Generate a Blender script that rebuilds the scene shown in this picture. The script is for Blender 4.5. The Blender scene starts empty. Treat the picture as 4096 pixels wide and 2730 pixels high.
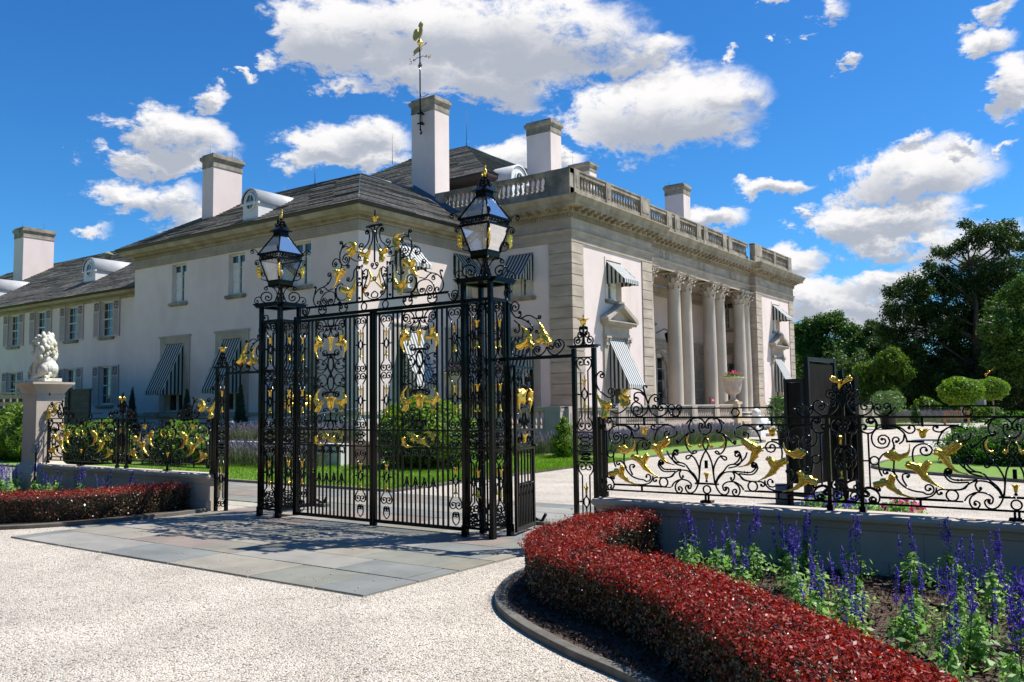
import bpy, bmesh, math, random
import numpy as np
from mathutils import Vector, Matrix
random.seed(7); rng = np.random.default_rng(7)
SC = bpy.context.scene
COL = SC.collection
PI = math.pi
# ---------------------------------------------------------------- camera, sky, sun, exposure
EYE = 1.65
def make_camera():
    p, r, a = math.radians(4.2931), math.radians(.70261), math.radians(35.5544)
    right = Vector((1, 0, 0)); fwd = Vector((0, math.cos(p), math.sin(p))); down = Vector((0, math.sin(p), -math.cos(p)))
    r2 = math.cos(r) * right + math.sin(r) * down
    d2 = -math.sin(r) * right + math.cos(r) * down
    rz = Matrix.Rotation(a, 3, 'Z')       # world axes follow the gate line (x) and the portico front (y)
    r2, d2, fwd = rz @ r2, rz @ d2, rz @ fwd
    m = Matrix((r2, -d2, -fwd)).transposed().to_4x4()
    m.translation = Vector((0, 0, EYE))
    cd = bpy.data.cameras.new('camera'); c = bpy.data.objects.new('camera', cd)
    cd.sensor_width = 36; cd.lens = 3430.1 / 4096 * 36; cd.clip_start = .05; cd.clip_end = 3000
    c.matrix_world = m; COL.objects.link(c); SC.camera = c
make_camera()
SUN_AZ, SUN_EL = math.radians(39.5), math.radians(57)     # azimuth from +y towards +x
def make_sun():
    l = bpy.data.lights.new('sun', 'SUN'); l.energy = 5.0; l.angle = math.radians(.53); l.color = (1, .965, .90)
    o = bpy.data.objects.new('sun', l); COL.objects.link(o)
    d = Vector((math.sin(SUN_AZ) * math.cos(SUN_EL), math.cos(SUN_AZ) * math.cos(SUN_EL), math.sin(SUN_EL)))
    o.rotation_euler = d.to_track_quat('Z', 'Y').to_euler(); o.location = d * 60
make_sun()
SC.view_settings.view_transform = 'Standard'; SC.view_settings.look = 'None'
SC.view_settings.exposure = .6; SC.view_settings.gamma = 1
try:
    SC.cycles.max_bounces = 6; SC.cycles.transparent_max_bounces = 16; SC.cycles.diffuse_bounces = 3
    SC.cycles.caustics_reflective = False; SC.cycles.caustics_refractive = False
except Exception: pass
# clouds as soft patches in (azimuth, slope) over the horizon: az, h, half width, half height, strength
CLOUDS = [
(-0.801,0.445,0.093,0.043,1.1),(-0.682,0.455,0.145,0.052,1.1),(-0.578,0.443,0.112,0.052,1.1),(-0.734,0.406,0.083,0.035,1.0),(-0.630,0.401,0.095,0.035,1.1),(-0.500,0.413,0.072,0.034,1.0),(-0.459,0.415,0.055,0.023,0.9),(-0.426,0.344,0.102,0.051,1.1),(-0.461,0.331,0.076,0.034,1.0),(-0.361,0.354,0.047,0.028,0.9),(-0.620,0.372,0.045,0.020,0.8),(-0.816,0.380,0.038,0.012,0.7),(-1.027,0.305,0.043,0.021,1.0),(-0.987,0.300,0.054,0.027,1.1),(-1.018,0.272,0.062,0.016,1.0),(-1.026,0.228,0.056,0.021,1.0),(-0.990,0.211,0.053,0.018,1.0),(-1.053,0.278,0.037,0.008,0.7),(-1.082,0.185,0.027,0.007,0.6),(-0.960,0.350,0.019,0.012,0.9),(-0.893,0.400,0.012,0.012,0.6),(-0.922,0.374,0.017,0.005,0.7),(-0.865,0.289,0.026,0.015,0.8),(-0.820,0.307,0.048,0.025,1.0),(-0.780,0.314,0.044,0.025,1.0),(-0.800,0.285,0.070,0.017,1.0),(-0.884,0.273,0.021,0.012,0.7),(-0.621,0.290,0.045,0.026,1.1),(-0.559,0.283,0.033,0.011,0.9),(-0.309,0.460,0.031,0.008,0.8),(-0.259,0.439,0.027,0.012,0.8),(-0.287,0.413,0.015,0.004,0.6),(-0.240,0.378,0.014,0.011,1.0),(-0.357,0.401,0.008,0.006,0.6),(-0.089,0.405,0.021,0.015,0.9),(-0.098,0.367,0.030,0.017,1.0),(-0.081,0.320,0.029,0.024,1.1),(-0.165,0.241,0.067,0.033,1.15),(-0.195,0.230,0.046,0.018,1.0),(-0.177,0.275,0.018,0.011,0.9),(-0.127,0.263,0.026,0.008,0.8),(-0.312,0.240,0.035,0.013,1.05),(-0.385,0.208,0.037,0.015,1.05),(-0.285,0.208,0.009,0.005,0.8),(-0.241,0.196,0.048,0.023,1.1),(-0.184,0.196,0.055,0.020,1.05),(-0.220,0.171,0.052,0.018,1.0),(-0.136,0.163,0.061,0.025,1.05),(-0.296,0.157,0.030,0.018,1.0),(-0.244,0.110,0.062,0.028,1.1),(-0.280,0.112,0.039,0.021,1.0),(-0.204,0.131,0.051,0.020,1.0),(-0.202,0.084,0.115,0.018,0.9),(-0.080,0.260,0.012,0.005,0.6)
]
def make_world():
    w = bpy.data.worlds.new('World'); SC.world = w; w.use_nodes = True
    nt = w.node_tree; N = nt.nodes; L = nt.links; N.clear()
    def nd(t, **k):
        n = N.new(t)
        for a, v in k.items(): setattr(n, a, v)
        return n
    def inp(n, i, v):
        if hasattr(v, 'is_linked') or isinstance(v, bpy.types.NodeSocket): L.new(v, n.inputs[i])
        else: n.inputs[i].default_value = v
    def mth(op, a, b=0., c=0., clamp=False):
        n = nd('ShaderNodeMath', operation=op); n.use_clamp = clamp
        inp(n, 0, a); inp(n, 1, b)
        if op in ('MULTIPLY_ADD', 'SMOOTH_MIN', 'SMOOTH_MAX'): inp(n, 2, c)
        return n.outputs[0]
    tc = nd('ShaderNodeTexCoord'); sep = nd('ShaderNodeSeparateXYZ'); L.new(tc.outputs['Generated'], sep.inputs[0])
    X, Y, Z = sep.outputs
    az = mth('ARCTAN2', X, Y)
    h = mth('DIVIDE', Z, mth('SQRT', mth('ADD', mth('MULTIPLY', X, X), mth('MULTIPLY', Y, Y))))
    cmb = nd('ShaderNodeCombineXYZ'); inp(cmb, 0, az); inp(cmb, 1, h)
    def noise(scale, det, rough, dist, off):
        mp = nd('ShaderNodeMapping'); L.new(cmb.outputs[0], mp.inputs[0]); mp.inputs[1].default_value = off; mp.inputs[3].default_value = (1, 1.5, 1)
        n = nd('ShaderNodeTexNoise'); L.new(mp.outputs[0], n.inputs['Vector'])
        n.inputs['Scale'].default_value = scale; n.inputs['Detail'].default_value = det; n.inputs['Roughness'].default_value = rough; n.inputs['Distortion'].default_value = dist
        return n.outputs['Fac']
    n1 = noise(8, 10, .66, .25, (3.1, 1.7, .5)); n2 = noise(26, 9, .7, .4, (7.3, 2.2, 1.5)); n3 = noise(13, 6, .6, .1, (1.2, 8.8, 4.4))
    wob = mth('ADD', mth('MULTIPLY_ADD', n1, .12, -.06), mth('MULTIPLY_ADD', n2, .05, -.025)); wob2 = mth('ADD', mth('MULTIPLY_ADD', n3, .08, -.04), mth('MULTIPLY_ADD', n2, .04, -.02))
    azw = mth('ADD', az, wob); hw = mth('ADD', h, wob2)
    tot = None; und = None
    for (ca, ch, ra, rh, s) in CLOUDS:
        dx = mth('DIVIDE', mth('SUBTRACT', azw, ca), ra); dy = mth('DIVIDE', mth('SUBTRACT', hw, ch), rh)
        d2 = mth('ADD', mth('MULTIPLY', dx, dx), mth('MULTIPLY', dy, dy))
        f = mth('MULTIPLY', mth('SUBTRACT', 1.55, mth('SQRT', d2)), s)
        f = mth('MAXIMUM', f, 0.)
        f = mth('MINIMUM', f, 1.)
        tot = f if tot is None else mth('MAXIMUM', tot, f)
        u = mth('MULTIPLY', f, mth('MULTIPLY_ADD', dy, -.9, .42))
        und = u if und is None else mth('MAXIMUM', und, u)
    dens = mth('ADD', tot, mth('MULTIPLY_ADD', n1, 2.3, -1.5))
    dens = mth('ADD', dens, mth('MULTIPLY_ADD', n2, 1.25, -.62))
    dens = mth('MULTIPLY', dens, mth('MINIMUM', mth('MULTIPLY', tot, 4.), 1.))
    mr = nd('ShaderNodeMapRange', interpolation_type='SMOOTHSTEP'); L.new(dens, mr.inputs[0]); mr.inputs[1].default_value = .0; mr.inputs[2].default_value = .58
    cov = mr.outputs[0]
    sh = mth('ADD', und, mth('MULTIPLY_ADD', n3, .9, -.42))
    mr2 = nd('ShaderNodeMapRange', interpolation_type='SMOOTHSTEP'); L.new(sh, mr2.inputs[0]); mr2.inputs[1].default_value = .1; mr2.inputs[2].default_value = .95
    cc = nd('ShaderNodeMix', data_type='RGBA'); L.new(mr2.outputs[0], cc.inputs[0])
    cc.inputs[6].default_value = (13.2, 13.0, 13.0, 1); cc.inputs[7].default_value = (6.0, 6.5, 7.6, 1)
    sky = nd('ShaderNodeTexSky', sky_type='NISHITA'); sky.sun_disc = False; sky.sun_elevation = SUN_EL; sky.sun_rotation = SUN_AZ
    sky.air_density = 1.0; sky.dust_density = .25; sky.ozone_density = 3.2; sky.altitude = 200
    hs = nd('ShaderNodeHueSaturation'); L.new(sky.outputs[0], hs.inputs['Color']); hs.inputs['Saturation'].default_value = 1.22; hs.inputs['Value'].default_value = 1.0
    tn = nd('ShaderNodeMix', data_type='RGBA', blend_type='MULTIPLY'); tn.inputs[0].default_value = 1; L.new(hs.outputs[0], tn.inputs[6]); tn.inputs[7].default_value = (.76, 1.50, 1.98, 1)
    mx = nd('ShaderNodeMix', data_type='RGBA'); L.new(cov, mx.inputs[0]); L.new(tn.outputs[2], mx.inputs[6]); L.new(cc.outputs[2], mx.inputs[7])
    bg = nd('ShaderNodeBackground'); bg.inputs[1].default_value = .05; L.new(mx.outputs[2], bg.inputs[0])
    out = nd('ShaderNodeOutputWorld'); L.new(bg.outputs[0], out.inputs[0])
make_world()

# ---------------------------------------------------------------- object helpers
def thing(name, label, cat, loc=(0, 0, 0), rotz=0., group=None):
    o = bpy.data.objects.new(name, None); COL.objects.link(o); o.empty_display_size = .2
    o.location = loc; o.rotation_euler = (0, 0, rotz); o['label'] = label; o['category'] = cat
    if group: o['group'] = group
    return o
def tag(o, label, cat, group=None):
    o['label'] = label; o['category'] = cat
    if group: o['group'] = group
    return o
def children(o): return [c for c in bpy.data.objects if c.parent is o]
KIDS = {}
def dup(root, loc, rotz, label, group=None, scale=None):
    r = root.copy(); COL.objects.link(r); r.location = loc; r.rotation_euler = (0, 0, rotz); r['label'] = label
    if group: r['group'] = group
    if scale: r.scale = (scale,) * 3
    for ch in KIDS.get(root.name, []):
        c = ch.copy(); COL.objects.link(c); c.parent = r
        for g in KIDS.get(ch.name, []):
            d = g.copy(); COL.objects.link(d); d.parent = c
    return r
def world_off(o):
    v = Vector(o.location)
    while o.parent: o = o.parent; v += Vector(o.location)
    return v

class MB:
    """collects faces, then links them as one mesh object"""
    def __init__(s): s.v = []; s.f = []; s.m = []; s.sm = []
    def add(s, vs, fs, smooth=False, mi=0):
        b = len(s.v); s.v.extend([tuple(v) for v in vs])
        for f in fs: s.f.append([i + b for i in f]); s.m.append(mi); s.sm.append(smooth)
        return b
    def box(s, x0, x1, y0, y1, z0, z1, mi=0):
        s.add([(x0, y0, z0), (x1, y0, z0), (x1, y1, z0), (x0, y1, z0), (x0, y0, z1), (x1, y0, z1), (x1, y1, z1), (x0, y1, z1)],
              [(0, 3, 2, 1), (4, 5, 6, 7), (0, 1, 5, 4), (1, 2, 6, 5), (2, 3, 7, 6), (3, 0, 4, 7)], mi=mi)
    def fbox(s, F, u0, u1, z0, z1, d0, d1, mi=0):
        P = [F(u, z, d) for z in (z0, z1) for d in (d0, d1) for u in (u0, u1)]
        s.add(P, [(0, 1, 3, 2), (4, 6, 7, 5), (0, 4, 5, 1), (2, 3, 7, 6), (0, 2, 6, 4), (1, 5, 7, 3)], mi=mi)
    def quad(s, a, b, c, d, mi=0): s.add([a, b, c, d], [(0, 1, 2, 3)], mi=mi)
    def lathe(s, c, prof, n=16, mod=None, sq=False, mi=0):
        """prof: (radius, z) from bottom to top; mod(phi, i) scales the radius"""
        vs = []
        for i, (r, z) in enumerate(prof):
            for k in range(n):
                a = 2 * PI * k / n; q = r * (mod(a, i) if mod else 1)
                vs.append((c[0] + q * math.cos(a), c[1] + q * math.sin(a), c[2] + z))
        fs = [(i * n + k, i * n + (k + 1) % n, (i + 1) * n + (k + 1) % n, (i + 1) * n + k) for i in range(len(prof) - 1) for k in range(n)]
        fs.append(tuple(range(n))[::-1]); fs.append(tuple((len(prof) - 1) * n + k for k in range(n)))
        s.add(vs, fs, True, mi)
    def sphere(s, c, r, n=8, m=6, sc=(1, 1, 1), mi=0):
        vs = [(c[0], c[1], c[2] - r * sc[2])]
        for i in range(1, m):
            t = PI * i / m
            for k in range(n): a = 2 * PI * k / n; vs.append((c[0] + r * sc[0] * math.sin(t) * math.cos(a), c[1] + r * sc[1] * math.sin(t) * math.sin(a), c[2] - r * sc[2] * math.cos(t)))
        vs.append((c[0], c[1], c[2] + r * sc[2]))
        fs = [(0, 1 + (k + 1) % n, 1 + k) for k in range(n)]
        for i in range(m - 2): fs += [(1 + i * n + k, 1 + i * n + (k + 1) % n, 1 + (i + 1) * n + (k + 1) % n, 1 + (i + 1) * n + k) for k in range(n)]
        t = len(vs) - 1; fs += [(t, 1 + (m - 2) * n + k, 1 + (m - 2) * n + (k + 1) % n) for k in range(n)]
        s.add(vs, fs, True, mi)
    def tube(s, pts, r, n=6, r1=None, cap=True, mi=0):
        pts = [Vector(p) for p in pts]; vs = []; up = None
        for i, p in enumerate(pts):
            t = (pts[min(i + 1, len(pts) - 1)] - pts[max(i - 1, 0)]).normalized()
            if up is None: up = Vector((0, 0, 1)) if abs(t.z) < .9 else Vector((1, 0, 0))
            a = t.cross(up)
            if a.length < 1e-6: a = t.cross(Vector((0, 1, 0)))
            a.normalize(); b = a.cross(t).normalized(); up = b
            rr = r if r1 is None else r + (r1 - r) * i / max(1, len(pts) - 1)
            for k in range(n): q = 2 * PI * k / n; vs.append(p + a * (rr * math.cos(q)) + b * (rr * math.sin(q)))
        fs = [(i * n + k, i * n + (k + 1) % n, (i + 1) * n + (k + 1) % n, (i + 1) * n + k) for i in range(len(pts) - 1) for k in range(n)]
        if cap: fs += [tuple(range(n))[::-1], tuple((len(pts) - 1) * n + k for k in range(n))]
        s.add(vs, fs, True, mi)
    def build(s, name, mat, parent=None, recalc=True, off=None, bevel=0):
        me = bpy.data.meshes.new(name)
        o3 = Vector(off) if off is not None else (world_off(parent) if parent else Vector((0, 0, 0)))
        V = np.array(s.v, float) - np.array(o3)
        me.from_pydata(V.tolist(), [], s.f)
        mats = mat if isinstance(mat, (list, tuple)) else [mat]
        for q in mats: me.materials.append(q)
        me.polygons.foreach_set('material_index', s.m); me.polygons.foreach_set('use_smooth', s.sm)
        if recalc:
            b = bmesh.new(); b.from_mesh(me); bmesh.ops.recalc_face_normals(b, faces=b.faces); b.to_mesh(me); b.free()
        me.update()
        o = bpy.data.objects.new(name, me); COL.objects.link(o)
        if parent: o.parent = parent; KIDS.setdefault(parent.name, []).append(o)
        elif off is not None: o.location = off
        if bevel:
            md = o.modifiers.new('bevel', 'BEVEL'); md.width = bevel; md.segments = 2; md.limit_method = 'ANGLE'
        return o
def struct(name, mb, mat, **k):
    o = mb.build(name, mat, None, **k); o['kind'] = 'structure'; return o
def FY(y0): return lambda u, z, d: (u, y0 - d, z)          # wall facing -y, u runs along x
def FX(x0): return lambda u, z, d: (x0 + d, u, z)          # wall facing +x, u runs along y
def leafmesh_np(C, U, V, name, mat, parent=None, off=(0, 0, 0)):
    """quads (rhombus leaves) centred at C with half axes U, V"""
    n = len(C); P = np.empty((n, 4, 3)); P[:, 0] = C - U; P[:, 1] = C + V; P[:, 2] = C + U; P[:, 3] = C - V
    P = P.reshape(-1, 3) - np.array(off)
    me = bpy.data.meshes.new(name); me.vertices.add(n * 4); me.loops.add(n * 4); me.polygons.add(n)
    me.vertices.foreach_set('co', P.ravel()); me.loops.foreach_set('vertex_index', np.arange(n * 4, dtype=np.int32))
    me.polygons.foreach_set('loop_start', np.arange(0, n * 4, 4, dtype=np.int32)); me.polygons.foreach_set('loop_total', np.full(n, 4, np.int32))
    me.update(calc_edges=True); me.materials.append(mat)
    o = bpy.data.objects.new(name, me); COL.objects.link(o)
    if parent: o.parent = parent; KIDS.setdefault(parent.name, []).append(o)
    return o
def leaf_axes(n, size, aspect=.5, up=.3, jit=.35, dirs=None):
    """random leaf frames; dirs: preferred facing normals"""
    nrm = rng.normal(size=(n, 3)); nrm[:, 2] += up
    if dirs is not None: nrm = nrm * .6 + dirs
    nrm /= np.linalg.norm(nrm, axis=1, keepdims=True)
    t = rng.normal(size=(n, 3)); U = np.cross(nrm, t); U /= np.linalg.norm(U, axis=1, keepdims=True) + 1e-9; V = np.cross(nrm, U)
    sz = size * (1 + jit * rng.normal(size=(n, 1))).clip(.4, 1.9)
    return U * sz, V * sz * aspect
# ---------------------------------------------------------------- materials
def newmat(name):
    m = bpy.data.materials.new(name); m.use_nodes = True; nt = m.node_tree
    return m, nt, nt.nodes['Principled BSDF']
def pmat(name, c1, c2, scale=4., rough=.8, bump=0., bscale=40., metal=0., spec=.5, c3=None, lo=.35, hi=.65, detail=6, stretch=(1, 1, 1), coat=0, big=None, streak=0., randv=0.):
    m, nt, b = newmat(name); N, L = nt.nodes, nt.links
    geo = N.new('ShaderNodeNewGeometry'); mp = N.new('ShaderNodeMapping'); mp.inputs[3].default_value = stretch; L.new(geo.outputs['Position'], mp.inputs[0])
    tx = N.new('ShaderNodeTexNoise'); tx.inputs['Scale'].default_value = scale; tx.inputs['Detail'].default_value = detail; tx.inputs['Roughness'].default_value = .6; L.new(mp.outputs[0], tx.inputs[0])
    cr = N.new('ShaderNodeValToRGB'); L.new(tx.outputs[0], cr.inputs[0])
    e = cr.color_ramp.elements; e[0].position = lo; e[0].color = (*c1, 1); e[1].position = hi; e[1].color = (*c2, 1)
    if c3: q = e.new((lo + hi) / 2); q.color = (*c3, 1)
    col = cr.outputs[0]
    if big:                                                # broad stains: (colour, scale, amount)
        t2 = N.new('ShaderNodeTexNoise'); t2.inputs['Scale'].default_value = big[1]; t2.inputs['Detail'].default_value = 5
        mp2 = N.new('ShaderNodeMapping'); mp2.inputs[3].default_value = (1, 1, .35 if streak else 1); L.new(geo.outputs['Position'], mp2.inputs[0]); L.new(mp2.outputs[0], t2.inputs[0])
        r2 = N.new('ShaderNodeMapRange'); L.new(t2.outputs[0], r2.inputs[0]); r2.inputs[1].default_value = .48; r2.inputs[2].default_value = .72; r2.inputs[4].default_value = big[2]
        mx = N.new('ShaderNodeMix'); mx.data_type = 'RGBA'; L.new(r2.outputs[0], mx.inputs[0]); L.new(col, mx.inputs[6]); mx.inputs[7].default_value = (*big[0], 1); col = mx.outputs[2]
    if randv:
        hs = N.new('ShaderNodeHueSaturation'); mr = N.new('ShaderNodeMapRange'); L.new(geo.outputs['Random Per Island'], mr.inputs[0]); mr.inputs[3].default_value = 1 - randv; mr.inputs[4].default_value = 1 + randv
        L.new(mr.outputs[0], hs.inputs['Value']); L.new(col, hs.inputs['Color']); col = hs.outputs[0]
    L.new(col, b.inputs['Base Color'])
    b.inputs['Roughness'].default_value = rough; b.inputs['Metallic'].default_value = metal; b.inputs['Specular IOR Level'].default_value = spec
    if coat: b.inputs['Coat Weight'].default_value = coat; b.inputs['Coat Roughness'].default_value = .1
    if bump:
        t3 = N.new('ShaderNodeTexNoise'); t3.inputs['Scale'].default_value = bscale; t3.inputs['Detail'].default_value = 4; L.new(geo.outputs['Position'], t3.inputs[0])
        bp = N.new('ShaderNodeBump'); bp.inputs['Strength'].default_value = bump; bp.inputs['Distance'].default_value = .02; L.new(t3.outputs[0], bp.inputs['Height']); L.new(bp.outputs[0], b.inputs['Normal'])
    return m
def leafmat(name, cols, rough=.45, trans=.3, spec=.4, patch=2.0, pa=.35):
    """foliage: colour varies leaf by leaf and in patches; thin leaves let light through"""
    m, nt, b = newmat(name); N, L = nt.nodes, nt.links
    geo = N.new('ShaderNodeNewGeometry'); cr = N.new('ShaderNodeValToRGB')
    t = N.new('ShaderNodeTexNoise'); t.inputs['Scale'].default_value = patch; t.inputs['Detail'].default_value = 3; L.new(geo.outputs['Position'], t.inputs[0])
    ma = N.new('ShaderNodeMath'); ma.operation = 'MULTIPLY_ADD'; L.new(t.outputs[0], ma.inputs[0]); ma.inputs[1].default_value = pa * 2; ma.inputs[2].default_value = -pa
    ad = N.new('ShaderNodeMath'); ad.operation = 'ADD'; L.new(geo.outputs['Random Per Island'], ad.inputs[0]); L.new(ma.outputs[0], ad.inputs[1]); L.new(ad.outputs[0], cr.inputs[0])
    e = cr.color_ramp.elements; e[0].color = (*cols[0], 1); e[-1].color = (*cols[-1], 1)
    for i, c in enumerate(cols[1:-1]): q = e.new((i + 1) / (len(cols) - 1)); q.color = (*c, 1)
    L.new(cr.outputs[0], b.inputs['Base Color']); b.inputs['Roughness'].default_value = rough; b.inputs['Specular IOR Level'].default_value = spec
    if trans:
        tr = N.new('ShaderNodeBsdfTranslucent'); hs = N.new('ShaderNodeHueSaturation'); hs.inputs['Value'].default_value = 1.3; hs.inputs['Saturation'].default_value = 1.1; L.new(cr.outputs[0], hs.inputs['Color']); L.new(hs.outputs[0], tr.inputs[0])
        mx = N.new('ShaderNodeMixShader'); mx.inputs[0].default_value = trans; L.new(b.outputs[0], mx.inputs[1]); L.new(tr.outputs[0], mx.inputs[2]); L.new(mx.outputs[0], N['Material Output'].inputs[0])
    return m
M = {}
M['stucco'] = pmat('stucco', (.72, .60, .55), (.77, .65, .595), 1.3, .9, .12, 60, big=((.56, .455, .41), .7, .5), streak=1)
M['stone'] = pmat('limestone', (.36, .295, .225), (.50, .42, .33), 1.1, .85, .12, 50, stretch=(1, 1, 3.5), big=((.26, .225, .19), .7, .5))
M['stone_grey'] = pmat('grey_limestone', (.36, .31, .25), (.48, .42, .34), 1.6, .85, .1, 50, big=((.22, .21, .19), .6, .5))
M['stone_dirty'] = pmat('weathered_limestone', (.19, .165, .125), (.40, .345, .27), 2.2, .9, .2, 40, big=((.085, .078, .06), 1.1, .75), streak=1)
M['stone_col'] = pmat('column_stone', (.44, .38, .305), (.53, .465, .38), .9, .8, .1, 60, stretch=(1, 1, .6), big=((.34, .30, .25), .5, .4))
M['cornice'] = pmat('ochre_stained_cornice', (.27, .225, .155), (.41, .355, .27), 2, .9, .2, 40, big=((.16, .135, .075), .9, .6), streak=1)
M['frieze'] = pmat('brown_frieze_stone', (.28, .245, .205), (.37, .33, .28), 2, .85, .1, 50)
M['copper'] = pmat('verdigris', (.10, .17, .13), (.25, .24, .16), 1.4, .8, c3=(.20, .21, .15), lo=.4, hi=.58)
M['wall_stone'] = pmat('garden_wall_stone', (.44, .36, .285), (.54, .45, .36), 1.4, .85, .15, 70, big=((.33, .30, .27), .8, .5))
M['marble'] = pmat('lion_stone', (.50, .47, .36), (.74, .71, .62), 5, .8, .3, 40, big=((.30, .27, .13), 2.6, .75))
M['white_marble'] = pmat('white_marble', (.66, .64, .60), (.78, .77, .75), 4, .6, .1, 40)
M['iron'] = pmat('black_iron', (.0025, .0025, .0027), (.005, .005, .005), 6, .13, .05, 60, spec=.16)
M['gold'] = pmat('gilding', (.90, .52, .055), (1.0, .70, .15), 14, .27, .35, 45, metal=.84, lo=.3, hi=.7)
M['brass'] = pmat('old_gilding', (.42, .29, .07), (.58, .42, .12), 8, .5, .1, 40, metal=.35)
M['white_paint'] = pmat('white_paint', (.66, .65, .62), (.72, .71, .69), 6, .5)
M['frame_paint'] = pmat('pale_frame_paint', (.55, .56, .50), (.62, .63, .57), 6, .5)
M['shutter'] = pmat('grey_pink_shutter', (.50, .395, .37), (.58, .465, .435), 8, .6)
M['curtain'] = pmat('lace_curtain', (.62, .61, .57), (.8, .79, .75), 30, .9, stretch=(1, 1, .2))
M['lead'] = pmat('lead_sheet', (.46, .45, .43), (.56, .55, .53), 2, .55)
M['dark_wood'] = pmat('dark_brown_eave', (.035, .022, .016), (.05, .032, .024), 4, .6)
M['gutter'] = pmat('black_gutter', (.012, .012, .012), (.03, .028, .024), 3, .5)
M['flash'] = pmat('blue_lead_flashing', (.05, .075, .10), (.08, .11, .14), 3, .4)
M['soil'] = pmat('bark_mulch', (.035, .022, .015), (.12, .08, .055), 38, .95, 1., 60)
M['black_soil'] = M['soil']
M['kerb'] = pmat('kerb_stone', (.085, .078, .066), (.15, .138, .115), 6, .9, .25, 60, big=((.12, .12, .09), 1.5, .6))
M['bark'] = pmat('bark', (.035, .028, .02), (.085, .07, .052), 9, .9, .6, 30, stretch=(1, 1, .25))
M['stem'] = pmat('green_stem', (.05, .10, .03), (.08, .15, .05), 20, .6)
M['panel'] = pmat('charcoal_board', (.011, .0105, .008), (.016, .015, .012), 3, .85, spec=.08)
M['panel_frame'] = pmat('black_aluminium', (.006, .006, .006), (.012, .012, .012), 4, .5, spec=.2)
M['pot'] = pmat('black_planter', (.010, .010, .010), (.022, .021, .02), 6, .5)
M['wood'] = pmat('weathered_fence_wood', (.30, .25, .19), (.42, .36, .29), 6, .85, .2, 30, stretch=(1, 1, .3))
M['dark_fence'] = pmat('dark_stained_boards', (.035, .036, .035), (.06, .06, .058), 5, .8, .2, 30)
M['bench'] = pmat('teak', (.34, .15, .06), (.46, .22, .09), 6, .6)
M['steel'] = pmat('galvanised_rail', (.45, .45, .44), (.55, .55, .54), 4, .4, metal=.8)
M['grey_box'] = pmat('grey_fixture', (.10, .12, .15), (.14, .16, .19), 6, .5)
M['red_sign'] = pmat('red_sign', (.45, .02, .02), (.5, .03, .03), 6, .5)
M['urn'] = pmat('urn_stone', (.42, .34, .28), (.56, .47, .40), 6, .8, .5, 22, big=((.30, .25, .20), 3, .5))
M['ochre_stone'] = pmat('ochre_plinth_stone', (.48, .36, .19), (.58, .46, .28), 3, .85)
M['bulb'] = pmat('bulb_glass', (.75, .55, .25), (.85, .68, .38), 6, .1)
def glassmat(name, tint, op=.22, rough=.03, haze=0):
    m, nt, b = newmat(name); N, L = nt.nodes, nt.links; N.remove(b)
    tr = N.new('ShaderNodeBsdfTransparent'); tr.inputs[0].default_value = (*tint, 1)
    gl = N.new('ShaderNodeBsdfGlossy'); gl.inputs['Roughness'].default_value = rough
    lw = N.new('ShaderNodeLayerWeight'); lw.inputs[0].default_value = .35
    mr = N.new('ShaderNodeMapRange'); L.new(lw.outputs['Fresnel'], mr.inputs[0]); mr.inputs[3].default_value = op; mr.inputs[4].default_value = .95
    mx = N.new('ShaderNodeMixShader'); L.new(mr.outputs[0], mx.inputs[0]); L.new(tr.outputs[0], mx.inputs[1]); L.new(gl.outputs[0], mx.inputs[2])
    if haze:                                               # a pale diffuse haze mixed over the panes
        df = N.new('ShaderNodeBsdfDiffuse'); df.inputs[0].default_value = (.7, .7, .68, 1); tl = N.new('ShaderNodeBsdfTranslucent'); tl.inputs[0].default_value = (.7, .7, .68, 1); md = N.new('ShaderNodeMixShader'); L.new(df.outputs[0], md.inputs[1]); L.new(tl.outputs[0], md.inputs[2])
        m2 = N.new('ShaderNodeMixShader'); m2.inputs[0].default_value = haze; L.new(mx.outputs[0], m2.inputs[1]); L.new(md.outputs[0], m2.inputs[2]); mx = m2
    L.new(mx.outputs[0], N['Material Output'].inputs[0])
    return m
M['lantern_glass'] = glassmat('lantern_glass', (.9, .92, .9), .10, .03, .10)
M['pane'] = pmat('window_glass', (.012, .016, .016), (.028, .034, .03), 1.2, .04, spec=1.)
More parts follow.
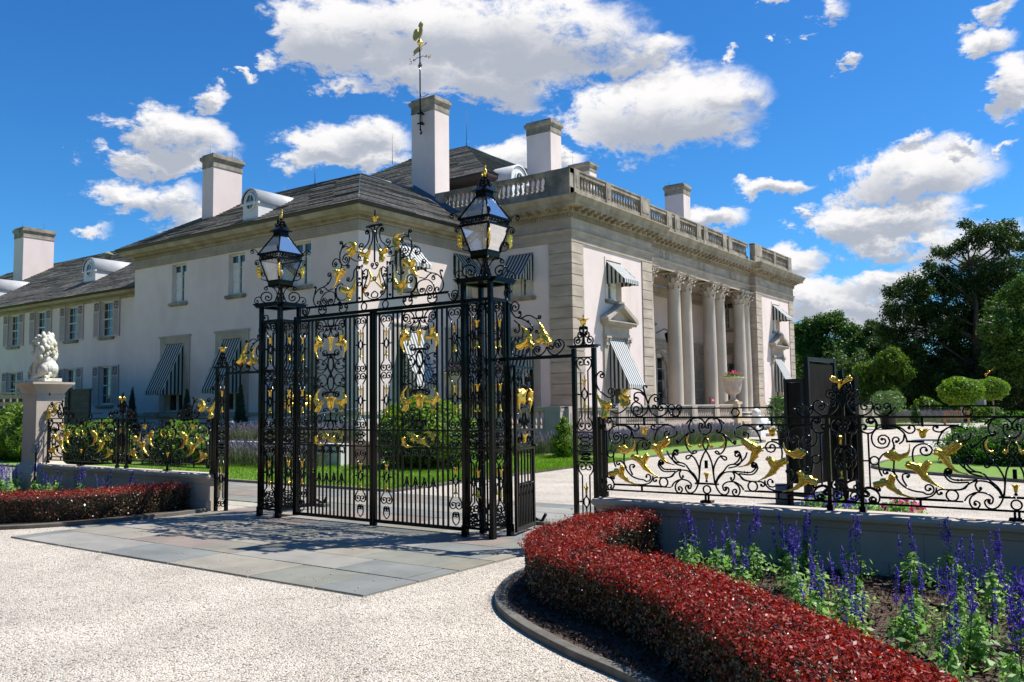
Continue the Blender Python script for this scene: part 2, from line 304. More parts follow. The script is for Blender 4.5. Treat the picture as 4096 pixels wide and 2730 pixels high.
def slatemat():
    m, nt, b = newmat('roof_slate'); N, L = nt.nodes, nt.links
    uv = N.new('ShaderNodeUVMap'); uv.uv_map = 'UVMap'
    br = N.new('ShaderNodeTexBrick'); L.new(uv.outputs[0], br.inputs[0])
    br.inputs['Scale'].default_value = 1; br.inputs['Brick Width'].default_value = .30; br.inputs['Row Height'].default_value = .16; br.inputs['Mortar Size'].default_value = .016; br.inputs['Mortar Smooth'].default_value = .6
    br.inputs['Color1'].default_value = (.10, .093, .083, 1); br.inputs['Color2'].default_value = (.20, .18, .15, 1); br.inputs['Mortar'].default_value = (.02, .019, .018, 1)
    geo = N.new('ShaderNodeNewGeometry'); t = N.new('ShaderNodeTexNoise'); t.inputs['Scale'].default_value = 1.4; t.inputs['Detail'].default_value = 8; L.new(geo.outputs['Position'], t.inputs[0])
    mr = N.new('ShaderNodeMapRange'); L.new(t.outputs[0], mr.inputs[0]); mr.inputs[3].default_value = .6; mr.inputs[4].default_value = 1.4
    hs = N.new('ShaderNodeHueSaturation'); L.new(br.outputs['Color'], hs.inputs['Color']); L.new(mr.outputs[0], hs.inputs['Value']); L.new(hs.outputs[0], b.inputs['Base Color']); b.inputs['Roughness'].default_value = .75
    sp = N.new('ShaderNodeSeparateXYZ'); L.new(uv.outputs[0], sp.inputs[0])
    md = N.new('ShaderNodeMath'); md.operation = 'MODULO'; L.new(sp.outputs[1], md.inputs[0]); md.inputs[1].default_value = .16
    nz = N.new('ShaderNodeMath'); nz.operation = 'MULTIPLY_ADD'; L.new(md.outputs[0], nz.inputs[0]); nz.inputs[1].default_value = -7.; L.new(br.outputs['Fac'], nz.inputs[2])
    ng = N.new('ShaderNodeMath'); ng.operation = 'MULTIPLY_ADD'; L.new(br.outputs['Fac'], ng.inputs[0]); ng.inputs[1].default_value = -1.; L.new(nz.outputs[0], ng.inputs[2])
    bp = N.new('ShaderNodeBump'); bp.inputs['Strength'].default_value = 1.; bp.inputs['Distance'].default_value = .07; L.new(ng.outputs[0], bp.inputs['Height']); L.new(bp.outputs[0], b.inputs['Normal'])
    return m
M['slate'] = slatemat()
def gravelmat():
    m, nt, b = newmat('pale_pebble_gravel'); N, L = nt.nodes, nt.links
    geo = N.new('ShaderNodeNewGeometry')
    def vor(s):
        v = N.new('ShaderNodeTexVoronoi'); v.inputs['Scale'].default_value = s; v.inputs['Randomness'].default_value = 1; L.new(geo.outputs['Position'], v.inputs['Vector']); return v
    v = vor(78.); cr = N.new('ShaderNodeValToRGB'); sp = N.new('ShaderNodeSeparateColor'); L.new(v.outputs['Color'], sp.inputs[0]); L.new(sp.outputs[0], cr.inputs[0])
    e = cr.color_ramp.elements; e[0].color = (.10, .09, .085, 1); e[1].color = (.74, .685, .595, 1)
    for p, c in ((.07, (.17, .155, .14)), (.13, (.33, .24, .155)), (.24, (.48, .41, .325)), (.5, (.63, .575, .495)), (.8, (.54, .465, .37))): q = e.new(p); q.color = (*c, 1)
    t = N.new('ShaderNodeTexNoise'); t.inputs['Scale'].default_value = 1.3; t.inputs['Detail'].default_value = 6; L.new(geo.outputs['Position'], t.inputs[0])
    mr = N.new('ShaderNodeMapRange'); L.new(t.outputs[0], mr.inputs[0]); mr.inputs[1].default_value = .3; mr.inputs[2].default_value = .7; mr.inputs[3].default_value = .8; mr.inputs[4].default_value = 1.08
    hs = N.new('ShaderNodeHueSaturation'); L.new(cr.outputs[0], hs.inputs['Color']); L.new(mr.outputs[0], hs.inputs['Value']); L.new(hs.outputs[0], b.inputs['Base Color']); b.inputs['Roughness'].default_value = .8
    bp = N.new('ShaderNodeBump'); bp.invert = True; bp.inputs['Strength'].default_value = 1.; bp.inputs['Distance'].default_value = .013; L.new(v.outputs['Distance'], bp.inputs['Height']); L.new(bp.outputs[0], b.inputs['Normal'])
    return m
M['gravel'] = gravelmat()
def pavemat():
    m, nt, b = newmat('bluestone_flags'); N, L = nt.nodes, nt.links
    geo = N.new('ShaderNodeNewGeometry'); mp = N.new('ShaderNodeMapping'); mp.inputs[1].default_value = (.1, -5.42, 0); L.new(geo.outputs['Position'], mp.inputs[0])
    hs0 = N.new('ShaderNodeHueSaturation'); t = N.new('ShaderNodeTexNoise'); t.inputs['Scale'].default_value = 1.7; t.inputs['Detail'].default_value = 9; t.inputs['Roughness'].default_value = .65; L.new(geo.outputs['Position'], t.inputs[0])
    cr = N.new('ShaderNodeValToRGB'); L.new(geo.outputs['Random Per Island'], cr.inputs[0]); e = cr.color_ramp.elements; cr.color_ramp.interpolation = 'CONSTANT'
    cs = [(.20, .20, .165), (.255, .232, .185), (.18, .185, .172), (.275, .25, .20), (.23, .185, .155), (.26, .245, .215), (.205, .19, .15)]
    e[0].color = (*cs[0], 1); e[1].position = 1 / 7; e[1].color = (*cs[1], 1)
    for i in range(2, 7): q = e.new(i / 7); q.color = (*cs[i], 1)
    mr = N.new('ShaderNodeMapRange'); L.new(t.outputs[0], mr.inputs[0]); mr.inputs[1].default_value = .25; mr.inputs[2].default_value = .75; mr.inputs[3].default_value = .72; mr.inputs[4].default_value = 1.28
    L.new(cr.outputs[0], hs0.inputs['Color']); L.new(mr.outputs[0], hs0.inputs['Value']); L.new(hs0.outputs[0], b.inputs['Base Color']); b.inputs['Roughness'].default_value = .62
    bp = N.new('ShaderNodeBump'); bp.inputs['Strength'].default_value = .25; bp.inputs['Distance'].default_value = .02; L.new(t.outputs[0], bp.inputs['Height']); L.new(bp.outputs[0], b.inputs['Normal'])
    return m
M['paving'] = pavemat()
M['joint'] = pmat('sandy_joint', (.30, .285, .23), (.40, .38, .30), 12, .9)
M['grass'] = pmat('lawn_green', (.085, .17, .012), (.18, .30, .03), 9, .9, 1., 55, c3=(.13, .24, .02), big=((.15, .22, .035), .4, .35))
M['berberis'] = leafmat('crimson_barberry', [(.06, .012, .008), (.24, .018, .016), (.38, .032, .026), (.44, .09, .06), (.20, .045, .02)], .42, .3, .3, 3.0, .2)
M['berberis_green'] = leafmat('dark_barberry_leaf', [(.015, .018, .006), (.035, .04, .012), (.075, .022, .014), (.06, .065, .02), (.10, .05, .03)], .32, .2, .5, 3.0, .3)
M['salvia_leaf'] = leafmat('salvia_leaf', [(.11, .24, .045), (.23, .41, .10), (.38, .55, .19)], .5, .5)
M['salvia_flower'] = leafmat('violet_flower', [(.05, .025, .24), (.09, .05, .38), (.15, .09, .5)], .6, .25, .2)
M['tree_dark'] = leafmat('dark_tree_leaf', [(.012, .030, .005), (.030, .066, .010), (.07, .12, .018)], .5, .35, .3, .25, .45)
M['tree_mid'] = leafmat('mid_tree_leaf', [(.022, .058, .008), (.055, .12, .015), (.10, .19, .025)], .5, .35, .3, .2, .4)
M['tree_light'] = leafmat('light_tree_leaf', [(.035, .08, .008), (.075, .145, .012), (.14, .22, .022)], .5, .4, .3, .3, .4)
M['shrub'] = leafmat('bright_shrub_leaf', [(.06, .12, .012), (.12, .22, .02), (.21, .32, .04)], .45, .4, .4, 2., .3)
M['box_leaf'] = leafmat('clipped_box_leaf', [(.02, .055, .012), (.04, .10, .018), (.08, .16, .03)], .45, .3, .4, 3., .3)
M['juniper'] = leafmat('juniper_leaf', [(.03, .10, .012), (.07, .19, .02), (.14, .30, .035)], .5, .3, .3, 2.5, .4)
M['conifer'] = leafmat('dark_conifer', [(.012, .028, .012), (.025, .05, .02), (.04, .075, .03)], .6, .2, .3, 2., .3)
M['lavender'] = leafmat('lavender_stem', [(.08, .10, .05), (.13, .16, .075), (.19, .21, .13)], .7, .3, .2, 1.5, .3)
M['lavender_fl'] = leafmat('lavender_flower', [(.13, .115, .15), (.18, .155, .215), (.24, .215, .26)], .7, .3, .2, 1.5, .3)
M['oleander'] = leafmat('oleander_leaf', [(.05, .10, .025), (.09, .17, .04), (.15, .25, .07)], .4, .35, .4)
M['pink'] = leafmat('pink_petal', [(.55, .06, .16), (.75, .16, .28), (.8, .35, .42)], .6, .3, .2)
M['blade'] = leafmat('grass_blade', [(.09, .19, .012), (.15, .28, .02), (.22, .36, .04)], .5, .45, .3, 1.5, .3)
# ---------------------------------------------------------------- wrought iron: strokes drawn in a plane and swept as forged bars
T_PANEL=[["s",[-1.128,1.472,-1.108,1.423,-1.143,1.363,-1.199,1.339,-1.249,1.363],[-1.163,1.454],[-1.228,1.399],[]],["s",[-1.258,0.794,-1.211,0.825,-1.144,0.801,-1.113,0.748,-1.13,0.696,-1.163,0.679],[-1.228,0.77],[-1.165,0.716],[]],["r",[-1.149,1.085],0,0,[0.039]],["s",[-1.197,1.341,-1.196,0.831],0,0,[]],["s",[-1.278,1.082,-1.187,1.084],0,0,[]],["s",[-0.856,1.28,-0.88,1.349,-0.94,1.397,-1.024,1.411,-1.117,1.385,-1.165,1.32,-1.152,1.238,-1.091,1.205,-1.029,1.222,-1.006,1.273],0,[-1.067,1.277],[]],["s",[-0.969,1.193,-0.973,1.252],0,[-0.946,1.282],[]],["s",[-0.925,1.247,-0.888,1.279,-0.878,1.333],0,0,[]],["s",[-0.809,1.084,-0.814,1.153,-0.794,1.217,-0.74,1.249,-0.679,1.245,-0.645,1.198,-0.666,1.155],0,[-0.708,1.195],[]],["b",[-0.864,1.271,-0.71,1.27],0,0,[]],["f",[-0.718,1.393,-0.721,1.302],0,0,[0.071]],["b",[-0.719,1.493,-0.719,1.408],0,0,[]],["s",[-1.012,1.407,-0.915,1.402,-0.868,1.365],0,[-0.819,1.395],[]],["s",[-0.965,1.236,-0.993,1.187,-1.068,1.148,-1.112,1.082,-1.106,0.985,-1.085,0.943],0,0,[]],["s",[-0.975,1.096,-0.98,0.999,-0.952,0.913,-0.893,0.851,-0.822,0.819,-0.74,0.809],0,[-0.692,0.845],[]],["s",[-1.071,0.999,-1.028,1.009,-0.984,0.981,-0.951,0.934],[-1.053,0.981],0,[]],["s",[-0.864,0.973,-0.902,0.968,-0.908,0.922,-0.875,0.859],[-0.862,0.955],0,[]],["s",[-0.869,0.759,-0.765,0.755,-0.67,0.777,-0.632,0.821,-0.627,0.858],0,0,[]],["s",[-1.139,0.828,-1.135,0.796,-1.162,0.827],[-1.122,0.818],0,[]],["s",[-0.62,0.827,-0.587,0.843,-0.507,0.841,-0.427,0.85,-0.392,0.872,-0.36,0.904],[-0.6,0.812],0,[]],["r",[-0.499,0.792],0,0,[0.049]],["b",[-0.765,0.737,-0.763,0.677],0,0,[]],["s",[-1.102,0.74,-0.413,0.741],0,0,[]],["s",[-0.542,1.02,-0.558,0.978,-0.516,0.921,-0.459,0.908,-0.36,0.916],[-0.516,1.002],0,[]],["s",[-0.376,1.119,-0.39,1.058,-0.349,0.999,-0.247,0.969],[-0.344,1.108],0,[]],["l",[-0.833,1.25,-0.846,1.173,-0.904,1.135,-0.977,1.126,-1.04,1.154],0,0,[0.08,-0.993,1.181]],["l",[-0.547,0.843,-0.644,0.894,-0.718,0.954,-0.769,1.021,-0.864,1.067],0,0,[0.09,-0.668,1.087]],["l",[-0.803,0.751,-0.907,0.778,-0.984,0.828,-1.044,0.88,-1.155,0.86],0,0,[0.085,-0.981,0.957]],["l",[-0.36,0.984,-0.456,1.014,-0.517,1.085,-0.532,1.158,-0.421,1.264],0,0,[0.1,-0.622,1.177]],["s",[-0.6,1.241,-0.584,1.309,-0.547,1.367,-0.491,1.407,-0.411,1.412,-0.346,1.381],0,0,[]],["s",[-0.325,1.354,-0.333,1.304,-0.398,1.276],0,[-0.437,1.318],[]],["s",[-0.622,1.372,-0.573,1.36,-0.509,1.399],[-0.607,1.396],0,[]],["s",[-0.212,1.428,-0.18,1.463,-0.131,1.484,-0.072,1.49,-0.029,1.472,-0.002,1.434,-0.004,1.401,-0.026,1.383,-0.048,1.388],0,0,[]],["s",[-0.15,1.472,-0.179,1.425,-0.185,1.387,-0.173,1.35,-0.151,1.34],0,[-0.139,1.354],[]],["s",[-0.064,1.426,-0.07,1.388,-0.057,1.347,-0.022,1.319,0.019,1.312],[-0.044,1.416],0,[]],["s",[-0.333,1.251,-0.331,1.227,-0.3,1.232,-0.268,1.264,-0.229,1.303,-0.191,1.327,-0.14,1.333],[-0.323,1.234],0,[]],["s",[-0.195,1.316,-0.227,1.269,-0.226,1.206,-0.202,1.156,-0.178,1.126,-0.151,1.11,-0.123,1.116,-0.104,1.131,-0.118,1.144,-0.141,1.133,-0.151,1.11],0,0,[]],["s",[-0.157,1.095,-0.179,1.094,-0.221,1.084,-0.227,1.061,-0.211,1.05,-0.188,1.064,-0.164,1.086,-0.133,1.066,-0.102,1.013,-0.082,0.956,-0.081,0.882,-0.094,0.811],0,0,[]],["s",[0.012,1.283,-0.022,1.256,-0.032,1.222,-0.022,1.181,0.005,1.14,0.035,1.092,0.051,1.051],0,0,[]],["s",[-0.033,1.09,-0.062,1.023,-0.076,0.923,-0.089,0.811],0,0,[]],["g",[-0.197,1.312,-0.214,1.269,-0.212,1.227,-0.193,1.198,-0.164,1.186,-0.167,1.199],0,0,[]],["g",[-0.015,1.276,-0.032,1.243,-0.04,1.21,-0.061,1.182,-0.08,1.195,-0.064,1.201],0,0,[]],["b",[-0.131,0.796,-0.004,0.798],0,0,[]],["r",[0.0,0.736],0,0,[0.041]],["b",[-0.017,0.683,-0.016,0.622],0,0,[]],["b",[-0.056,0.615,-0.004,0.616],0,0,[]],["f",[0.005,0.914,0.001,0.836],0,0,[0.031]],["k",[0.004,0.824],0,0,[0.012]],["b",[0.006,1.042,0.007,0.959],0,0,[]],["s",[-0.402,0.749,-0.374,0.792,-0.319,0.825,-0.263,0.831,-0.207,0.816,-0.176,0.782,-0.183,0.748],0,[-0.202,0.749],[]],["s",[-0.293,0.746,-0.28,0.726,-0.299,0.691,-0.34,0.692,-0.363,0.738,-0.347,0.789,-0.304,0.823],[-0.312,0.733],0,[]],["s",[-0.092,0.815,-0.107,0.765,-0.139,0.713,-0.184,0.69,-0.226,0.704,-0.244,0.745,-0.226,0.77,-0.195,0.768],0,0,[]],["s",[-0.341,1.009,-0.28,1.009,-0.236,0.99,-0.212,0.961,-0.187,0.931,-0.145,0.895,-0.114,0.847,-0.104,0.798],0,0,[]],["s",[-0.525,0.842,-0.448,0.844,-0.392,0.861,-0.369,0.894,-0.322,0.923,-0.269,0.932,-0.202,0.922,-0.16,0.886,-0.125,0.846,-0.108,0.806],0,0,[]],["s",[-0.292,0.927,-0.31,0.896,-0.302,0.861],0,[-0.28,0.862],[]],["s",[-0.45,1.137,-0.429,1.083,-0.385,1.037,-0.337,1.007],0,0,[]],["s",[-0.323,1.147,-0.357,1.147,-0.375,1.114,-0.365,1.067,-0.336,1.032,-0.299,1.01],[-0.331,1.136],0,[]],["s",[-0.532,1.032,-0.553,1.006,-0.52,0.96,-0.49,0.936,-0.448,0.931,-0.367,0.935,-0.291,0.939],[-0.517,1.016],0,[]],["k",[-0.448,0.931],0,0,[0.009]],["k",[-0.417,0.933],0,0,[0.007]]]
T_END=[["s",[0.263,2.001,0.222,2.029,0.167,1.983,0.158,1.893,0.207,1.804,0.305,1.733],[0.235,1.981],[0.349,1.787],[]],["l",[0.147,1.812,0.201,1.712,0.267,1.633,0.273,1.498],0,0,[0.109,0.358,1.658]],["l",[0.641,1.824,0.55,1.797,0.5,1.716,0.546,1.621],0,0,[0.101,0.602,1.714]],["s",[0.637,1.824,0.731,1.797,0.785,1.729,0.816,1.647],0,0,[]],["s",[0.765,1.822,0.779,1.762,0.817,1.653],[0.788,1.835],0,[]],["s",[0.817,1.653,0.799,1.56,0.723,1.51,0.633,1.531,0.603,1.612,0.656,1.671,0.73,1.642],0,[0.678,1.586],[]],["s",[0.646,1.722,0.654,1.765,0.721,1.777,0.785,1.729],[0.675,1.705],0,[]],["s",[0.34,1.572,0.437,1.545,0.535,1.596,0.591,1.672],0,0,[]],["s",[0.352,1.666,0.4,1.631],0,[0.377,1.628],[]],["s",[0.943,1.679,0.951,1.726,0.897,1.752,0.84,1.711,0.82,1.644],[0.918,1.701],0,[]],["s",[0.82,1.644,0.846,1.56,0.927,1.51,1.019,1.534,1.057,1.605,1.004,1.65,0.945,1.626],0,[0.975,1.599],[]],["s",[0.875,1.6,0.906,1.596,0.945,1.626],[0.893,1.617],0,[]],["s",[1.215,1.615,1.202,1.555,1.158,1.512,1.091,1.526,1.053,1.589],[1.182,1.599],[1.104,1.598],[]]]
T_MID=[["r",[-0.024,1.693],0,0,[0.049]],["s",[0.022,1.809,0.073,1.829,0.087,1.773,0.052,1.723,0.006,1.706],[0.051,1.791],0,[]],["s",[0.015,1.637,0.035,1.706,0.083,1.761,0.14,1.755,0.156,1.712],0,[0.111,1.721],[]],["s",[0.035,1.706,0.044,1.611,0.107,1.533,0.187,1.514,0.262,1.558,0.276,1.625,0.234,1.665,0.176,1.627],0,[0.204,1.597],[]],["s",[0.08,1.616,0.118,1.598,0.168,1.635],[0.098,1.636],0,[]],["s",[0.29,1.597,0.291,1.541,0.347,1.507,0.418,1.519,0.479,1.588],[0.327,1.586],0,[]],["s",[0.433,1.615,0.436,1.557,0.394,1.512],[0.401,1.596],0,[]],["s",[0.005,1.451,0.036,1.489,0.091,1.474,0.123,1.414,0.102,1.346,0.059,1.294,0.061,0.94,0.001,0.867],[0.038,1.456],0,[]],["s",[-0.002,1.371,0.05,1.342,0.108,1.37],[0.019,1.396],0,[]],["r",[-0.024,1.147],0,0,[0.077]],["r",[-0.024,1.07],0,0,[0.077]],["s",[-0.008,1.139,0.018,1.114,0.049,1.149],[0.009,1.157],0,[]],["s",[-0.01,1.084,0.017,1.102,0.049,1.072],[0.003,1.071],0,[]],["s",[-0.025,0.806,0.014,0.867,0.097,0.896,0.129,0.852],0,[0.095,0.832],[]],["s",[-0.022,0.798,-0.008,0.713,0.073,0.691,0.123,0.737,0.1,0.778],0,[0.074,0.738],[]],["s",[0.215,1.474,0.259,1.49,0.297,1.448,0.286,1.373,0.229,1.343,0.173,1.355],[0.233,1.457],[0.186,1.397],[]],["s",[0.214,0.692,0.289,0.696,0.3,0.771,0.255,0.827,0.191,0.833,0.15,0.806],[0.244,0.718],[0.181,0.782],[]],["l",[-0.012,1.793,0.023,1.83,0.057,1.857,0.091,1.883],0,0,[0.059]]]
T_MIDC=[["f",[-0.017,1.866,-0.021,1.762],0,0,[0.052]],["b",[-0.022,1.946,-0.022,1.871],0,0,[]],["f",[-0.025,1.324,-0.03,1.221],0,0,[0.042]],["f",[-0.031,0.903,-0.03,0.993],0,0,[0.035]]]
T_GATE=[["r",[0.0,2.903],0,0,[0.065]],["p",[-0.126,2.845,-0.0,2.84],0,0,[]],["s",[-0.095,2.851,-0.11,2.892,-0.156,2.933,-0.217,2.949,-0.271,2.92,-0.292,2.864,-0.272,2.817,-0.215,2.798,-0.169,2.821,-0.175,2.868],0,[-0.238,2.855],[]],["s",[-0.169,2.81,-0.154,2.78,-0.249,2.769,-0.249,2.689],0,0,[]],["s",[-0.096,2.822,-0.119,2.767,-0.157,2.741,-0.162,2.701,-0.173,2.622],0,0,[]],["s",[-0.145,2.714,-0.119,2.673,-0.051,2.694,-0.017,2.749,-0.005,2.816],[-0.119,2.698],0,[]],["s",[-0.066,2.78,-0.043,2.794,-0.02,2.823],[-0.081,2.793],0,[]],["l",[-0.263,2.381,-0.309,2.469,-0.308,2.549,-0.249,2.615,-0.272,2.696],0,0,[0.097,-0.145,2.572]],["s",[-0.105,2.425,-0.079,2.446,-0.097,2.481,-0.143,2.487,-0.176,2.457,-0.158,2.414,-0.09,2.407],[-0.128,2.437],0,[]],["p",[-0.09,2.424,-0.003,2.424],0,0,[]],["s",[-0.162,2.621,-0.204,2.555,-0.219,2.474],0,0,[]],["s",[-0.064,2.412,-0.083,2.367,-0.144,2.341,-0.22,2.36,-0.289,2.359],0,[-0.274,2.328],[]],["o",[-0.005,2.285],0,0,[0.058,0.116]],["b",[-0.007,2.42,-0.008,2.364],0,0,[]],["b",[-0.008,2.206,-0.009,2.082],0,0,[]],["s",[-0.177,2.303,-0.144,2.33,-0.091,2.275,-0.114,2.219,-0.19,2.205,-0.251,2.215],[-0.159,2.289],[-0.257,2.24],[]],["s",[-0.091,2.275,-0.08,2.24,-0.129,2.186,-0.205,2.156,-0.29,2.165],0,0,[]],["s",[-0.278,2.077,-0.223,2.125,-0.131,2.13,-0.074,2.064,-0.074,2.016],[-0.249,2.055],0,[]],["s",[-0.209,1.975,-0.132,1.968,-0.068,2.02],[-0.196,1.999],0,[]],["s",[-0.286,1.936,-0.187,1.958,-0.114,1.929,-0.074,1.895],[-0.267,1.96],0,[]],["o",[0.0,2.014],0,0,[0.063,0.115]],["p",[-0.087,1.871,-0.001,1.873],0,0,[]],["b",[-0.0,1.927,-0.001,1.873],0,0,[]],["s",[-0.1,1.861,-0.132,1.886,-0.178,1.856,-0.166,1.809,-0.106,1.801,-0.06,1.831,-0.06,1.867],[-0.133,1.842],0,[]],["l",[-0.209,1.929,-0.288,1.852,-0.301,1.756,-0.243,1.681,-0.271,1.595],0,0,[0.096,-0.142,1.74]],["s",[-0.152,1.565,-0.113,1.511,-0.116,1.471],0,0,[]],["s",[-0.143,1.626,-0.097,1.639,-0.043,1.625],[-0.123,1.608],0,[]],["s",[-0.198,1.464,-0.189,1.518,-0.253,1.532,-0.299,1.464,-0.281,1.376,-0.222,1.346,-0.135,1.374,-0.098,1.444],[-0.229,1.448],0,[]],["p",[-0.134,1.456,-0.003,1.46],0,0,[]],["b",[-0.002,1.604,-0.003,1.46],0,0,[]],["r",[-0.003,1.393],0,0,[0.061]]]
T_GATEC=[["f",[-0.003,2.697,-0.004,2.465],0,0,[0.055]],["f",[-0.001,1.819,-0.002,1.618],0,0,[0.115]]]
T_GATEM=[["s",[-0.221,1.322,-0.281,1.281,-0.309,1.213,-0.282,1.146,-0.191,1.107,-0.1,1.135,-0.073,1.189,-0.117,1.256,-0.19,1.268],0,[-0.205,1.214],[]],["s",[0.076,1.298,0.044,1.231,0.07,1.151,0.166,1.107,0.254,1.141,0.28,1.207,0.238,1.273,0.168,1.279],0,[0.176,1.213],[]],["l",[-0.226,1.322,-0.144,1.293,-0.108,1.256,-0.033,1.216],0,0,[0.077,-0.136,1.213]],["l",[-0.096,1.115,-0.2,1.113,-0.273,1.153,-0.278,1.234],0,0,[0.069,-0.3,1.139]],["l",[0.076,1.295,0.15,1.314,0.22,1.286,0.246,1.213],0,0,[0.069,0.264,1.26]],["l",[0.187,1.103,0.123,1.146,0.079,1.178,-0.001,1.197],0,0,[0.077,0.106,1.216]],["s",[-0.033,1.216,-0.01,1.27,0.062,1.284],0,0,[]]]
T_OVER=[["p",[0.0,4.222,0.151,4.213],0,0,[]],["s",[0.172,4.161,0.135,4.177,0.107,4.125,0.103,4.046,0.135,3.978,0.189,3.937],[0.146,4.139],[0.256,3.957],[]],["s",[0.114,4.204,0.044,4.165,0.035,4.054,0.063,3.971,0.124,3.884],0,0,[]],["l",[0.044,3.95,0.085,3.873,0.146,3.795,0.156,3.683],0,0,[0.097,0.26,3.861]],["s",[0.178,3.941,0.275,3.875,0.364,3.88],0,0,[]],["s",[0.253,3.869,0.306,3.847,0.328,3.805],0,[0.298,3.792],[]],["s",[0.253,3.751,0.359,3.747,0.465,3.797,0.482,3.842],0,0,[]],["l",[0.574,4.029,0.465,4.029,0.398,3.962,0.465,3.829],0,0,[0.097,0.517,3.924]],["s",[0.57,4.029,0.652,3.98,0.703,3.886,0.696,3.778,0.672,3.727,0.688,3.625],0,0,[]],["s",[0.653,4.054,0.648,4.001,0.705,3.901],[0.683,4.05],0,[]],["s",[0.61,3.757,0.645,3.792,0.621,3.849,0.559,3.877,0.507,3.824,0.523,3.747,0.593,3.705,0.661,3.728,0.696,3.783],[0.579,3.8],0,[]],["s",[0.549,3.92,0.517,3.96,0.59,3.989,0.656,3.969],[0.524,3.939],0,[]],["s",[0.77,3.735,0.804,3.709,0.855,3.729,0.851,3.791,0.79,3.829,0.723,3.806,0.694,3.756],[0.798,3.751],0,[]],["s",[0.514,3.708,0.589,3.706],[0.537,3.687],0,[]],["l",[0.849,3.394,0.762,3.472,0.702,3.562,0.589,3.651],0,0,[0.115,0.783,3.641]],["s",[0.849,3.394,0.952,3.374,1.012,3.416,1.081,3.432,1.159,3.406,1.231,3.347,1.269,3.271,1.249,3.196,1.191,3.156],0,[1.164,3.206],[]],["s",[0.894,3.618,0.89,3.55,0.953,3.475,1.081,3.43],[0.93,3.599],0,[]],["k",[0.955,3.481],0,0,[0.018]],["s",[1.159,3.406,1.095,3.4],0,[1.1,3.362],[]],["s",[1.212,3.429,1.246,3.341],[1.234,3.442],0,[]],["s",[0.866,3.241,0.932,3.235,0.945,3.173,0.871,3.149,0.807,3.223,0.816,3.321,0.912,3.356,1.016,3.34,1.094,3.27,1.105,3.194,1.05,3.153,0.981,3.185],[0.892,3.216],[1.031,3.221],[]],["s",[0.701,3.347,0.649,3.337,0.613,3.394,0.67,3.45,0.752,3.427,0.784,3.347,0.751,3.251,0.669,3.205,0.525,3.22],[0.684,3.38],0,[]],["l",[0.38,3.529,0.396,3.407,0.463,3.315,0.633,3.361],0,0,[0.115,0.504,3.196]],["s",[0.547,3.475,0.474,3.47,0.422,3.529,0.412,3.601,0.37,3.646],[0.526,3.502],0,[]],["s",[0.792,3.407,0.792,3.301,0.751,3.228,0.69,3.187],0,[0.72,3.16],[]],["s",[0.541,3.089,0.576,3.04,0.638,3.026,0.705,3.049,0.71,3.109],[0.576,3.105],[0.675,3.1],[]],["s",[0.99,3.101,1.0,3.055,1.069,3.032,1.147,3.055,1.151,3.118],[1.03,3.105],[1.112,3.109],[]],["r",[0.209,3.077],0,0,[0.053]],["s",[0.221,3.581,0.156,3.612,0.135,3.527,0.177,3.428,0.22,3.322,0.188,3.246],[0.214,3.558],[0.145,3.256],[]],["s",[0.171,3.484,0.145,3.526],[0.199,3.497],0,[]],["s",[0.199,3.371,0.22,3.322],[0.171,3.355],0,[]],["s",[0.145,3.256,0.123,3.197,0.048,3.172,-0.0,3.168],0,0,[]],["s",[-0.0,3.282,0.063,3.242,0.048,3.195,-0.0,3.192],0,0,[]],["s",[0.015,3.674,0.054,3.626,0.004,3.596],[0.044,3.655],0,[]],["b",[0.246,3.684,0.245,3.155],0,0,[]],["b",[0.351,3.681,0.349,3.155],0,0,[]],["r",[0.299,3.409],0,0,[0.029]],["k",[0.3,3.644],0,0,[0.02]],["k",[0.299,3.487],0,0,[0.02]],["k",[0.299,3.206],0,0,[0.02]],["s",[0.253,3.664,0.348,3.667],0,0,[]]]
T_OVERC=[["f",[0.005,4.344,0.005,4.263],0,0,[0.062]],["b",[0.007,4.443,0.007,4.343],0,0,[]],["b",[0.0,4.203,-0.0,3.692],0,0,[]],["g",[-0.117,3.603,-0.079,3.493,-0.117,3.385,-0.228,3.283,-0.172,3.275],0,0,[]],["g",[0.128,3.607,0.091,3.539,0.13,3.378,0.194,3.284],0,0,[]],["g",[-0.117,3.6,-0.051,3.49,0.069,3.371,0.184,3.285],0,0,[]],["g",[0.124,3.599,0.07,3.494,-0.007,3.446,-0.073,3.428],0,0,[]],["r",[-0.002,3.458],0,0,[0.027]]]
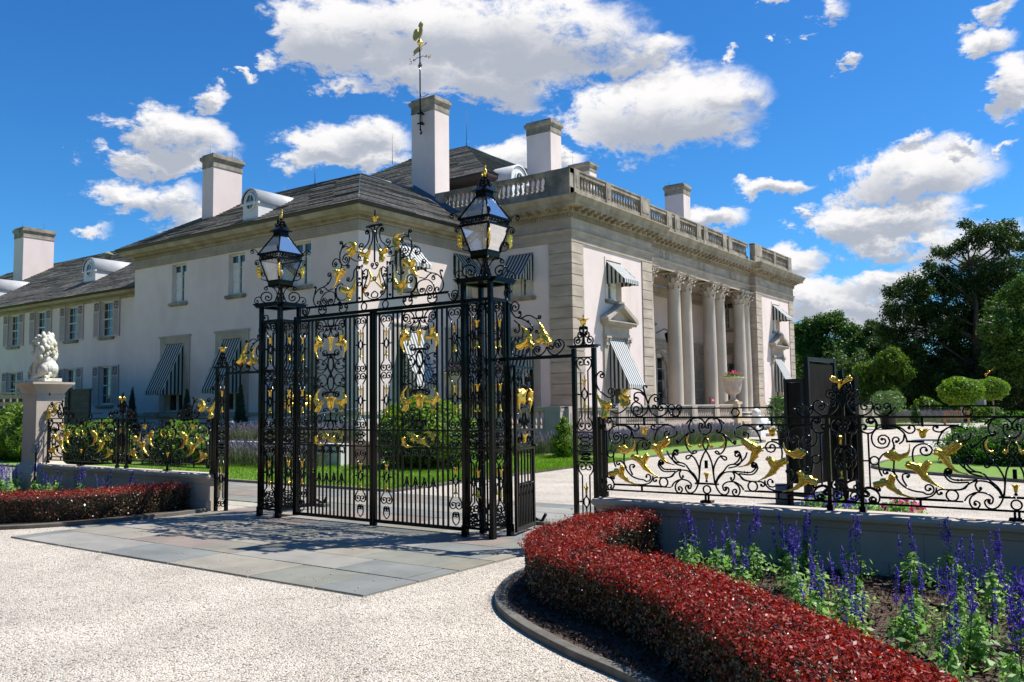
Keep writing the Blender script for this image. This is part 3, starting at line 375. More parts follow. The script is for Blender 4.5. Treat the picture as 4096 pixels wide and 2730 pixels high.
T_SIDE=[["s",[2.403,3.079,2.365,3.108,2.304,3.097,2.289,3.048,2.33,2.972,2.382,2.905,2.389,2.842,2.415,2.786,2.469,2.737,2.545,2.723,2.621,2.749,2.685,2.744,2.761,2.703],[2.378,3.07],0,[]],["s",[2.833,2.727,2.822,2.699,2.764,2.706],[2.812,2.717],0,[]],["s",[2.381,2.851,2.412,2.925,2.467,2.934,2.51,2.886,2.498,2.838],0,[2.447,2.864],[]],["s",[2.536,2.804,2.535,2.746,2.48,2.734],[2.519,2.796],0,[]],["s",[2.48,2.732,2.556,2.713,2.63,2.677,2.694,2.624,2.712,2.579,2.682,2.538],0,[2.666,2.569],[]],["k",[2.643,2.675],0,0,[0.02]],["s",[2.436,2.703,2.495,2.657,2.538,2.63],0,0,[]],["l",[2.533,2.635,2.618,2.571,2.654,2.494,2.621,2.425,2.496,2.37],0,0,[0.117,2.726,2.367]],["s",[2.436,2.567,2.488,2.544,2.516,2.591,2.5,2.646],[2.456,2.577],0,[]],["s",[2.544,2.629,2.569,2.561,2.552,2.491,2.498,2.463,2.443,2.479],0,0,[]],["s",[2.388,2.402,2.421,2.445,2.478,2.451,2.521,2.409,2.507,2.36],0,[2.469,2.38],[]],["s",[2.404,2.419,2.385,2.357,2.419,2.293,2.494,2.254,2.57,2.26,2.637,2.301,2.659,2.357],0,0,[]],["l",[2.759,2.704,2.823,2.629,2.859,2.544,2.891,2.463,2.962,2.381],0,0,[0.129,2.801,2.425]],["s",[2.758,2.53,2.819,2.522,2.84,2.571],[2.772,2.545],0,[]],["s",[2.804,2.302,2.815,2.345,2.769,2.362,2.726,2.323,2.741,2.27,2.803,2.248,2.877,2.29,2.911,2.349,2.921,2.401],[2.778,2.321],0,[]],["s",[2.92,2.392,2.929,2.314,2.98,2.259,3.051,2.25,3.123,2.296,3.162,2.362,3.131,2.42,3.07,2.427,3.025,2.391,3.007,2.336],0,[2.971,2.346],[]],["s",[3.085,2.418,3.119,2.365,3.083,2.336],0,[3.066,2.367],[]]]

def catmull(P, step=.022):
    P = [Vector((p[0], p[1])) for p in P]
    if len(P) < 3:
        return P if len(P) < 2 else [P[0].lerp(P[1], t) for t in (0, .5, 1)]
    Q = [P[0] * 2 - P[1]] + P + [P[-1] * 2 - P[-2]]; out = []
    for i in range(1, len(Q) - 2):
        a, b, c, d = Q[i - 1:i + 3]; n = max(2, int((c - b).length / step))
        for k in range(n):
            t = k / n
            out.append(.5 * ((2 * b) + (c - a) * t + (2 * a - 5 * b + 4 * c - d) * t * t + (3 * b - a - 3 * c + d) * t ** 3))
    out.append(P[-1]); return out
def spiral(p, prev, c):
    """points curling from p round centre c, turning the way the bar arrives"""
    p, prev, c = Vector(p), Vector(prev), Vector(c); r = p - c; t = p - prev
    s = -1 if (t.x * (c - p).y - t.y * (c - p).x) < 0 else 1
    r0 = r.length; a0 = math.atan2(r.y, r.x); turns = .55 if r0 < .03 else (.9 if r0 < .06 else 1.35)
    n = max(5, int(turns * 11)); re = min(.014, r0 * .5); out = []
    for k in range(1, n + 1):
        q = k / n; rr = re + (r0 - re) * (1 - q) ** 1.1; a = a0 + s * 2 * PI * turns * q; out.append(c + Vector((math.cos(a), math.sin(a))) * rr)
    return out
def sweep2(mb, pts, F, w=.013, dp=.024, n=6, closed=False):
    m = len(pts); vs = []
    for i, p in enumerate(pts):
        a = pts[(i - 1) % m] if closed or i > 0 else pts[0]; b = pts[(i + 1) % m] if closed or i < m - 1 else pts[-1]
        t = b - a
        if t.length < 1e-7: t = Vector((1, 0))
        t.normalize(); nn = Vector((-t.y, t.x))
        for k in range(n):
            q = 2 * PI * (k + .5) / n; o = p + nn * (w * .58 * math.cos(q)); vs.append(F(o.x, o.y, dp * .58 * math.sin(q)))
    R = m if closed else m - 1
    fs = [(i * n + k, i * n + (k + 1) % n, ((i + 1) % m) * n + (k + 1) % n, ((i + 1) % m) * n + k) for i in range(R) for k in range(n)]
    if not closed: fs += [tuple(range(n))[::-1], tuple((m - 1) * n + k for k in range(n))]
    mb.add(vs, fs, True)
def stroke(mb, P, F, c0=None, c1=None, w=.013, dp=.024):
    pts = catmull(P)
    if c0:
        pre = spiral(pts[0], pts[1], c0); e = pre[-1]; mb.sphere(F(e.x, e.y, 0), .0155, 6, 5); pts = pre[::-1] + pts
    if c1:
        po = spiral(pts[-1], pts[-2], c1); e = po[-1]; mb.sphere(F(e.x, e.y, 0), .0155, 6, 5); pts = pts + po
    sweep2(mb, pts, F, w, dp)
def ellipse(c, rx, ry, n=22): return [Vector((c[0] + rx * math.cos(2 * PI * k / n), c[1] + ry * math.sin(2 * PI * k / n))) for k in range(n)]
def blade(mb, sp, w, F, lobes=5, seed=0, bulge=.42):
    """a lobed acanthus blade of beaten metal: closed lens with ribs, edges curled back"""
    pts = catmull(sp, .02); n = 18; m = len(pts); rnd = random.Random(seed)
    S = [pts[min(m - 1, int(i * (m - 1) / n))].lerp(pts[min(m - 1, int(i * (m - 1) / n) + 1)], (i * (m - 1) / n) % 1) for i in range(n + 1)]
    cols = (-1, -.72, -.4, -.12, 0, .12, .4, .72, 1); K = len(cols); fr = []; bk = []
    for i, p in enumerate(S):
        t = i / n; d = S[min(n, i + 1)] - S[max(0, i - 1)]; d.normalize(); nn = Vector((-d.y, d.x))
        env = w * .5 * (.10 + math.sin(PI * min(1, t * .93 + .03) ** 1.15) ** .75)
        if t > .97: env *= .55
        for j, c in enumerate(cols):
            ser = 1 + .30 * math.cos(2 * PI * lobes * t + (PI if c > 0 else .6)) * abs(c) ** 2
            u = p + nn * (env * c * ser) + d * (env * .35 * abs(c) ** 2)
            z = env * bulge * (1 - abs(c) ** 2.2) * (1 + .28 * math.cos(9 * c + 3 * t)) - (.012 if j == 4 else 0) * env / .04 + env * .22 * math.cos(2 * PI * lobes * t) * abs(c) + env * .9 * max(0, t - .72) * 2.2
            fr.append(F(u.x, u.y, .014 + z)); bk.append(F(u.x, u.y, .004 + z * .55))
    fs = []; B = len(fr)
    for i in range(n):
        for j in range(K - 1):
            a = i * K + j; fs += [(a, a + 1, a + K + 1, a + K), (B + a + K, B + a + K + 1, B + a + 1, B + a)]
        for j, fl in ((0, 1), (K - 1, 0)):
            a = i * K + j; q = (a, a + K, B + a + K, B + a); fs.append(q if fl else q[::-1])
    for i in (0, n): fs += [(i * K + j, i * K + j + 1, B + i * K + j + 1, B + i * K + j) for j in range(K - 1)]
    mb.add(fr + bk, fs, True)
def plume(mb, sp, w, F, lift=0., k=5, curl=.5):
    """one acanthus plume: slim stalk widening to a notched, ribbed blade that curls over at the tip; closed shell"""
    P = catmull(sp, .012); m = len(P); n = 30; cols = [c / 5 for c in range(-5, 6)]; K = len(cols); fr = []; bk = []
    at = lambda t: P[min(m - 1, int(t * (m - 1)))].lerp(P[min(m - 1, int(t * (m - 1)) + 1)], (t * (m - 1)) % 1)
    for i in range(n + 1):
        t = i / n; p = at(t); d = at(min(1, t + .05)) - at(max(0, t - .05)); d.normalize(); nn = Vector((-d.y, d.x))
        pr = .10 + .90 * math.sin(PI * .5 * min(1, max(0, (t - .10) / .58))) ** 1.5
        if t > .72: pr *= math.sqrt(max(.06, 1 - ((t - .72) / .30) ** 2))
        h = w * .5 * pr; tip = max(0, t - .62) / .38
        for c in cols:
            q = (k * t + .12 * (c > 0)) % 1; nt = 1 - (.40 if t > .22 else 0) * abs(c) ** 2.5 * (1 - q) ** 1.3
            u = p + nn * (h * c * nt * 1.08) + d * (h * .75 * c * c)
            z = lift + h * (.50 * (1 - abs(c) ** 1.7) + .15 * math.cos(c * 9.4) + .10 * math.cos(2 * PI * k * t + 2.5 * abs(c)) * abs(c)) + w * curl * tip ** 2 * (1 - .5 * abs(c))
            fr.append(F(u.x, u.y, .014 + z)); bk.append(F(u.x, u.y, .005 + z * .82 - h * .05))
    B = len(fr); fs = []
    for i in range(n):
        for j in range(K - 1): e = i * K + j; fs += [(e, e + 1, e + K + 1, e + K), (B + e + K, B + e + K + 1, B + e + 1, B + e)]
        e = i * K; fs += [(e, e + K, B + e + K, B + e), (e + K - 1, B + e + K - 1, B + e + 2 * K - 1, e + 2 * K - 1)]
    for i in (0, n): fs += [(i * K + j, i * K + j + 1, B + i * K + j + 1, B + i * K + j) for j in range(K - 1)]
    mb.add(fr + bk, fs, True)
def leaf(mb, sp, w, F, lobe=None, seed=0):
    plume(mb, sp, w, F, 0, 4 + seed % 2)
    if lobe:
        P = catmull(sp, .012); q0 = P[int(len(P) * .25)]; q = P[int(len(P) * .50)]; e = Vector(lobe); mid = q.lerp(e, .55) + (P[int(len(P) * .72)] - q) * .30
        plume(mb, [q0, q, mid, e], w * .80, F, w * .05, 4)
def tulip(mb, top, bot, w, F, petals=6):
    """a gilt cup of petals opening from bot towards top"""
    top, bot = Vector(top), Vector(bot); ax = top - bot; L = ax.length; ax.normalize(); sd = Vector((-ax.y, ax.x))
    prof = [(.16, 0), (.30, .08), (.42, .25), (.44, .45), (.52, .65), (.75, .85), (1.0, .97), (.92, 1.0), (.62, .86), (.40, .6), (.3, .3)]; n = petals * 4; vs = []
    for i, (r, z) in enumerate(prof):
        for k in range(n):
            a = 2 * PI * k / n; pet = .5 + .5 * math.cos(petals * a); rr = w * r * (1 - (.35 * (1 - pet) if i >= 4 and i <= 8 else .12 * (1 - pet)))
            zz = L * (z - (.16 * (1 - pet) if 5 <= i <= 8 else 0)); q = bot + ax * zz + sd * (rr * math.cos(a)); vs.append(F(q.x, q.y, rr * math.sin(a) * .9))
    fs = [(i * n + k, i * n + (k + 1) % n, (i + 1) * n + (k + 1) % n, (i + 1) * n + k) for i in range(len(prof) - 1) for k in range(n)]
    fs.append(tuple(range(n))); mb.add(vs, fs, True)
def spike(mb, top, bot, r, F):
    top, bot = Vector(top), Vector(bot); ax = top - bot; sd = Vector((-ax.y, ax.x)).normalized(); prof = [(.5, 0), (.9, .12), (.5, .25), (.8, .4), (.45, .52), (.65, .66), (.35, .8), (.02, 1)]; vs = []
    for a, t in prof:
        for k in range(6): q = 2 * PI * k / 6; p = bot + ax * t + sd * (r * a * math.cos(q)); vs.append(F(p.x, p.y, r * a * math.sin(q)))
    mb.add(vs, [(i * 6 + k, i * 6 + (k + 1) % 6, i * 6 + 6 + (k + 1) % 6, i * 6 + 6 + k) for i in range(7) for k in range(6)], True)
LEAFN = [0]
def draw(T, F, x0, iron, root, mirror=(1,), leafname='gilded_leaf', bw=.013):
    """lay a traced pattern on plane F about x0; iron strokes go to the MB, gilt leaves become parts of root"""
    for sx in mirror:
        g = lambda x, z: (x0 + sx * x, z)
        for kind, P, c0, c1, E in T:
            pts = [g(P[i], P[i + 1]) for i in range(0, len(P), 2)]
            k0 = g(*c0) if c0 else None; k1 = g(*c1) if c1 else None
            if kind == 's': stroke(iron, pts, F, k0, k1, bw)
            elif kind == 'b': stroke(iron, pts, F, None, None, .02, .026)
            elif kind == 'p': stroke(iron, pts, F, None, None, .03, .05)
            elif kind == 'r': sweep2(iron, ellipse(pts[0], E[0], E[0]), F, bw, .024, closed=True)
            elif kind == 'o': sweep2(iron, ellipse(pts[0], E[0], E[1]), F, bw, .024, closed=True)
            elif kind == 'k': iron.sphere(F(pts[0][0], pts[0][1], 0), max(.012, E[0]), 8, 6)
            elif kind in 'lgf':
                m = MB(); LEAFN[0] += 1
                if kind == 'l': leaf(m, pts, E[0] * 1.02, F, g(E[1], E[2]) if len(E) > 2 else None, LEAFN[0])
                elif kind == 'g': stroke(m, pts, F, None, None, .02, .016)
                else: tulip(m, pts[0], pts[-1], E[0], F)
                m.build({'l': leafname, 'g': 'gilded_ribbon', 'f': 'gilded_flower'}[kind], M['gold'], root)
HEAD = [(-33, -140), (-55, -105), (-66, -60), (-62, -22), (-40, 0), (-14, -8), (2, -42), (-6, -70), (-26, -78)]
def unit(iron, gold, F, cx, zt, zb, hw):
    """one height of the pilaster pattern: paired scrolls, gilt buds, oval, buds, paired scrolls"""
    k = hw / 70; zm = (zt + zb) / 2; hh = min(.145, (zt - zb) * .24) / 140 * 1.0
    for s in (-1, 1):
        for e, z0 in ((1, zt), (-1, zb)):
            P = [(cx + s * x * k, z0 + e * y * hh) for x, y in HEAD]
            stroke(iron, P, F, None, (cx - s * 33 * k, z0 - e * 55 * hh), .012)
        stroke(iron, [(cx + s * -33 * k, zt - 140 * hh), (cx + s * -33 * k, zb + 140 * hh)], F, None, None, .013)
        stroke(iron, [(cx + s * 24 * k, zm), (cx + s * 70 * k, zm)], F, None, None, .011); iron.sphere(F(cx + s * 50 * k, zm, 0), .014, 6, 5)
    oh = min(.055, (zt - zb) * .07)
    sweep2(iron, ellipse((cx, zm), 23 * k, oh, 16), F, .012, .024, closed=True)
    for e in (1, -1):
        iron.sphere(F(cx, zm + e * (oh + .012), 0), .016, 6, 5); b0 = zm + e * (oh + .02); b1 = zm + e * (oh + .125)
        if gold is not None: gm = MB(); tulip(gm, (cx, b1), (cx, b0), 24 * k, F, 4); gm.build('gilded_bud', M['gold'], gold)
        spike(iron, (cx, b1 + e * .05), (cx, b1 - e * .02), .010, F)
def field(iron, F, cx, zt, zb, hw):
    """small S scrolls between the lock rails"""
    h = zt - zb; q = hw * .5
    for s in (-1, 1):
        for e, zz in ((1, zt), (-1, zb)):
            stroke(iron, [(cx, (zt + zb) / 2), (cx + s * hw * .45, (zt + zb) / 2 + e * h * .06), (cx + s * hw * .9, zz - e * h * .26), (cx + s * hw * .62, zz - e * h * .12)], F, None, (cx + s * hw * .58, zz - e * h * .26), .010)
            stroke(iron, [(cx, zz - e * .01), (cx + s * hw * .3, zz - e * h * .06)], F, None, (cx + s * hw * .22, zz - e * h * .2), .010)
def upright(mb, x, y, z0, z1, w=.022, d=None):
    d = d or w; mb.box(x - w / 2, x + w / 2, y - d / 2, y + d / 2, z0, z1)
GY = 8.65; FG = FY(GY)
GC = -8.58                                                   # middle of the gate

# ---- the two leaves of the main gate
def gate_leaf(side, label):
    cx = GC + side * .865; x_in, x_out = GC + side * .012, GC + side * 1.66
    t = thing('gate_leaf', label, 'gate', (cx, GY, 0), 0, 'leaves of the main gate')
    fr = MB(); lo, hi = min(x_in, x_out), max(x_in, x_out)
    fr.box(lo, hi, GY - .02, GY + .02, .06, .105); fr.box(lo, hi, GY - .02, GY + .02, 2.935, 2.975)
    for z in (1.105, 1.33): fr.box(lo, hi, GY - .014, GY + .014, z - .011, z + .011)
    upright(fr, x_in + side * .022, GY, .02, 3.0, .045); upright(fr, x_out - side * .025, GY, .06, 3.0, .05)
    fr.build('frame', M['iron'], t, bevel=.004)
    bars = MB()
    for dx in (-.745, -.48, -.40, -.315, .31, .40, .485, .745): upright(bars, cx + dx, GY, .1, 2.95, .022)
    for k in (2, 4, 6): upright(bars, cx - .315 + .078 * k, GY, .1, 1.1, .02)
    for k in (1, 3, 5, 7):
        x = cx - .315 + .078 * k; upright(bars, x, GY, .1, .66, .018)
        for s in (-1, 1): stroke(bars, [(x + s * .07, .575), (x + s * .035, .605), (x, .72)], FG, None, None, .012)
    for k in (1, 3, 5, 7):
        x = cx - .315 + .078 * k
        for s in (-1, 1): stroke(bars, [(x, 1.09), (x + s * .05, 1.08), (x + s * .06, 1.02)], FG, None, (x + s * .03, 1.02), .010)
    bars.build('bars', M['iron'], t)
    ir = MB(); draw(T_GATE, FG, cx, ir, t, (1, -1)); draw(T_GATEC, FG, cx, ir, t); ir.build('centre_scrollwork', M['iron'], t)
    ir = MB(); draw(T_GATEM, FG, cx, ir, t); ir.build('lock_rail_scrolls', M['iron'], t)
    for dx in (-.613, .613):
        ir = MB()
        for zt, zb in ((2.92, 2.15), (2.13, 1.36), (1.05, .33)): unit(ir, t, FG, cx + dx, zt, zb, .105)
        field(ir, FG, cx + dx, 1.32, 1.115, .105)
        for s in (-1, 1): stroke(ir, [(cx + dx, .12), (cx + dx + s * .05, .17), (cx + dx + s * .05, .27), (cx + dx + s * .02, .29)], FG, None, (cx + dx + s * .025, .25), .010)
        ir.build('pilaster_strip', M['iron'], t)
    return t
gate_leaf(1, 'right hand leaf of the tall black iron gate with gilded acanthus, nearer the camera')
gate_leaf(-1, 'left hand leaf of the tall black iron gate with gilded acanthus, farther from the camera')

# ---- the crest over the gate
def overthrow():
    t = thing('gate_crest', 'scrolled black and gold crest with open monogram panel above the closed gate leaves', 'gate crest', (GC, GY, 2.98))
    r = MB(); r.box(-10.24, -6.92, GY - .02, GY + .02, 2.985, 3.03); r.box(-9.98, -7.20, GY - .016, GY + .016, 3.135, 3.165); r.build('rail', M['iron'], t)
    ir = MB(); oc = -8.555
    draw(T_OVER, FG, oc, ir, t, (1, -1)); draw(T_OVERC, FG, oc, ir, t)
    for s in (1, -1):
        e = oc + s * 1.355
        stroke(ir, [(e, 3.15), (e + s * .012, 3.09), (e + s * .05, 3.045), (e + s * .12, 3.04), (e + s * .16, 3.085), (e + s * .15, 3.15), (e + s * .1, 3.165)], FG, None, (e + s * .105, 3.1), .016)
    ir.build('scrollwork', M['iron'], t)
overthrow()

# ---- lantern pillars
def gate_pillar(cx, label):
    cy = 8.69; hx, hy = .245, .215; t = thing('gate_pillar', label, 'gate pillar', (cx, cy, 0), 0, 'lantern pillars of the gate')
    for sx in (-1, 1):
        for sy in (-1, 1):
            p = MB(); x, y = cx + sx * (hx - .03), cy + sy * (hy - .03); upright(p, x, y, 0, 3.2, .056); upright(p, x, y, 0, .16, .074); p.build('corner_post', M['iron'], t, bevel=.004)
    for z, w in ((.13, .03), (1.105, .022), (1.33, .022), (2.985, .04)):
        r = MB()
        for s in (-1, 1):
            r.box(cx - hx + .05, cx + hx - .05, cy + s * (hy - .03) - .014, cy + s * (hy - .03) + .014, z - w / 2, z + w / 2)
            r.box(cx + s * (hx - .03) - .014, cx + s * (hx - .03) + .014, cy - hy + .05, cy + hy - .05, z - w / 2, z + w / 2)
        r.build('rail', M['iron'], t)
    cap = MB(); a, b = hx + .02, hy + .03
    for k, (q, z0, z1) in enumerate(((-.02, 3.2, 3.222), (.0, 3.222, 3.246), (.02, 3.246, 3.262))):
        for s in (-1, 1):
            cap.box(cx - a - q, cx + a + q, cy + s * b - .045 - q / 2, cy + s * b + .045 + q / 2, z0, z1); cap.box(cx + s * a - .045 - q / 2, cx + s * a + .045 + q / 2, cy - b + .046 + q / 2, cy + b - .046 - q / 2, z0 + .0005, z1 - .0005)
    cap.box(cx - .03, cx + .03, cy - b + .05, cy + b - .05, 3.225, 3.25); cap.box(cx - a + .05, cx - .031, cy - .03, cy + .03, 3.226, 3.249); cap.box(cx + .031, cx + a - .05, cy - .03, cy + .03, 3.226, 3.249)
    cap.build('cap', M['iron'], t)
    for F, u0, hw in ((FY(cy - hy + .03), cx, .13), (FY(cy + hy - .03), cx, .13), (FX(cx + hx - .03), cy, .105), (FX(cx - hx + .03), cy, .105)):
        ir = MB()
        for zt, zb in ((2.95, 2.16), (2.14, 1.36), (1.06, .3)): unit(ir, t, F, u0, zt, zb, hw)
        field(ir, F, u0, 1.32, 1.115, hw); field(ir, F, u0, .29, .15, hw)
        for s in (-1, 1): ir.fbox(F, u0 + s * (hw + .012) - .008, u0 + s * (hw + .012) + .008, .14, 2.97, -.01, .01)
        ir.build('scroll_panel', M['iron'], t)
    return t
gate_pillar(-6.62, 'open ironwork gate pillar under the right lantern, beside the open foot gate')
gate_pillar(-10.63, 'open ironwork gate pillar under the left lantern, farther from the camera')

def frustum(mb, cx, cy, z0, h0, z1, h1, mi=0, cap=True):
    vs = [(cx + sx * h, cy + sy * h, z) for h, z in ((h0, z0), (h1, z1)) for sx, sy in ((-1, -1), (1, -1), (1, 1), (-1, 1))]
    fs = [(k, (k + 1) % 4, 4 + (k + 1) % 4, 4 + k) for k in range(4)]
    if cap: fs += [(3, 2, 1, 0), (4, 5, 6, 7)]
    mb.add(vs, fs, mi=mi)
def lantern(cx, label):
    cy = 8.69; t = thing('lantern', label, 'lantern', (cx, cy, 3.262), 0, 'lanterns on the gate pillars')
    C4 = ((-1, -1), (1, -1), (1, 1), (-1, 1))
    st = MB(); st.lathe((cx, cy, 3.262), [(.06, 0), (.06, .03), (.032, .06), (.028, .14), (.05, .17), (.028, .2), (.036, .25), (.065, .27)], 12)
    frustum(st, cx, cy, 3.525, .12, 3.55, .145); frustum(st, cx, cy, 3.551, .132, 3.61, .138); frustum(st, cx, cy, 3.611, .15, 3.628, .15); st.build('base', M['iron'], t)
    for sx, sy in C4:                                        # diagonal scroll brackets under the body
        a = math.atan2(sy, sx); F = lambda u, z, d, a=a: (cx + u * math.cos(a) - d * math.sin(a), cy + u * math.sin(a) + d * math.cos(a), z)
        b = MB(); stroke(b, [(.05, 3.33), (.055, 3.45), (.12, 3.53), (.2, 3.54), (.245, 3.51), (.23, 3.485)], F, None, (.215, 3.51), .016)
        stroke(b, [(.05, 3.4), (.09, 3.30), (.2, 3.275), (.285, 3.33), (.275, 3.42), (.19, 3.45), (.13, 3.4), (.14, 3.34)], F, None, (.19, 3.365), .018)
        stroke(b, [(.28, 3.34), (.32, 3.375), (.375, 3.35), (.385, 3.29), (.36, 3.275)], F, None, (.35, 3.3), .014); b.build('scroll_bracket', M['iron'], t)
    fr = MB()
    for sx, sy in C4:
        fr.tube([(cx + sx * .135, cy + sy * .135, 3.625), (cx + sx * .222, cy + sy * .222, 3.95)], .013, 5)
        fr.tube([(cx + sx * .24, cy + sy * .24, 4.045), (cx + sx * .078, cy + sy * .078, 4.335)], .013, 5)
    for h, z0, z1 in ((.226, 3.935, 3.953), (.246, 4.025, 4.048)):
        for s in (-1, 1): fr.box(cx - h, cx + h, cy + s * h - .014, cy + s * h + .014, z0, z1); fr.box(cx + s * h - .014, cx + s * h + .014, cy - h + .015, cy + h - .015, z0 + .0005, z1 - .0005)
    frustum(fr, cx, cy, 4.325, .085, 4.41, .08); frustum(fr, cx, cy, 4.411, .122, 4.49, .03); frustum(fr, cx, cy, 4.405, .126, 4.4105, .126); fr.build('frame', M['iron'], t)
    bd = MB()                                                # pierced band below the roof
    for F, u0 in ((FY(cy - .233), cx), (FY(cy + .233 + .002), cx), (FX(cx + .233), cy), (FX(cx - .233 - .002), cy)):
        for q in range(-3, 4): stroke(bd, [(u0 + q * .063 - .03, 3.972), (u0 + q * .063 - .011, 4.012), (u0 + q * .063 + .011, 3.974), (u0 + q * .063 + .03, 4.012)], F, None, None, .016, .008)
        bd.fbox(F, u0 - .23, u0 + .23, 3.954, 3.965, -.004, .004); bd.fbox(F, u0 - .23, u0 + .23, 4.014, 4.024, -.004, .004)
    bd.build('pierced_band', M['iron'], t)
    for k in range(4):
        (ax, ay), (bx, by) = C4[k], C4[(k + 1) % 4]
        g = MB(); g.quad((cx + ax * .135, cy + ay * .135, 3.628), (cx + bx * .135, cy + by * .135, 3.628), (cx + bx * .221, cy + by * .221, 3.935), (cx + ax * .221, cy + ay * .221, 3.935)); g.build('glass_pane', M['lantern_glass'], t)
        g = MB(); g.quad((cx + ax * .236, cy + ay * .236, 4.048), (cx + bx * .236, cy + by * .236, 4.048), (cx + bx * .079, cy + by * .079, 4.33), (cx + ax * .079, cy + ay * .079, 4.33)); g.build('roof_pane', M['lantern_glass'], t)
        a = math.atan2(ay, ax); F = lambda u, z, d, a=a: (cx + u * math.cos(a) - d * math.sin(a), cy + u * math.sin(a) + d * math.cos(a), z)
        for P, c, w in (([(.335, 4.045), (.375, 4.10), (.425, 4.115), (.455, 4.08), (.435, 4.05)], (.425, 4.078), .013), ([(.285, 3.885), (.32, 3.945), (.375, 3.94), (.388, 3.89), (.36, 3.87)], (.355, 3.9), .012), ([(.205, 3.635), (.265, 3.64), (.305, 3.68), (.30, 3.74), (.27, 3.755)], (.27, 3.72), .012)):
            sc = MB(); stroke(sc, P, F, None, c, w); sc.build('corner_scroll', M['iron'], t)
        lf = MB(); blade(lf, [(.312, 3.67), (.325, 3.72), (.312, 3.78), (.328, 3.86)], .06, lambda u, z, d, F=F: F(u + d * .7, z, (u - .32) * .2), 5, k); blade(lf, [(.30, 3.66), (.318, 3.74), (.318, 3.82), (.305, 3.86)], .05, F, 5, k); lf.build('gilded_leaf', M['gold'], t)
    cr = MB()
    for k in range(4):
        a = k * PI / 2; F = lambda u, z, d, a=a: (cx + u * math.cos(a) - d * math.sin(a), cy + u * math.sin(a) + d * math.cos(a), z)
        stroke(cr, [(.0, 4.60), (.06, 4.585), (.075, 4.53), (.045, 4.505)], F, None, (.045, 4.54), .012); stroke(cr, [(.06, 4.50), (.10, 4.52), (.115, 4.49)], F, None, (.09, 4.49), .010)
    cr.tube([(cx, cy, 4.49), (cx, cy, 4.62)], .012); cr.build('crown', M['iron'], t)
    fl = MB(); F = lambda u, z, d: (cx + u * .9 + d * .4, cy - u * .45 + d, z)
    blade(fl, [(0, 4.61), (.008, 4.66), (-.006, 4.70), (.006, 4.76)], .036, F, 2, 1)
    for s in (-1, 1): stroke(fl, [(0, 4.62), (s * .022, 4.66), (s * .05, 4.672), (s * .064, 4.65), (s * .055, 4.635)], F, None, None, .016, .02)
    fl.fbox(F, -.03, .03, 4.625, 4.637, -.012, .012); fl.build('gilded_finial', M['gold'], t)
    bb = MB(); bb.lathe((cx + .02, cy, 3.628), [(.015, 0), (.018, .05), (.036, .09), (.038, .13), (.02, .17), (.004, .18)], 10); bb.build('bulb', M['bulb'], t)
    return t
lantern(-6.62, 'large black lantern with gold leaves on the right gate pillar, in front of striped awnings')
lantern(-10.63, 'large black lantern with gold leaves on the left gate pillar, farther from the camera')

# ---- slim piers, side lintels, foot gates
CROWN = [['s', [.008, 2.41, .012, 2.46, .045, 2.5, .052, 2.54, .042, 2.562], 0, [.033, 2.548], []], ['s', [.004, 2.42, .02, 2.49, .055, 2.5, .078, 2.465, .06, 2.435], 0, [.046, 2.46], []],
         ['s', [.004, 2.49, .012, 2.38, .05, 2.345, .1, 2.34, .128, 2.38, .12, 2.43, .085, 2.445, .058, 2.42], 0, [.083, 2.395], []]]
def slim_pier(cx, label):
    t = thing('iron_pilaster', label, 'iron pilaster', (cx, GY, 0), 0, 'slim iron pilasters beside the foot gates')
    for s in (-1, 1): p = MB(); upright(p, cx + s * .135, GY, 0, 2.31, .05); p.build('post', M['iron'], t, bevel=.004)
    c = MB(); c.box(cx - .17, cx + .17, GY - .05, GY + .05, 2.312, 2.328); c.box(cx - .19, cx + .19, GY - .065, GY + .065, 2.3285, 2.345); upright(c, cx, GY, 2.345, 2.6, .02); c.sphere((cx, GY, 2.46), .02); c.build('cap', M['iron'], t)
    ir = MB(); draw(CROWN, FG, cx, ir, t, (1, -1), bw=.014); ir.build('crown_scrolls', M['iron'], t); ir = MB()
    for z in (2.2, 1.33, 1.11, .985): ir.box(cx - .11, cx + .11, GY - .01, GY + .01, z - .008, z + .008)
    unit(ir, t, FG, cx, 2.19, 1.35, .105); field(ir, FG, cx, 1.32, 1.12, .105); field(ir, FG, cx, 1.10, .995, .08); unit(ir, t, FG, cx, .975, .08, .105)
    ir.build('pilaster_strip', M['iron'], t)
    f = MB(); tulip(f, (cx, 2.66), (cx, 2.575), .085, FG, 6); f.build('gilded_flower', M['gold'], t); s_ = MB(); spike(s_, (cx, 2.72), (cx, 2.62), .014, FG); s_.build('spike', M['iron'], t)
slim_pier(-5.15, 'slim black iron pilaster between the open foot gate and the long right fence')
slim_pier(-12.01, 'slim black iron pilaster with gold flower at the near end of the left fence')
def side_lintel(sx, label):
    xs = sorted((GC + sx * 2.2, GC + sx * 3.27)); t = thing('side_lintel', label, 'gate lintel', (sum(xs) / 2, GY, 2.2), 0, 'lintels over the foot gates')
    r = MB(); r.box(xs[0], xs[1], GY - .02, GY + .02, 2.205, 2.245); r.build('rail', M['iron'], t); ir = MB(); draw(T_SIDE, FG, GC, ir, t, (sx,), bw=.015); ir.build('scrollwork', M['iron'], t)
side_lintel(1, 'scrolled lintel with two big gold leaves over the open right foot gate')
side_lintel(-1, 'scrolled lintel with two gold leaves over the left foot opening, against the shaded wall')
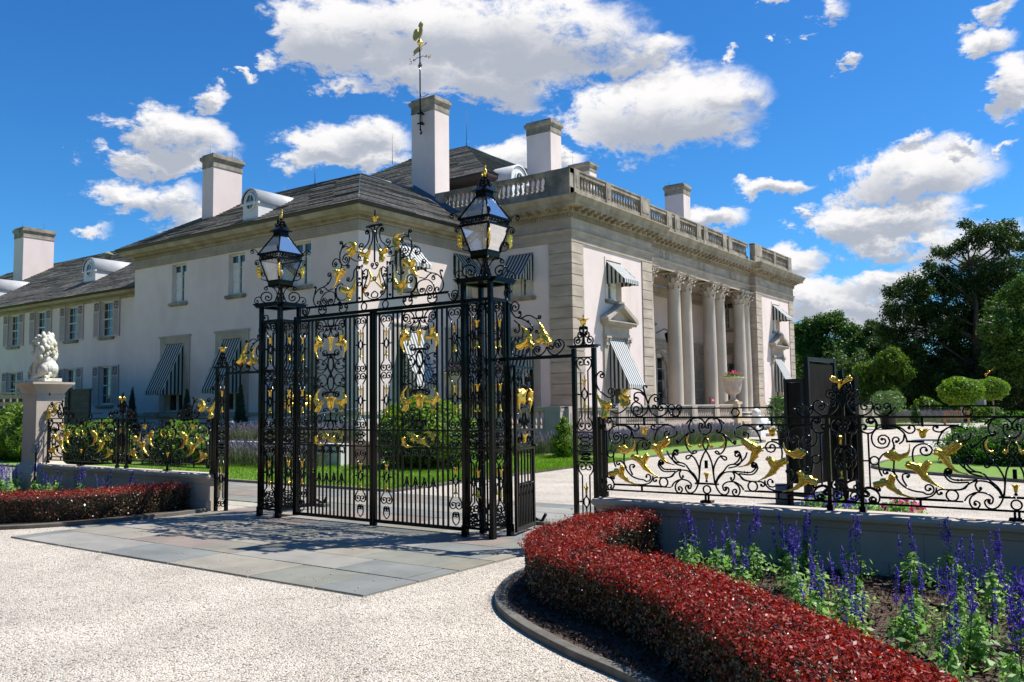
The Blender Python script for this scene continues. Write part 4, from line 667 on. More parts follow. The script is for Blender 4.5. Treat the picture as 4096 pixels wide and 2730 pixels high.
def foot_gate(hx, hy, ex, ey, label):
    a = Vector((ex - hx, ey - hy, 0)); L = a.length; a.normalize(); nrm = Vector((a.y, -a.x, 0)); t = thing('foot_gate', label, 'gate', (hx, hy, 0), 0, 'open foot gates')
    F = lambda u, z, d: (hx + a.x * u + nrm.x * d, hy + a.y * u + nrm.y * d, z)
    fr = MB()
    for u in (.02, L - .02): fr.fbox(F, u - .02, u + .02, .06, 2.16, -.018, .018)
    for z, w in ((.09, .06), (1.09, .025), (1.33, .025), (2.14, .03)): fr.fbox(F, .041, L - .041, z - w / 2, z + w / 2, -.016, .016)
    fr.build('frame', M['iron'], t)
    b = MB(); n = 6
    for k in range(1, n): u = L * k / n; b.fbox(F, u - .009, u + .009, .12, 1.075, -.009, .009)
    for k in range(n): u = L * (k + .5) / n; b.fbox(F, u - .008, u + .008, .12, .6, -.008, .008); stroke(b, [(u - .05, .5), (u, .66)], F, None, None, .01); stroke(b, [(u + .05, .5), (u, .66)], F, None, None, .01)
    b.build('bars', M['iron'], t)
    ir = MB(); c = L / 2; q = L / 2 - .05
    for s in (-1, 1):
        stroke(ir, [(c, 2.1), (c + s * .1, 2.09), (c + s * q, 2.0), (c + s * q * .8, 1.9)], F, None, (c + s * q * .55, 1.98), .012); stroke(ir, [(c + s * .06, 1.92), (c + s * q * .9, 1.86), (c + s * q, 1.75)], F, (c + s * .1, 1.86), None, .012)
        stroke(ir, [(c, 1.62), (c + s * .14, 1.6), (c + s * q, 1.5), (c + s * q * .9, 1.38), (c + s * .12, 1.37)], F, None, (c + s * .13, 1.44), .012); stroke(ir, [(c, 1.35), (c + s * .05, 1.47), (c + s * .03, 1.55)], F, None, None, .012)
        stroke(ir, [(c, 1.12), (c + s * .1, 1.13), (c + s * q, 1.2), (c + s * q * .85, 1.3)], F, None, (c + s * q * .6, 1.22), .012)
    stroke(ir, [(c - .08, 1.9), (c + .08, 1.9)], F, None, None, .025); stroke(ir, [(c - .09, 1.62), (c + .09, 1.62)], F, None, None, .025); ir.build('scrollwork', M['iron'], t)
    for s in (-1, 1): m = MB(); leaf(m, [(c + s * .17, 1.56), (c + s * .22, 1.68), (c + s * .2, 1.78), (c + s * .12, 1.83)], .12, F, (c + s * .1, 1.7), 3); m.build('gilded_leaf', M['gold'], t)
    m = MB(); tulip(m, (c, 1.86), (c, 1.66), .06, F); m.build('gilded_flower', M['gold'], t); m = MB(); tulip(m, (c, 1.28), (c, 1.16), .06, F); m.build('gilded_flower', M['gold'], t)
    h = MB(); h.tube([F(L - .02, 1.12, .02), F(L + .05, 1.12, .03)], .014); h.build('latch', M['iron'], t)
foot_gate(-6.32, 8.88, -6.48, 9.53, 'narrow foot gate swung open behind the right pillar, gold leaves catching the sun')
foot_gate(-10.93, 8.93, -10.80, 9.58, 'narrow foot gate swung open behind the left pillar, mostly hidden by ironwork')

# ---- fences on the low walls
def fence(panels, mids, ends, rails, label, slim, sside, pier=None):
    x0, x1 = rails; t = thing('iron_fence', label, 'fence', ((x0 + x1) / 2, GY, .6), 0, 'iron fences on the low walls')
    r = MB()
    r.box(x0, x1, GY - .012, GY + .012, 1.488, 1.508); r.box(x0, x1, GY - .011, GY + .011, .672, .69); r.build('rail', M['iron'], t)
    for a, b in ends['top']: tr = MB(); tr.box(a, b, GY - .010, GY + .010, 1.588, 1.603); tr.build('top_rail', M['iron'], t)
    for x in ends['posts']: ps = MB(); upright(ps, x, GY, .62, 1.5, .036); upright(ps, x, GY, .60, .66, .06); ps.build('post', M['iron'], t)
    for cx in panels:
        ir = MB()
        for s in (-1, 1):
            a, b = cx + s * .845, cx + s * 1.12; ir.box(min(cx + s * .42, cx + s * 1.12), max(cx + s * .42, cx + s * 1.12), GY - .009, GY + .009, 1.414, 1.43)
            a2 = sorted((cx + s * .55, cx + s * 1.12)); ir.box(a2[0], a2[1], GY - .009, GY + .009, .74, .755)
        draw(T_PANEL, FG, cx, ir, t, (1, -1), bw=.0145); ir.box(cx - .06, cx + .06, GY - .05, GY + .05, .6, .622)
        for q in ends['rings']:
            if abs(q - cx) < 1.3: sweep2(ir, ellipse((q, 1.548), .04, .04), FG, .013, .024, closed=True)
        ir.build('scroll_panel', M['iron'], t)
    for cx in mids:
        ir = MB(); draw(T_MID, FG, cx, ir, t, (1, -1), bw=.0145); draw(T_MIDC, FG, cx, ir, t)
        upright(ir, cx, GY, .69, 1.95, .03)
        for z in (1.62, 1.75, 1.87, 1.2): ir.sphere((cx, GY, z), .026)
        spike(ir, (cx, 2.0), (cx, 1.86), .02, FG)
        for s in (-1, 1): upright(ir, cx + s * .15, GY, .62, 1.5, .038); upright(ir, cx + s * .15, GY, .6, .65, .06)
        ir.build('pilaster', M['iron'], t)
    ir = MB(); draw(T_END, FG, slim, ir, t, (sside,), bw=.0145)
    ir.build('end_crest', M['iron'], t)
    if pier is not None: ir = MB(); draw(T_END, FG, pier, ir, t, (-sside,), bw=.0145); ir.build('end_crest', M['iron'], t)
fence([-3.67, -.83, 2.0], [-2.25, .6], {'top': [(-4.43, -2.93), (-1.57, -.12)], 'posts': [-4.955, -4.90], 'rings': [-4.0, -3.33, -1.17, -.5]}, (-4.97, 3.4), 'long black iron fence with gold leaves on the right wall', -5.15, 1)
fence([-13.52, -16.38], [-14.95], {'top': [(-14.28, -12.73), (-17.17, -15.63)], 'posts': [-12.205, -12.26, -17.66], 'rings': [-13.2, -13.85, -16.05, -16.7]}, (-17.68, -12.19), 'short sunlit black iron fence with gold leaves ending at the lion pier', -12.01, -1, -17.90)
# ---------------------------------------------------------------- the mansion
HOUSE = thing('mansion', 'large cream stucco mansion with stone columned portico, slate roofs, striped awnings and tall chimneys', 'house', (-21.8, 28, 0))
def part(mb, name, mat, parent=None, label=None, **k):
    o = mb.build(name, mat, parent or HOUSE, **k)
    if label: o['label'] = label
    return o
def wall(F, u0, u1, z0, z1, holes=(), t=.22, name='wall', mat=None):
    m = MB(); us = sorted({u0, u1, *[h[0] for h in holes], *[h[1] for h in holes]}); zs = sorted({z0, z1, *[h[2] for h in holes], *[h[3] for h in holes]})
    us = [u for u in us if u0 <= u <= u1]; zs = [z for z in zs if z0 <= z <= z1]
    for i in range(len(us) - 1):
        for j in range(len(zs) - 1):
            cu, cz = (us[i] + us[i + 1]) / 2, (zs[j] + zs[j + 1]) / 2
            if any(h[0] < cu < h[1] and h[2] < cz < h[3] for h in holes): continue
            m.quad(F(us[i], zs[j], 0), F(us[i + 1], zs[j], 0), F(us[i + 1], zs[j + 1], 0), F(us[i], zs[j + 1], 0))
    for h in holes:
        for (a, b), (c, d) in (((h[0], h[2]), (h[0], h[3])), ((h[1], h[2]), (h[1], h[3])), ((h[0], h[2]), (h[1], h[2])), ((h[0], h[3]), (h[1], h[3]))):
            m.quad(F(a, b, 0), F(c, d, 0), F(c, d, -t), F(a, b, -t))
    return part(m, name, mat or M['stucco'], recalc=False)
def window(F, u0, u1, z0, z1, back=-.2, cols=2, rows=3, split=True, sill=True, curtain=0, parent=None, mat='frame_paint', sash=False):
    f = MB(); w = .07; d0, d1 = back, back + .07
    f.fbox(F, u0, u0 + w, z0, z1, d0, d1); f.fbox(F, u1 - w, u1, z0, z1, d0, d1); f.fbox(F, u0 + w, u1 - w, z1 - w, z1, d0, d1); f.fbox(F, u0 + w, u1 - w, z0, z0 + w, d0, d1)
    uc = (u0 + u1) / 2
    if split: f.fbox(F, uc - .045, uc + .045, z0 + w, z1 - w, d0, d1 + .012)
    if sash: f.fbox(F, u0 + w, u1 - w, (z0 + z1) / 2 - .03, (z0 + z1) / 2 + .03, d0, d1 + .012)
    for r in range(1, rows):
        z = z0 + (z1 - z0) * r / rows
        for a, b in (((u0 + w, uc - .045), (uc + .045, u1 - w)) if split else ((u0 + w, u1 - w),)): f.fbox(F, a, b, z - .012, z + .012, d0 + .005, d1 - .02)
    for c in range(1, cols):
        u = u0 + w + (u1 - u0 - 2 * w) * c / cols
        if not (split and abs(u - uc) < .05): f.fbox(F, u - .012, u + .012, z0 + w, z1 - w, d0 + .006, d1 - .021)
    o = part(f, 'window', M[mat], parent)
    p = MB(); p.fbox(F, u0 + .02, u1 - .02, z0 + .02, z1 - .02, d0 + .005, d0 + .02); part(p, 'pane', M['pane'], o)
    if curtain:
        c = MB()
        for a, b in ((u0 + w, u0 + (u1 - u0) * .40), (u1 - (u1 - u0) * .40, u1 - w)):
            n = 8; hs = z0 + (z1 - z0) * curtain
            for k in range(n):
                q0, q1 = a + (b - a) * k / n, a + (b - a) * (k + 1) / n; e0 = .004 * (k % 2); e1 = .004 * ((k + 1) % 2)
                c.quad(F(q0, z0 + w, d0 + .022 + e0), F(q1, z0 + w, d0 + .022 + e1), F(q1, hs, d0 + .022 + e1), F(q0, hs, d0 + .022 + e0))
        part(c, 'curtain', M['curtain'], o)
    if sill:
        s = MB(); s.fbox(F, u0 - .12, u1 + .12, z0 - .13, z0 - .02, -.2, .10); s.fbox(F, u0 - .07, u1 + .07, z0 - .17, z0 - .1305, -.1, .05); part(s, 'sill', M['stone_dirty'], o)
    return o
def awning(F, u0, u1, zt, zb, proj, val=.16, pale=False, sag=.0):
    m = MB(); n = max(8, int((u1 - u0) / .085)); pat = [0, 1, 0, 1]
    n += n % 2 == 0
    for k in range(n):
        a, b = u0 + (u1 - u0) * k / n, u0 + (u1 - u0) * (k + 1) / n; mi = k % 2; sg = [0, .3, .5, .7, 1]
        for q in range(4):
            t0, t1 = sg[q], sg[q + 1]; e = lambda t: -.04 * math.sin(PI * t)
            m.quad(F(a, zt + (zb - zt) * t0 + e(t0), .03 + proj * t0), F(b, zt + (zb - zt) * t0 + e(t0), .03 + proj * t0), F(b, zt + (zb - zt) * t1 + e(t1), .03 + proj * t1), F(a, zt + (zb - zt) * t1 + e(t1), .03 + proj * t1), mi)
            for z in (): pass
        c = (a + b) / 2; dz = [0, .025, 0]
        for q in range(2):
            p0, p1 = (a, c) if q == 0 else (c, b); s0, s1 = (-.0, .028) if q == 0 else (.028, 0)
            ph = lambda u: .03 * math.sin((u - u0) * 21)
            m.quad(F(p0, zb - val + .028 * abs(math.sin((p0 - u0) * 9)), .03 + proj + .01), F(p1, zb - val + .028 * abs(math.sin((p1 - u0) * 9)), .03 + proj + .01), F(p1, zb, .03 + proj), F(p0, zb, .03 + proj), mi)
    nd = max(6, int(proj / .085))
    for u, s in ((u0, -1), (u1, 1)):
        for k in range(nd):
            d0, d1 = .03 + proj * k / nd, .03 + proj * (k + 1) / nd; z = lambda d: zt + (zb - zt) * (d - .03) / proj
            w0 = .012 * math.sin(k * 1.9); w1 = .012 * math.sin((k + 1) * 1.9)
            lo = lambda d: zb - val + .03 * abs(math.sin(d * 8))
            m.quad(F(u + s * w0, lo(d0), d0), F(u + s * w1, lo(d1), d1), F(u, z(d1), d1), F(u, z(d0), d0), 2 + (k + 1) % 2)
    o = part(m, 'awning', [M['awn_white_pale' if pale else 'awn_white'], M['awn_green_pale' if pale else 'awn_green'], M['awn_white'], M['awn_green']], recalc=False)
    md = o.modifiers.new('cloth', 'SOLIDIFY'); md.thickness = .006
    return o
def clothmat(name, c):
    m, nt, b = newmat(name); b.inputs['Base Color'].default_value = (*c, 1); b.inputs['Roughness'].default_value = .9; b.inputs['Specular IOR Level'].default_value = .1
    tr = nt.nodes.new('ShaderNodeBsdfTranslucent'); tr.inputs[0].default_value = (*[v * .9 for v in c], 1); mx = nt.nodes.new('ShaderNodeMixShader'); mx.inputs[0].default_value = .25
    nt.links.new(b.outputs[0], mx.inputs[1]); nt.links.new(tr.outputs[0], mx.inputs[2]); nt.links.new(mx.outputs[0], nt.nodes['Material Output'].inputs[0]); return m
M['awn_white'] = clothmat('awning_white_stripe', (.56, .565, .52)); M['awn_green'] = clothmat('awning_green_stripe', (.03, .052, .038))
M['awn_white_pale'] = clothmat('sun_glare_white_stripe', (.72, .72, .71)); M['awn_green_pale'] = clothmat('sun_glare_green_stripe', (.19, .205, .20))  # sunlit tops: paler copies of the stripes, glare painted into the colour
def mould(mb, path, prof, closed=False):
    """sweep a (d, z) profile along plan points, outward to the right of travel, mitred"""
    P = [Vector(p) for p in path]; n = len(P); off = []
    for i in range(n):
        def nrm(a, b): t = (b - a).normalized(); return Vector((t.y, -t.x))
        n1 = nrm(P[i - 1], P[i]) if i > 0 else nrm(P[i], P[i + 1]); n2 = nrm(P[i], P[i + 1]) if i < n - 1 else n1
        b = (n1 + n2); off.append(b / max(.2, b.dot(n1)))
    K = len(prof); vs = [(P[i].x + off[i].x * d, P[i].y + off[i].y * d, z) for i in range(n) for d, z in prof]
    fs = [(i * K + j, (i + 1) * K + j, (i + 1) * K + j + 1, i * K + j + 1) for i in range(n - 1) for j in range(K - 1)]
    fs += [tuple(range(K))[::-1], tuple((n - 1) * K + j for j in range(K))]
    mb.add(vs, fs)
PX = -17.15; FP = FX(PX); FS = FY(28.0); WX = -21.8; FW = FX(WX); FN = FY(21.25); FV = FY(22.0)
RX = -17.5                                                    # portico entablature plane
L0, L1, R0, R1 = 28.0, 34.85, 48.2, 55.0
# walls with their openings
upN = [(-33.12, -32.06, 6.2, 7.85), (-29.2, -28.16, 6.2, 7.85), (-25.36, -24.28, 6.2, 7.85)]
loN = [(-33.42, -32.12, 1.55, 4.45), (-29.52, -28.26, 1.55, 4.45), (-25.55, -24.28, 1.55, 4.45)]
wall(FN, -35.97, WX, 0, 7.92, upN + loN, name='wing_front_wall')
upW = [(23.08, 24.3, 6.12, 7.82), (26.5, 27.72, 6.12, 7.82)]; loW = [(23.3, 24.55, 1.6, 4.45), (26.3, 27.5, 1.6, 4.45)]
wall(FW, 21.25, 28, 0, 7.92, upW + loW, name='wing_side_wall')
upS = [(-20.15, -18.92, 5.98, 7.72)]; loS = [(-20.15, -18.95, 1.6, 4.4)]
wall(FS, -24.0, PX, 0, 9.7, upS + loS, name='pavilion_side_wall')
upL = [(30.68, 31.94, 5.95, 7.58)]; loL = [(30.75, 32.1, 1.6, 4.4)]
wall(FP, L0, L1, 0, 9.7, upL + loL, name='pavilion_front_wall')
upR = [(51.0, 52.26, 5.95, 7.58)]; loR = [(50.95, 52.3, 1.6, 4.4)]
wall(FP, R0, R1, 0, 9.7, upR + loR, name='pavilion_front_wall')
svu = [(c - .58, c + .58, 5.18, 6.88) for c in (-39.57, -42.85, -46.0, -48.95, -52.3, -55.6)]; svl = [(c - .58, c + .58, 1.92, 3.75) for c in (-39.57, -42.85, -46.0, -48.95, -52.3, -55.6)]
wall(FV, -64, -35.97, 0, 6.95, svu + svl, name='service_wall')
m = MB(); m.quad((-35.97, 21.25, 0), (-35.97, 23, 0), (-35.97, 23, 9), (-35.97, 21.25, 9)); part(m, 'wing_end_wall', M['stucco'])
m = MB(); m.quad((PX, R1, 0), (-24, R1, 0), (-24, R1, 9.7), (PX, R1, 9.7)); m.quad((-24, L0, 9.6), (-24, R1, 9.6), (PX + .3, R1, 9.6), (PX + .3, L0, 9.6)); part(m, 'flat_roof', M['lead'])
# loggia behind the columns
FB = FX(-20.45); FR = FY(R0)
wall(FB, L1 - .2, R0, 0, 8.05, [(41.4, 43.0, .9, 4.2), (37.2, 38.4, .9, 4.2), (44.6, 45.8, 6.0, 7.5), (40.6, 41.8, 6.0, 7.5)], name='loggia_back_wall')
wall(FR, -20.45, PX - .01, 0, 8.05, [(-19.38, -18.48, 5.95, 7.6), (-19.38, -18.48, 1.6, 4.0)], name='loggia_side_wall')
m = MB(); m.quad((-20.45, L1, .9), (RX + .4, L1, .9), (RX + .4, R0, .9), (-20.45, R0, .9)); m.quad((-20.45, L1, 8.06), (RX, L1, 8.06), (RX, R0, 8.06), (-20.45, R0, 8.06)); m.quad((-20.45, L1, 0), (PX, L1, 0), (PX, L1, 8), (-20.45, L1, 8)); m.quad((RX + .4, L1, 0), (RX + .4, R0, 0), (RX + .4, R0, .9), (RX + .4, L1, .9)); part(m, 'loggia_floor_and_ceiling', M['stone'])
m = MB()
for F, a, b, hs in ((FB, L1, R0 - .03, [(41.2, 43.2, 4.6), (37.0, 38.6, 4.6)]), (FR, -20.42, RX - .3, [(-19.6, -18.3, 4.3)])):
    z = .95; k = 0
    while z < 4.95:
        u = a - (.4 if k % 2 else 0)
        while u < b:
            u0, u1 = max(a, u), min(b, u + .86)
            if u1 - u0 > .05 and not any(h[0] < (u0 + u1) / 2 < h[1] and z < h[2] for h in hs): m.fbox(F, u0, u1 - .03, z, z + .47, .0, .035)
            u += .88
        z += .5; k += 1
    m.fbox(F, a, b, 4.97, 5.12, 0, .10)
    m.fbox(F, a, b, 7.45, 7.62, 0, .06); m.fbox(F, a, b, 7.63, 8.0, 0, .12)
part(m, 'rusticated_blocks', M['stone_grey'])
m = MB()                                                      # arched door surround on the loggia wall
for k in range(13):
    a0, a1 = PI * k / 13, PI * (k + 1) / 13
    for r0, r1, d in ((.86, 1.06, .09),): m.add([FB(42.2 + r * math.cos(a), 3.5 + r * math.sin(a), dd) for dd in (0, d) for a in (a0, a1) for r in (r0, r1)], [(0, 1, 3, 2), (4, 6, 7, 5), (0, 2, 6, 4), (1, 5, 7, 3), (0, 4, 5, 1), (2, 3, 7, 6)])
for s in (-1, 1): m.fbox(FB, 42.2 + s * .96 - .1, 42.2 + s * .96 + .1, .9, 3.5, 0, .09)
m.fbox(FB, 41.0, 43.4, 4.62, 4.8, .02, .2); part(m, 'arched_doorway', M['stone'])
for (a, b, c, d) in [(41.4, 43.0, .9, 4.2), (37.2, 38.4, .9, 4.2)]: window(FB, a, b, c, d, rows=5, sill=False)
for (a, b, c, d) in [(44.6, 45.8, 6.0, 7.5), (40.6, 41.8, 6.0, 7.5)]: window(FB, a, b, c, d, rows=3, curtain=.7)
for (a, b, c, d) in [(-19.38, -18.48, 5.95, 7.6), (-19.38, -18.48, 1.6, 4.0)]: window(FR, a, b, c, d, rows=4, curtain=.75, split=False, cols=2)
# quoins
def quoins(F, u0, u1, z0=1.62, z1=7.96, h=.423):
    m = MB(); z = z0
    while z < z1 - .1: m.fbox(F, u0, u1, z, min(z1, z + h - .035), 0, .045); z += h
    m.fbox(F, u0 + .02, u1 - .02, z0 + .01, z1 - .01, -.01, .012)
    m.fbox(F, u0 - .03, u1 + .03, 1.42, z0 - .002, 0, .09); m.fbox(F, u0, u1, .0, 1.418, 0, .05)
    return part(m, 'quoins', M['stone'])
quoins(FS, -18.17, PX + .045); quoins(FP, L0, L0 + .84); quoins(FP, L1 - .95, L1); quoins(FP, R0, R0 + .95); quoins(FP, R1 - .84, R1); quoins(FY(R0), RX - .1, PX - .002)
for F, a, b in ((FN, -35.97, WX), (FS, -21.8, -18.25), (FP, L0 + .95, L1 - 1.05), (FP, R0 + 1.05, R1 - .95), (FW, 21.25, 27.9)): m = MB(); m.fbox(F, a, b, 1.38, 1.5, 0, .06); part(m, 'water_table', M['stone_grey'])
# portico entablature, cornice, balustrade
EP = [(-24.0, 28.0), (PX, 28.0), (PX, L1), (RX, L1), (RX, R0), (PX, R0), (PX, R1), (-22, R1)]
m = MB(); mould(m, EP, [(0, 7.96), (.05, 7.965), (.05, 8.12), (.08, 8.125), (.08, 8.32), (.13, 8.345), (.15, 8.40), (.05, 8.41), (.05, 8.88), (0, 8.885)])                       # and the joints of the frieze blocks
for F, a, b in ((FS, -21.5, PX), (FP, L0, L1), (FX(RX), L1, R0), (FP, R0, R1)):
    u = a + .5
    while u < b - .2: m.fbox(F, u, u + .014, 8.42, 8.87, .04, .0515, 1); u += .83
part(m, 'entablature', [M['stone'], M['stone_dirty']])
for y in (36.55, 37.2, 40.95, 41.6, 45.25, 45.9):
    F = FX(RX); m = MB()
    for r in (.2, .13): sweep2(m, ellipse((y, 8.65), r * .8, r), lambda u, z, d: F(u, z, .06 + d), .03, .02, 5, True)
    part(m, 'carved_wreath', M['stone_grey'])
m = MB(); mould(m, EP, [(.05, 8.885), (.10, 8.89), (.10, 9.05), (.14, 9.06), (.17, 9.13), (.17, 9.25), (.52, 9.255), (.56, 9.27), (.56, 9.40), (.60, 9.42), (.66, 9.54), (.70, 9.60), (.70, 9.64), (.25, 9.70), (.0, 9.70)])
def along(F, a, b, step, w, z0, z1, d0, d1):
    n = int((b - a) / step); s0 = (a + b) / 2 - (n - 1) * step / 2
    for k in range(n): u = s0 + k * step; m.fbox(F, u - w / 2, u + w / 2, z0, z1, d0, d1)
SEG = ((FS, -21.5, PX + .1), (FP, L0 - .1, L1 + .1), (FX(RX), L1 - .1, R0 + .1), (FP, R0 - .1, R1 + .1))
for F, a, b in SEG: along(F, a, b, .115, .068, 8.90, 9.04, .10, .15)
for F, a, b in SEG:
    along(F, a - .2, b + .2, .47, .17, 9.15, 9.253, .17, .5); along(F, a - .2, b + .2, .47, .13, 9.09, 9.149, .16, .34); along(F, a - .2, b + .2, .47, .21, 9.215, 9.254, .18, .53)
part(m, 'cornice', M['cornice'])
BAL = [(.055, 0), (.055, .05), (.03, .07), (.045, .12), (.068, .19), (.06, .26), (.036, .37), (.03, .44), (.045, .465), (.03, .48), (.055, .52), (.055, .58)]
def balustrade(F, u0, u1, piers, z0, zr, zt, d=-.12, mat='stone_dirty', spacing=.235, plinth=None, name='balustrade', base=None, q=.13):
    """piers: (u centre, width)"""
    m = MB(); m.fbox(F, u0, u1, zr, zt, d - q, d + q); m.fbox(F, u0, u1, zt - .04, zt + .012, d - q - .03, d + q + .03)
    m.fbox(F, u0, u1, plinth if plinth is not None else z0 - .4, z0, d - q, d + q)
    ed = sorted([(c - w / 2, c + w / 2) for c, w in piers]); k = (zr - z0) / .58
    for a, b in ed: m.fbox(F, a, b, z0 - (.3 if base is None else base), zt + .02, d - q - .03, d + q + .035); m.fbox(F, a + .12, b - .12, z0 + .06, zr - .06, d + q + .035, d + q + .05)
    gaps = []; pos = u0
    for a, b in ed:
        if a - pos > .2: gaps.append((pos, a))
        pos = b
    if u1 - pos > .2: gaps.append((pos, u1))
    for a, b in gaps:
        n = max(1, int(round((b - a) / spacing)))
        for i in range(n):
            u = a + (b - a) * (i + .5) / n; c = F(u, z0, d); m.lathe(c, [(r * 1.15, z * k) for r, z in BAL], 8); m.fbox(F, u - .065, u + .065, z0 + .0005, z0 + .09, d - .065, d + .065)
    return part(m, name, M[mat])
balustrade(FS, -24.02, PX + .012, [(-23.75, .5), (-20.9, .5), (-17.69, 1.104)], 10.10, 10.66, 10.85, plinth=9.65)
balustrade(FP, L0 + .255, L1, [(28.46, .4), (31.0, .42), (34.35, .9)], 10.10, 10.66, 10.85, plinth=9.65)
balustrade(FX(RX), L1 + .01, R0 - .01, [(37.6, .55), (38.5, .55), (41.1, .5), (42.0, .5), (44.6, .5), (45.4, .5)], 10.10, 10.66, 10.85, plinth=9.65)
balustrade(FP, R0, R1, [(48.9, 1.2), (51.8, .4), (54.6, .7)], 10.10, 10.66, 10.85, plinth=9.65)
# columns: shaft with entasis, base, leafy capital with volutes
def column(y, x=-17.72):
    sh = MB(); sh.lathe((x, y, 1.12), [(.375, 0), (.36, .05), (.352, .08), (.352, 1.2), (.35, 2.3), (.338, 3.6), (.318, 5.0), (.305, 6.0), (.33, 6.03), (.33, 6.09), (.30, 6.1)], 28); c = part(sh, 'column', M['stone_col'])
    b = MB(); b.box(x - .5, x + .5, y - .5, y + .5, .66, .82); b.lathe((x, y, .82), [(.49, 0), (.51, .05), (.49, .1), (.42, .12), (.40, .17), (.44, .2), (.46, .24), (.44, .28), (.38, .31)], 24); part(b, 'base', M['stone_col'], c)
    k = MB(); k.lathe((x, y, 7.2), [(.30, 0), (.31, .3), (.35, .55), (.42, .72)], 16)
    for row, (n, r0, z0, h, w) in enumerate(((8, .30, 7.22, .30, .20), (8, .315, 7.36, .36, .20))):
        for i in range(n):
            a = 2 * PI * (i + .5 * row) / n; F = lambda u, z, d, a=a: (x + (r0 + d) * math.cos(a) - u * math.sin(a), y + (r0 + d) * math.sin(a) + u * math.cos(a), z)
            vs = []; pr = [(0, .02, .75), (.4, .035, 1.), (.75, .07, .9), (.95, .15, .7), (1.0, .21, .5), (.9, .235, .35)]
            for t, d, ww in pr:
                for s in (-1, -.5, 0, .5, 1): vs.append(F(s * w * .5 * ww, z0 + h * t - abs(s) * .02, d + .02 * (1 - abs(s))))
            k.add(vs, [(i2 * 5 + j, i2 * 5 + j + 1, i2 * 5 + 6 + j, i2 * 5 + 5 + j) for i2 in range(5) for j in range(4)], True)
    for i in range(4):
        a = PI / 4 + i * PI / 2; F = lambda u, z, d, a=a: (x + u * math.cos(a) - d * math.sin(a), y + u * math.sin(a) + d * math.cos(a), z)
        stroke(k, [(.32, 7.55), (.38, 7.75), (.48, 7.86), (.57, 7.84), (.6, 7.76), (.55, 7.70)], F, None, (.535, 7.765), .05, .11)
        for da in (-.55, .55):
            F2 = lambda u, z, d, a=a + da: (x + u * math.cos(a) - d * math.sin(a), y + u * math.sin(a) + d * math.cos(a), z)
            stroke(k, [(.32, 7.55), (.37, 7.74), (.43, 7.83), (.46, 7.78)], F2, None, (.42, 7.775), .04, .07)
    P = [];
    for z, f in ((7.88, .93), (7.92, 1.), (7.97, 1.06), (7.99, 1.06)):
        for i in range(4):
            a0 = PI / 4 + i * PI / 2
            for t in (0, .12, .5, .88):
                a1 = a0 + t * PI / 2; r = (.62 if t == 0 else (.575 if t != .5 else .39)) * f; P.append((x + r * math.cos(a1), y + r * math.sin(a1), z))
    k.add(P, [(l * 16 + i, l * 16 + (i + 1) % 16, l * 16 + 16 + (i + 1) % 16, l * 16 + 16 + i) for l in range(3) for i in range(16)] + [tuple(range(16))[::-1], tuple(48 + i for i in range(16))])
    for a in range(4): k.sphere((x + .42 * math.cos(a * PI / 2), y + .42 * math.sin(a * PI / 2), 7.94), .06, 8, 6)
    part(k, 'capital', M['stone_col'], c)
for y in (35.45, 38.4, 39.72, 42.72, 44.05, 47.0, 48.28 - .42): column(y)
# windows and awnings
for h in upN: window(FN, *h, curtain=.8)
for h in loN:
    window(FN, *h, rows=4, sill=False, mat='frame_paint'); a, b = h[0], h[1]
    s = MB(); s.fbox(FN, a - .42, a - .002, .9, 4.47, 0, .05); s.fbox(FN, b + .002, b + .42, .9, 4.47, 0, .05); s.fbox(FN, a - .42, b + .42, 4.471, 4.70, 0, .05); s.fbox(FN, a - .47, b + .47, 4.70, 4.78, 0, .09); s.fbox(FN, a - .28, b + .28, 4.55, 4.62, .05, .065); s.fbox(FN, a - .5, b + .5, 1.35, 1.52, .0, .10); part(s, 'window_surround', M['stone_grey'])
    awning(FN, a + .02, b - .02, 4.42, 2.42, .95, .17)
for i, h in enumerate(upW):
    window(FW, *h, curtain=.5); awning(FW, h[0] + .02, h[1] - .02, 7.78, 6.95, .75, .15, pale=(i == 0))
for i, h in enumerate(loW):
    window(FW, *h, rows=4, sill=False); a, b = h[0], h[1]; s = MB(); e = min(b + .35, 27.94); s.fbox(FW, a - .35, a - .002, 1.5, 4.47, 0, .05); s.fbox(FW, b + .002, e, 1.5, 4.47, 0, .05); s.fbox(FW, a - .35, e, 4.471, 4.68, 0, .05); s.fbox(FW, a - .38, e, 4.681, 4.75, 0, .09); part(s, 'window_surround', M['stone_grey'])
    awning(FW, a + .02, b - .02, 4.42, 2.45, .85, .16, pale=(i == 0))
for h in upS: window(FS, *h, curtain=.6); awning(FS, h[0] + .01, h[1] - .01, 7.68, 6.72, .8, .17)
for h in loS:
    window(FS, *h, rows=4, sill=False); a, b = h[0], h[1]; s = MB(); s.fbox(FS, a - .42, a - .002, 1.5, 4.42, 0, .05); s.fbox(FS, b + .002, b + .3, 1.5, 4.42, 0, .05); s.fbox(FS, a - .42, b + .3, 4.421, 4.64, 0, .05); s.fbox(FS, a - .46, b + .34, 4.641, 4.76, 0, .1); part(s, 'window_surround', M['stone_grey']); awning(FS, a + .02, b - .02, 4.38, 2.45, .85, .16)
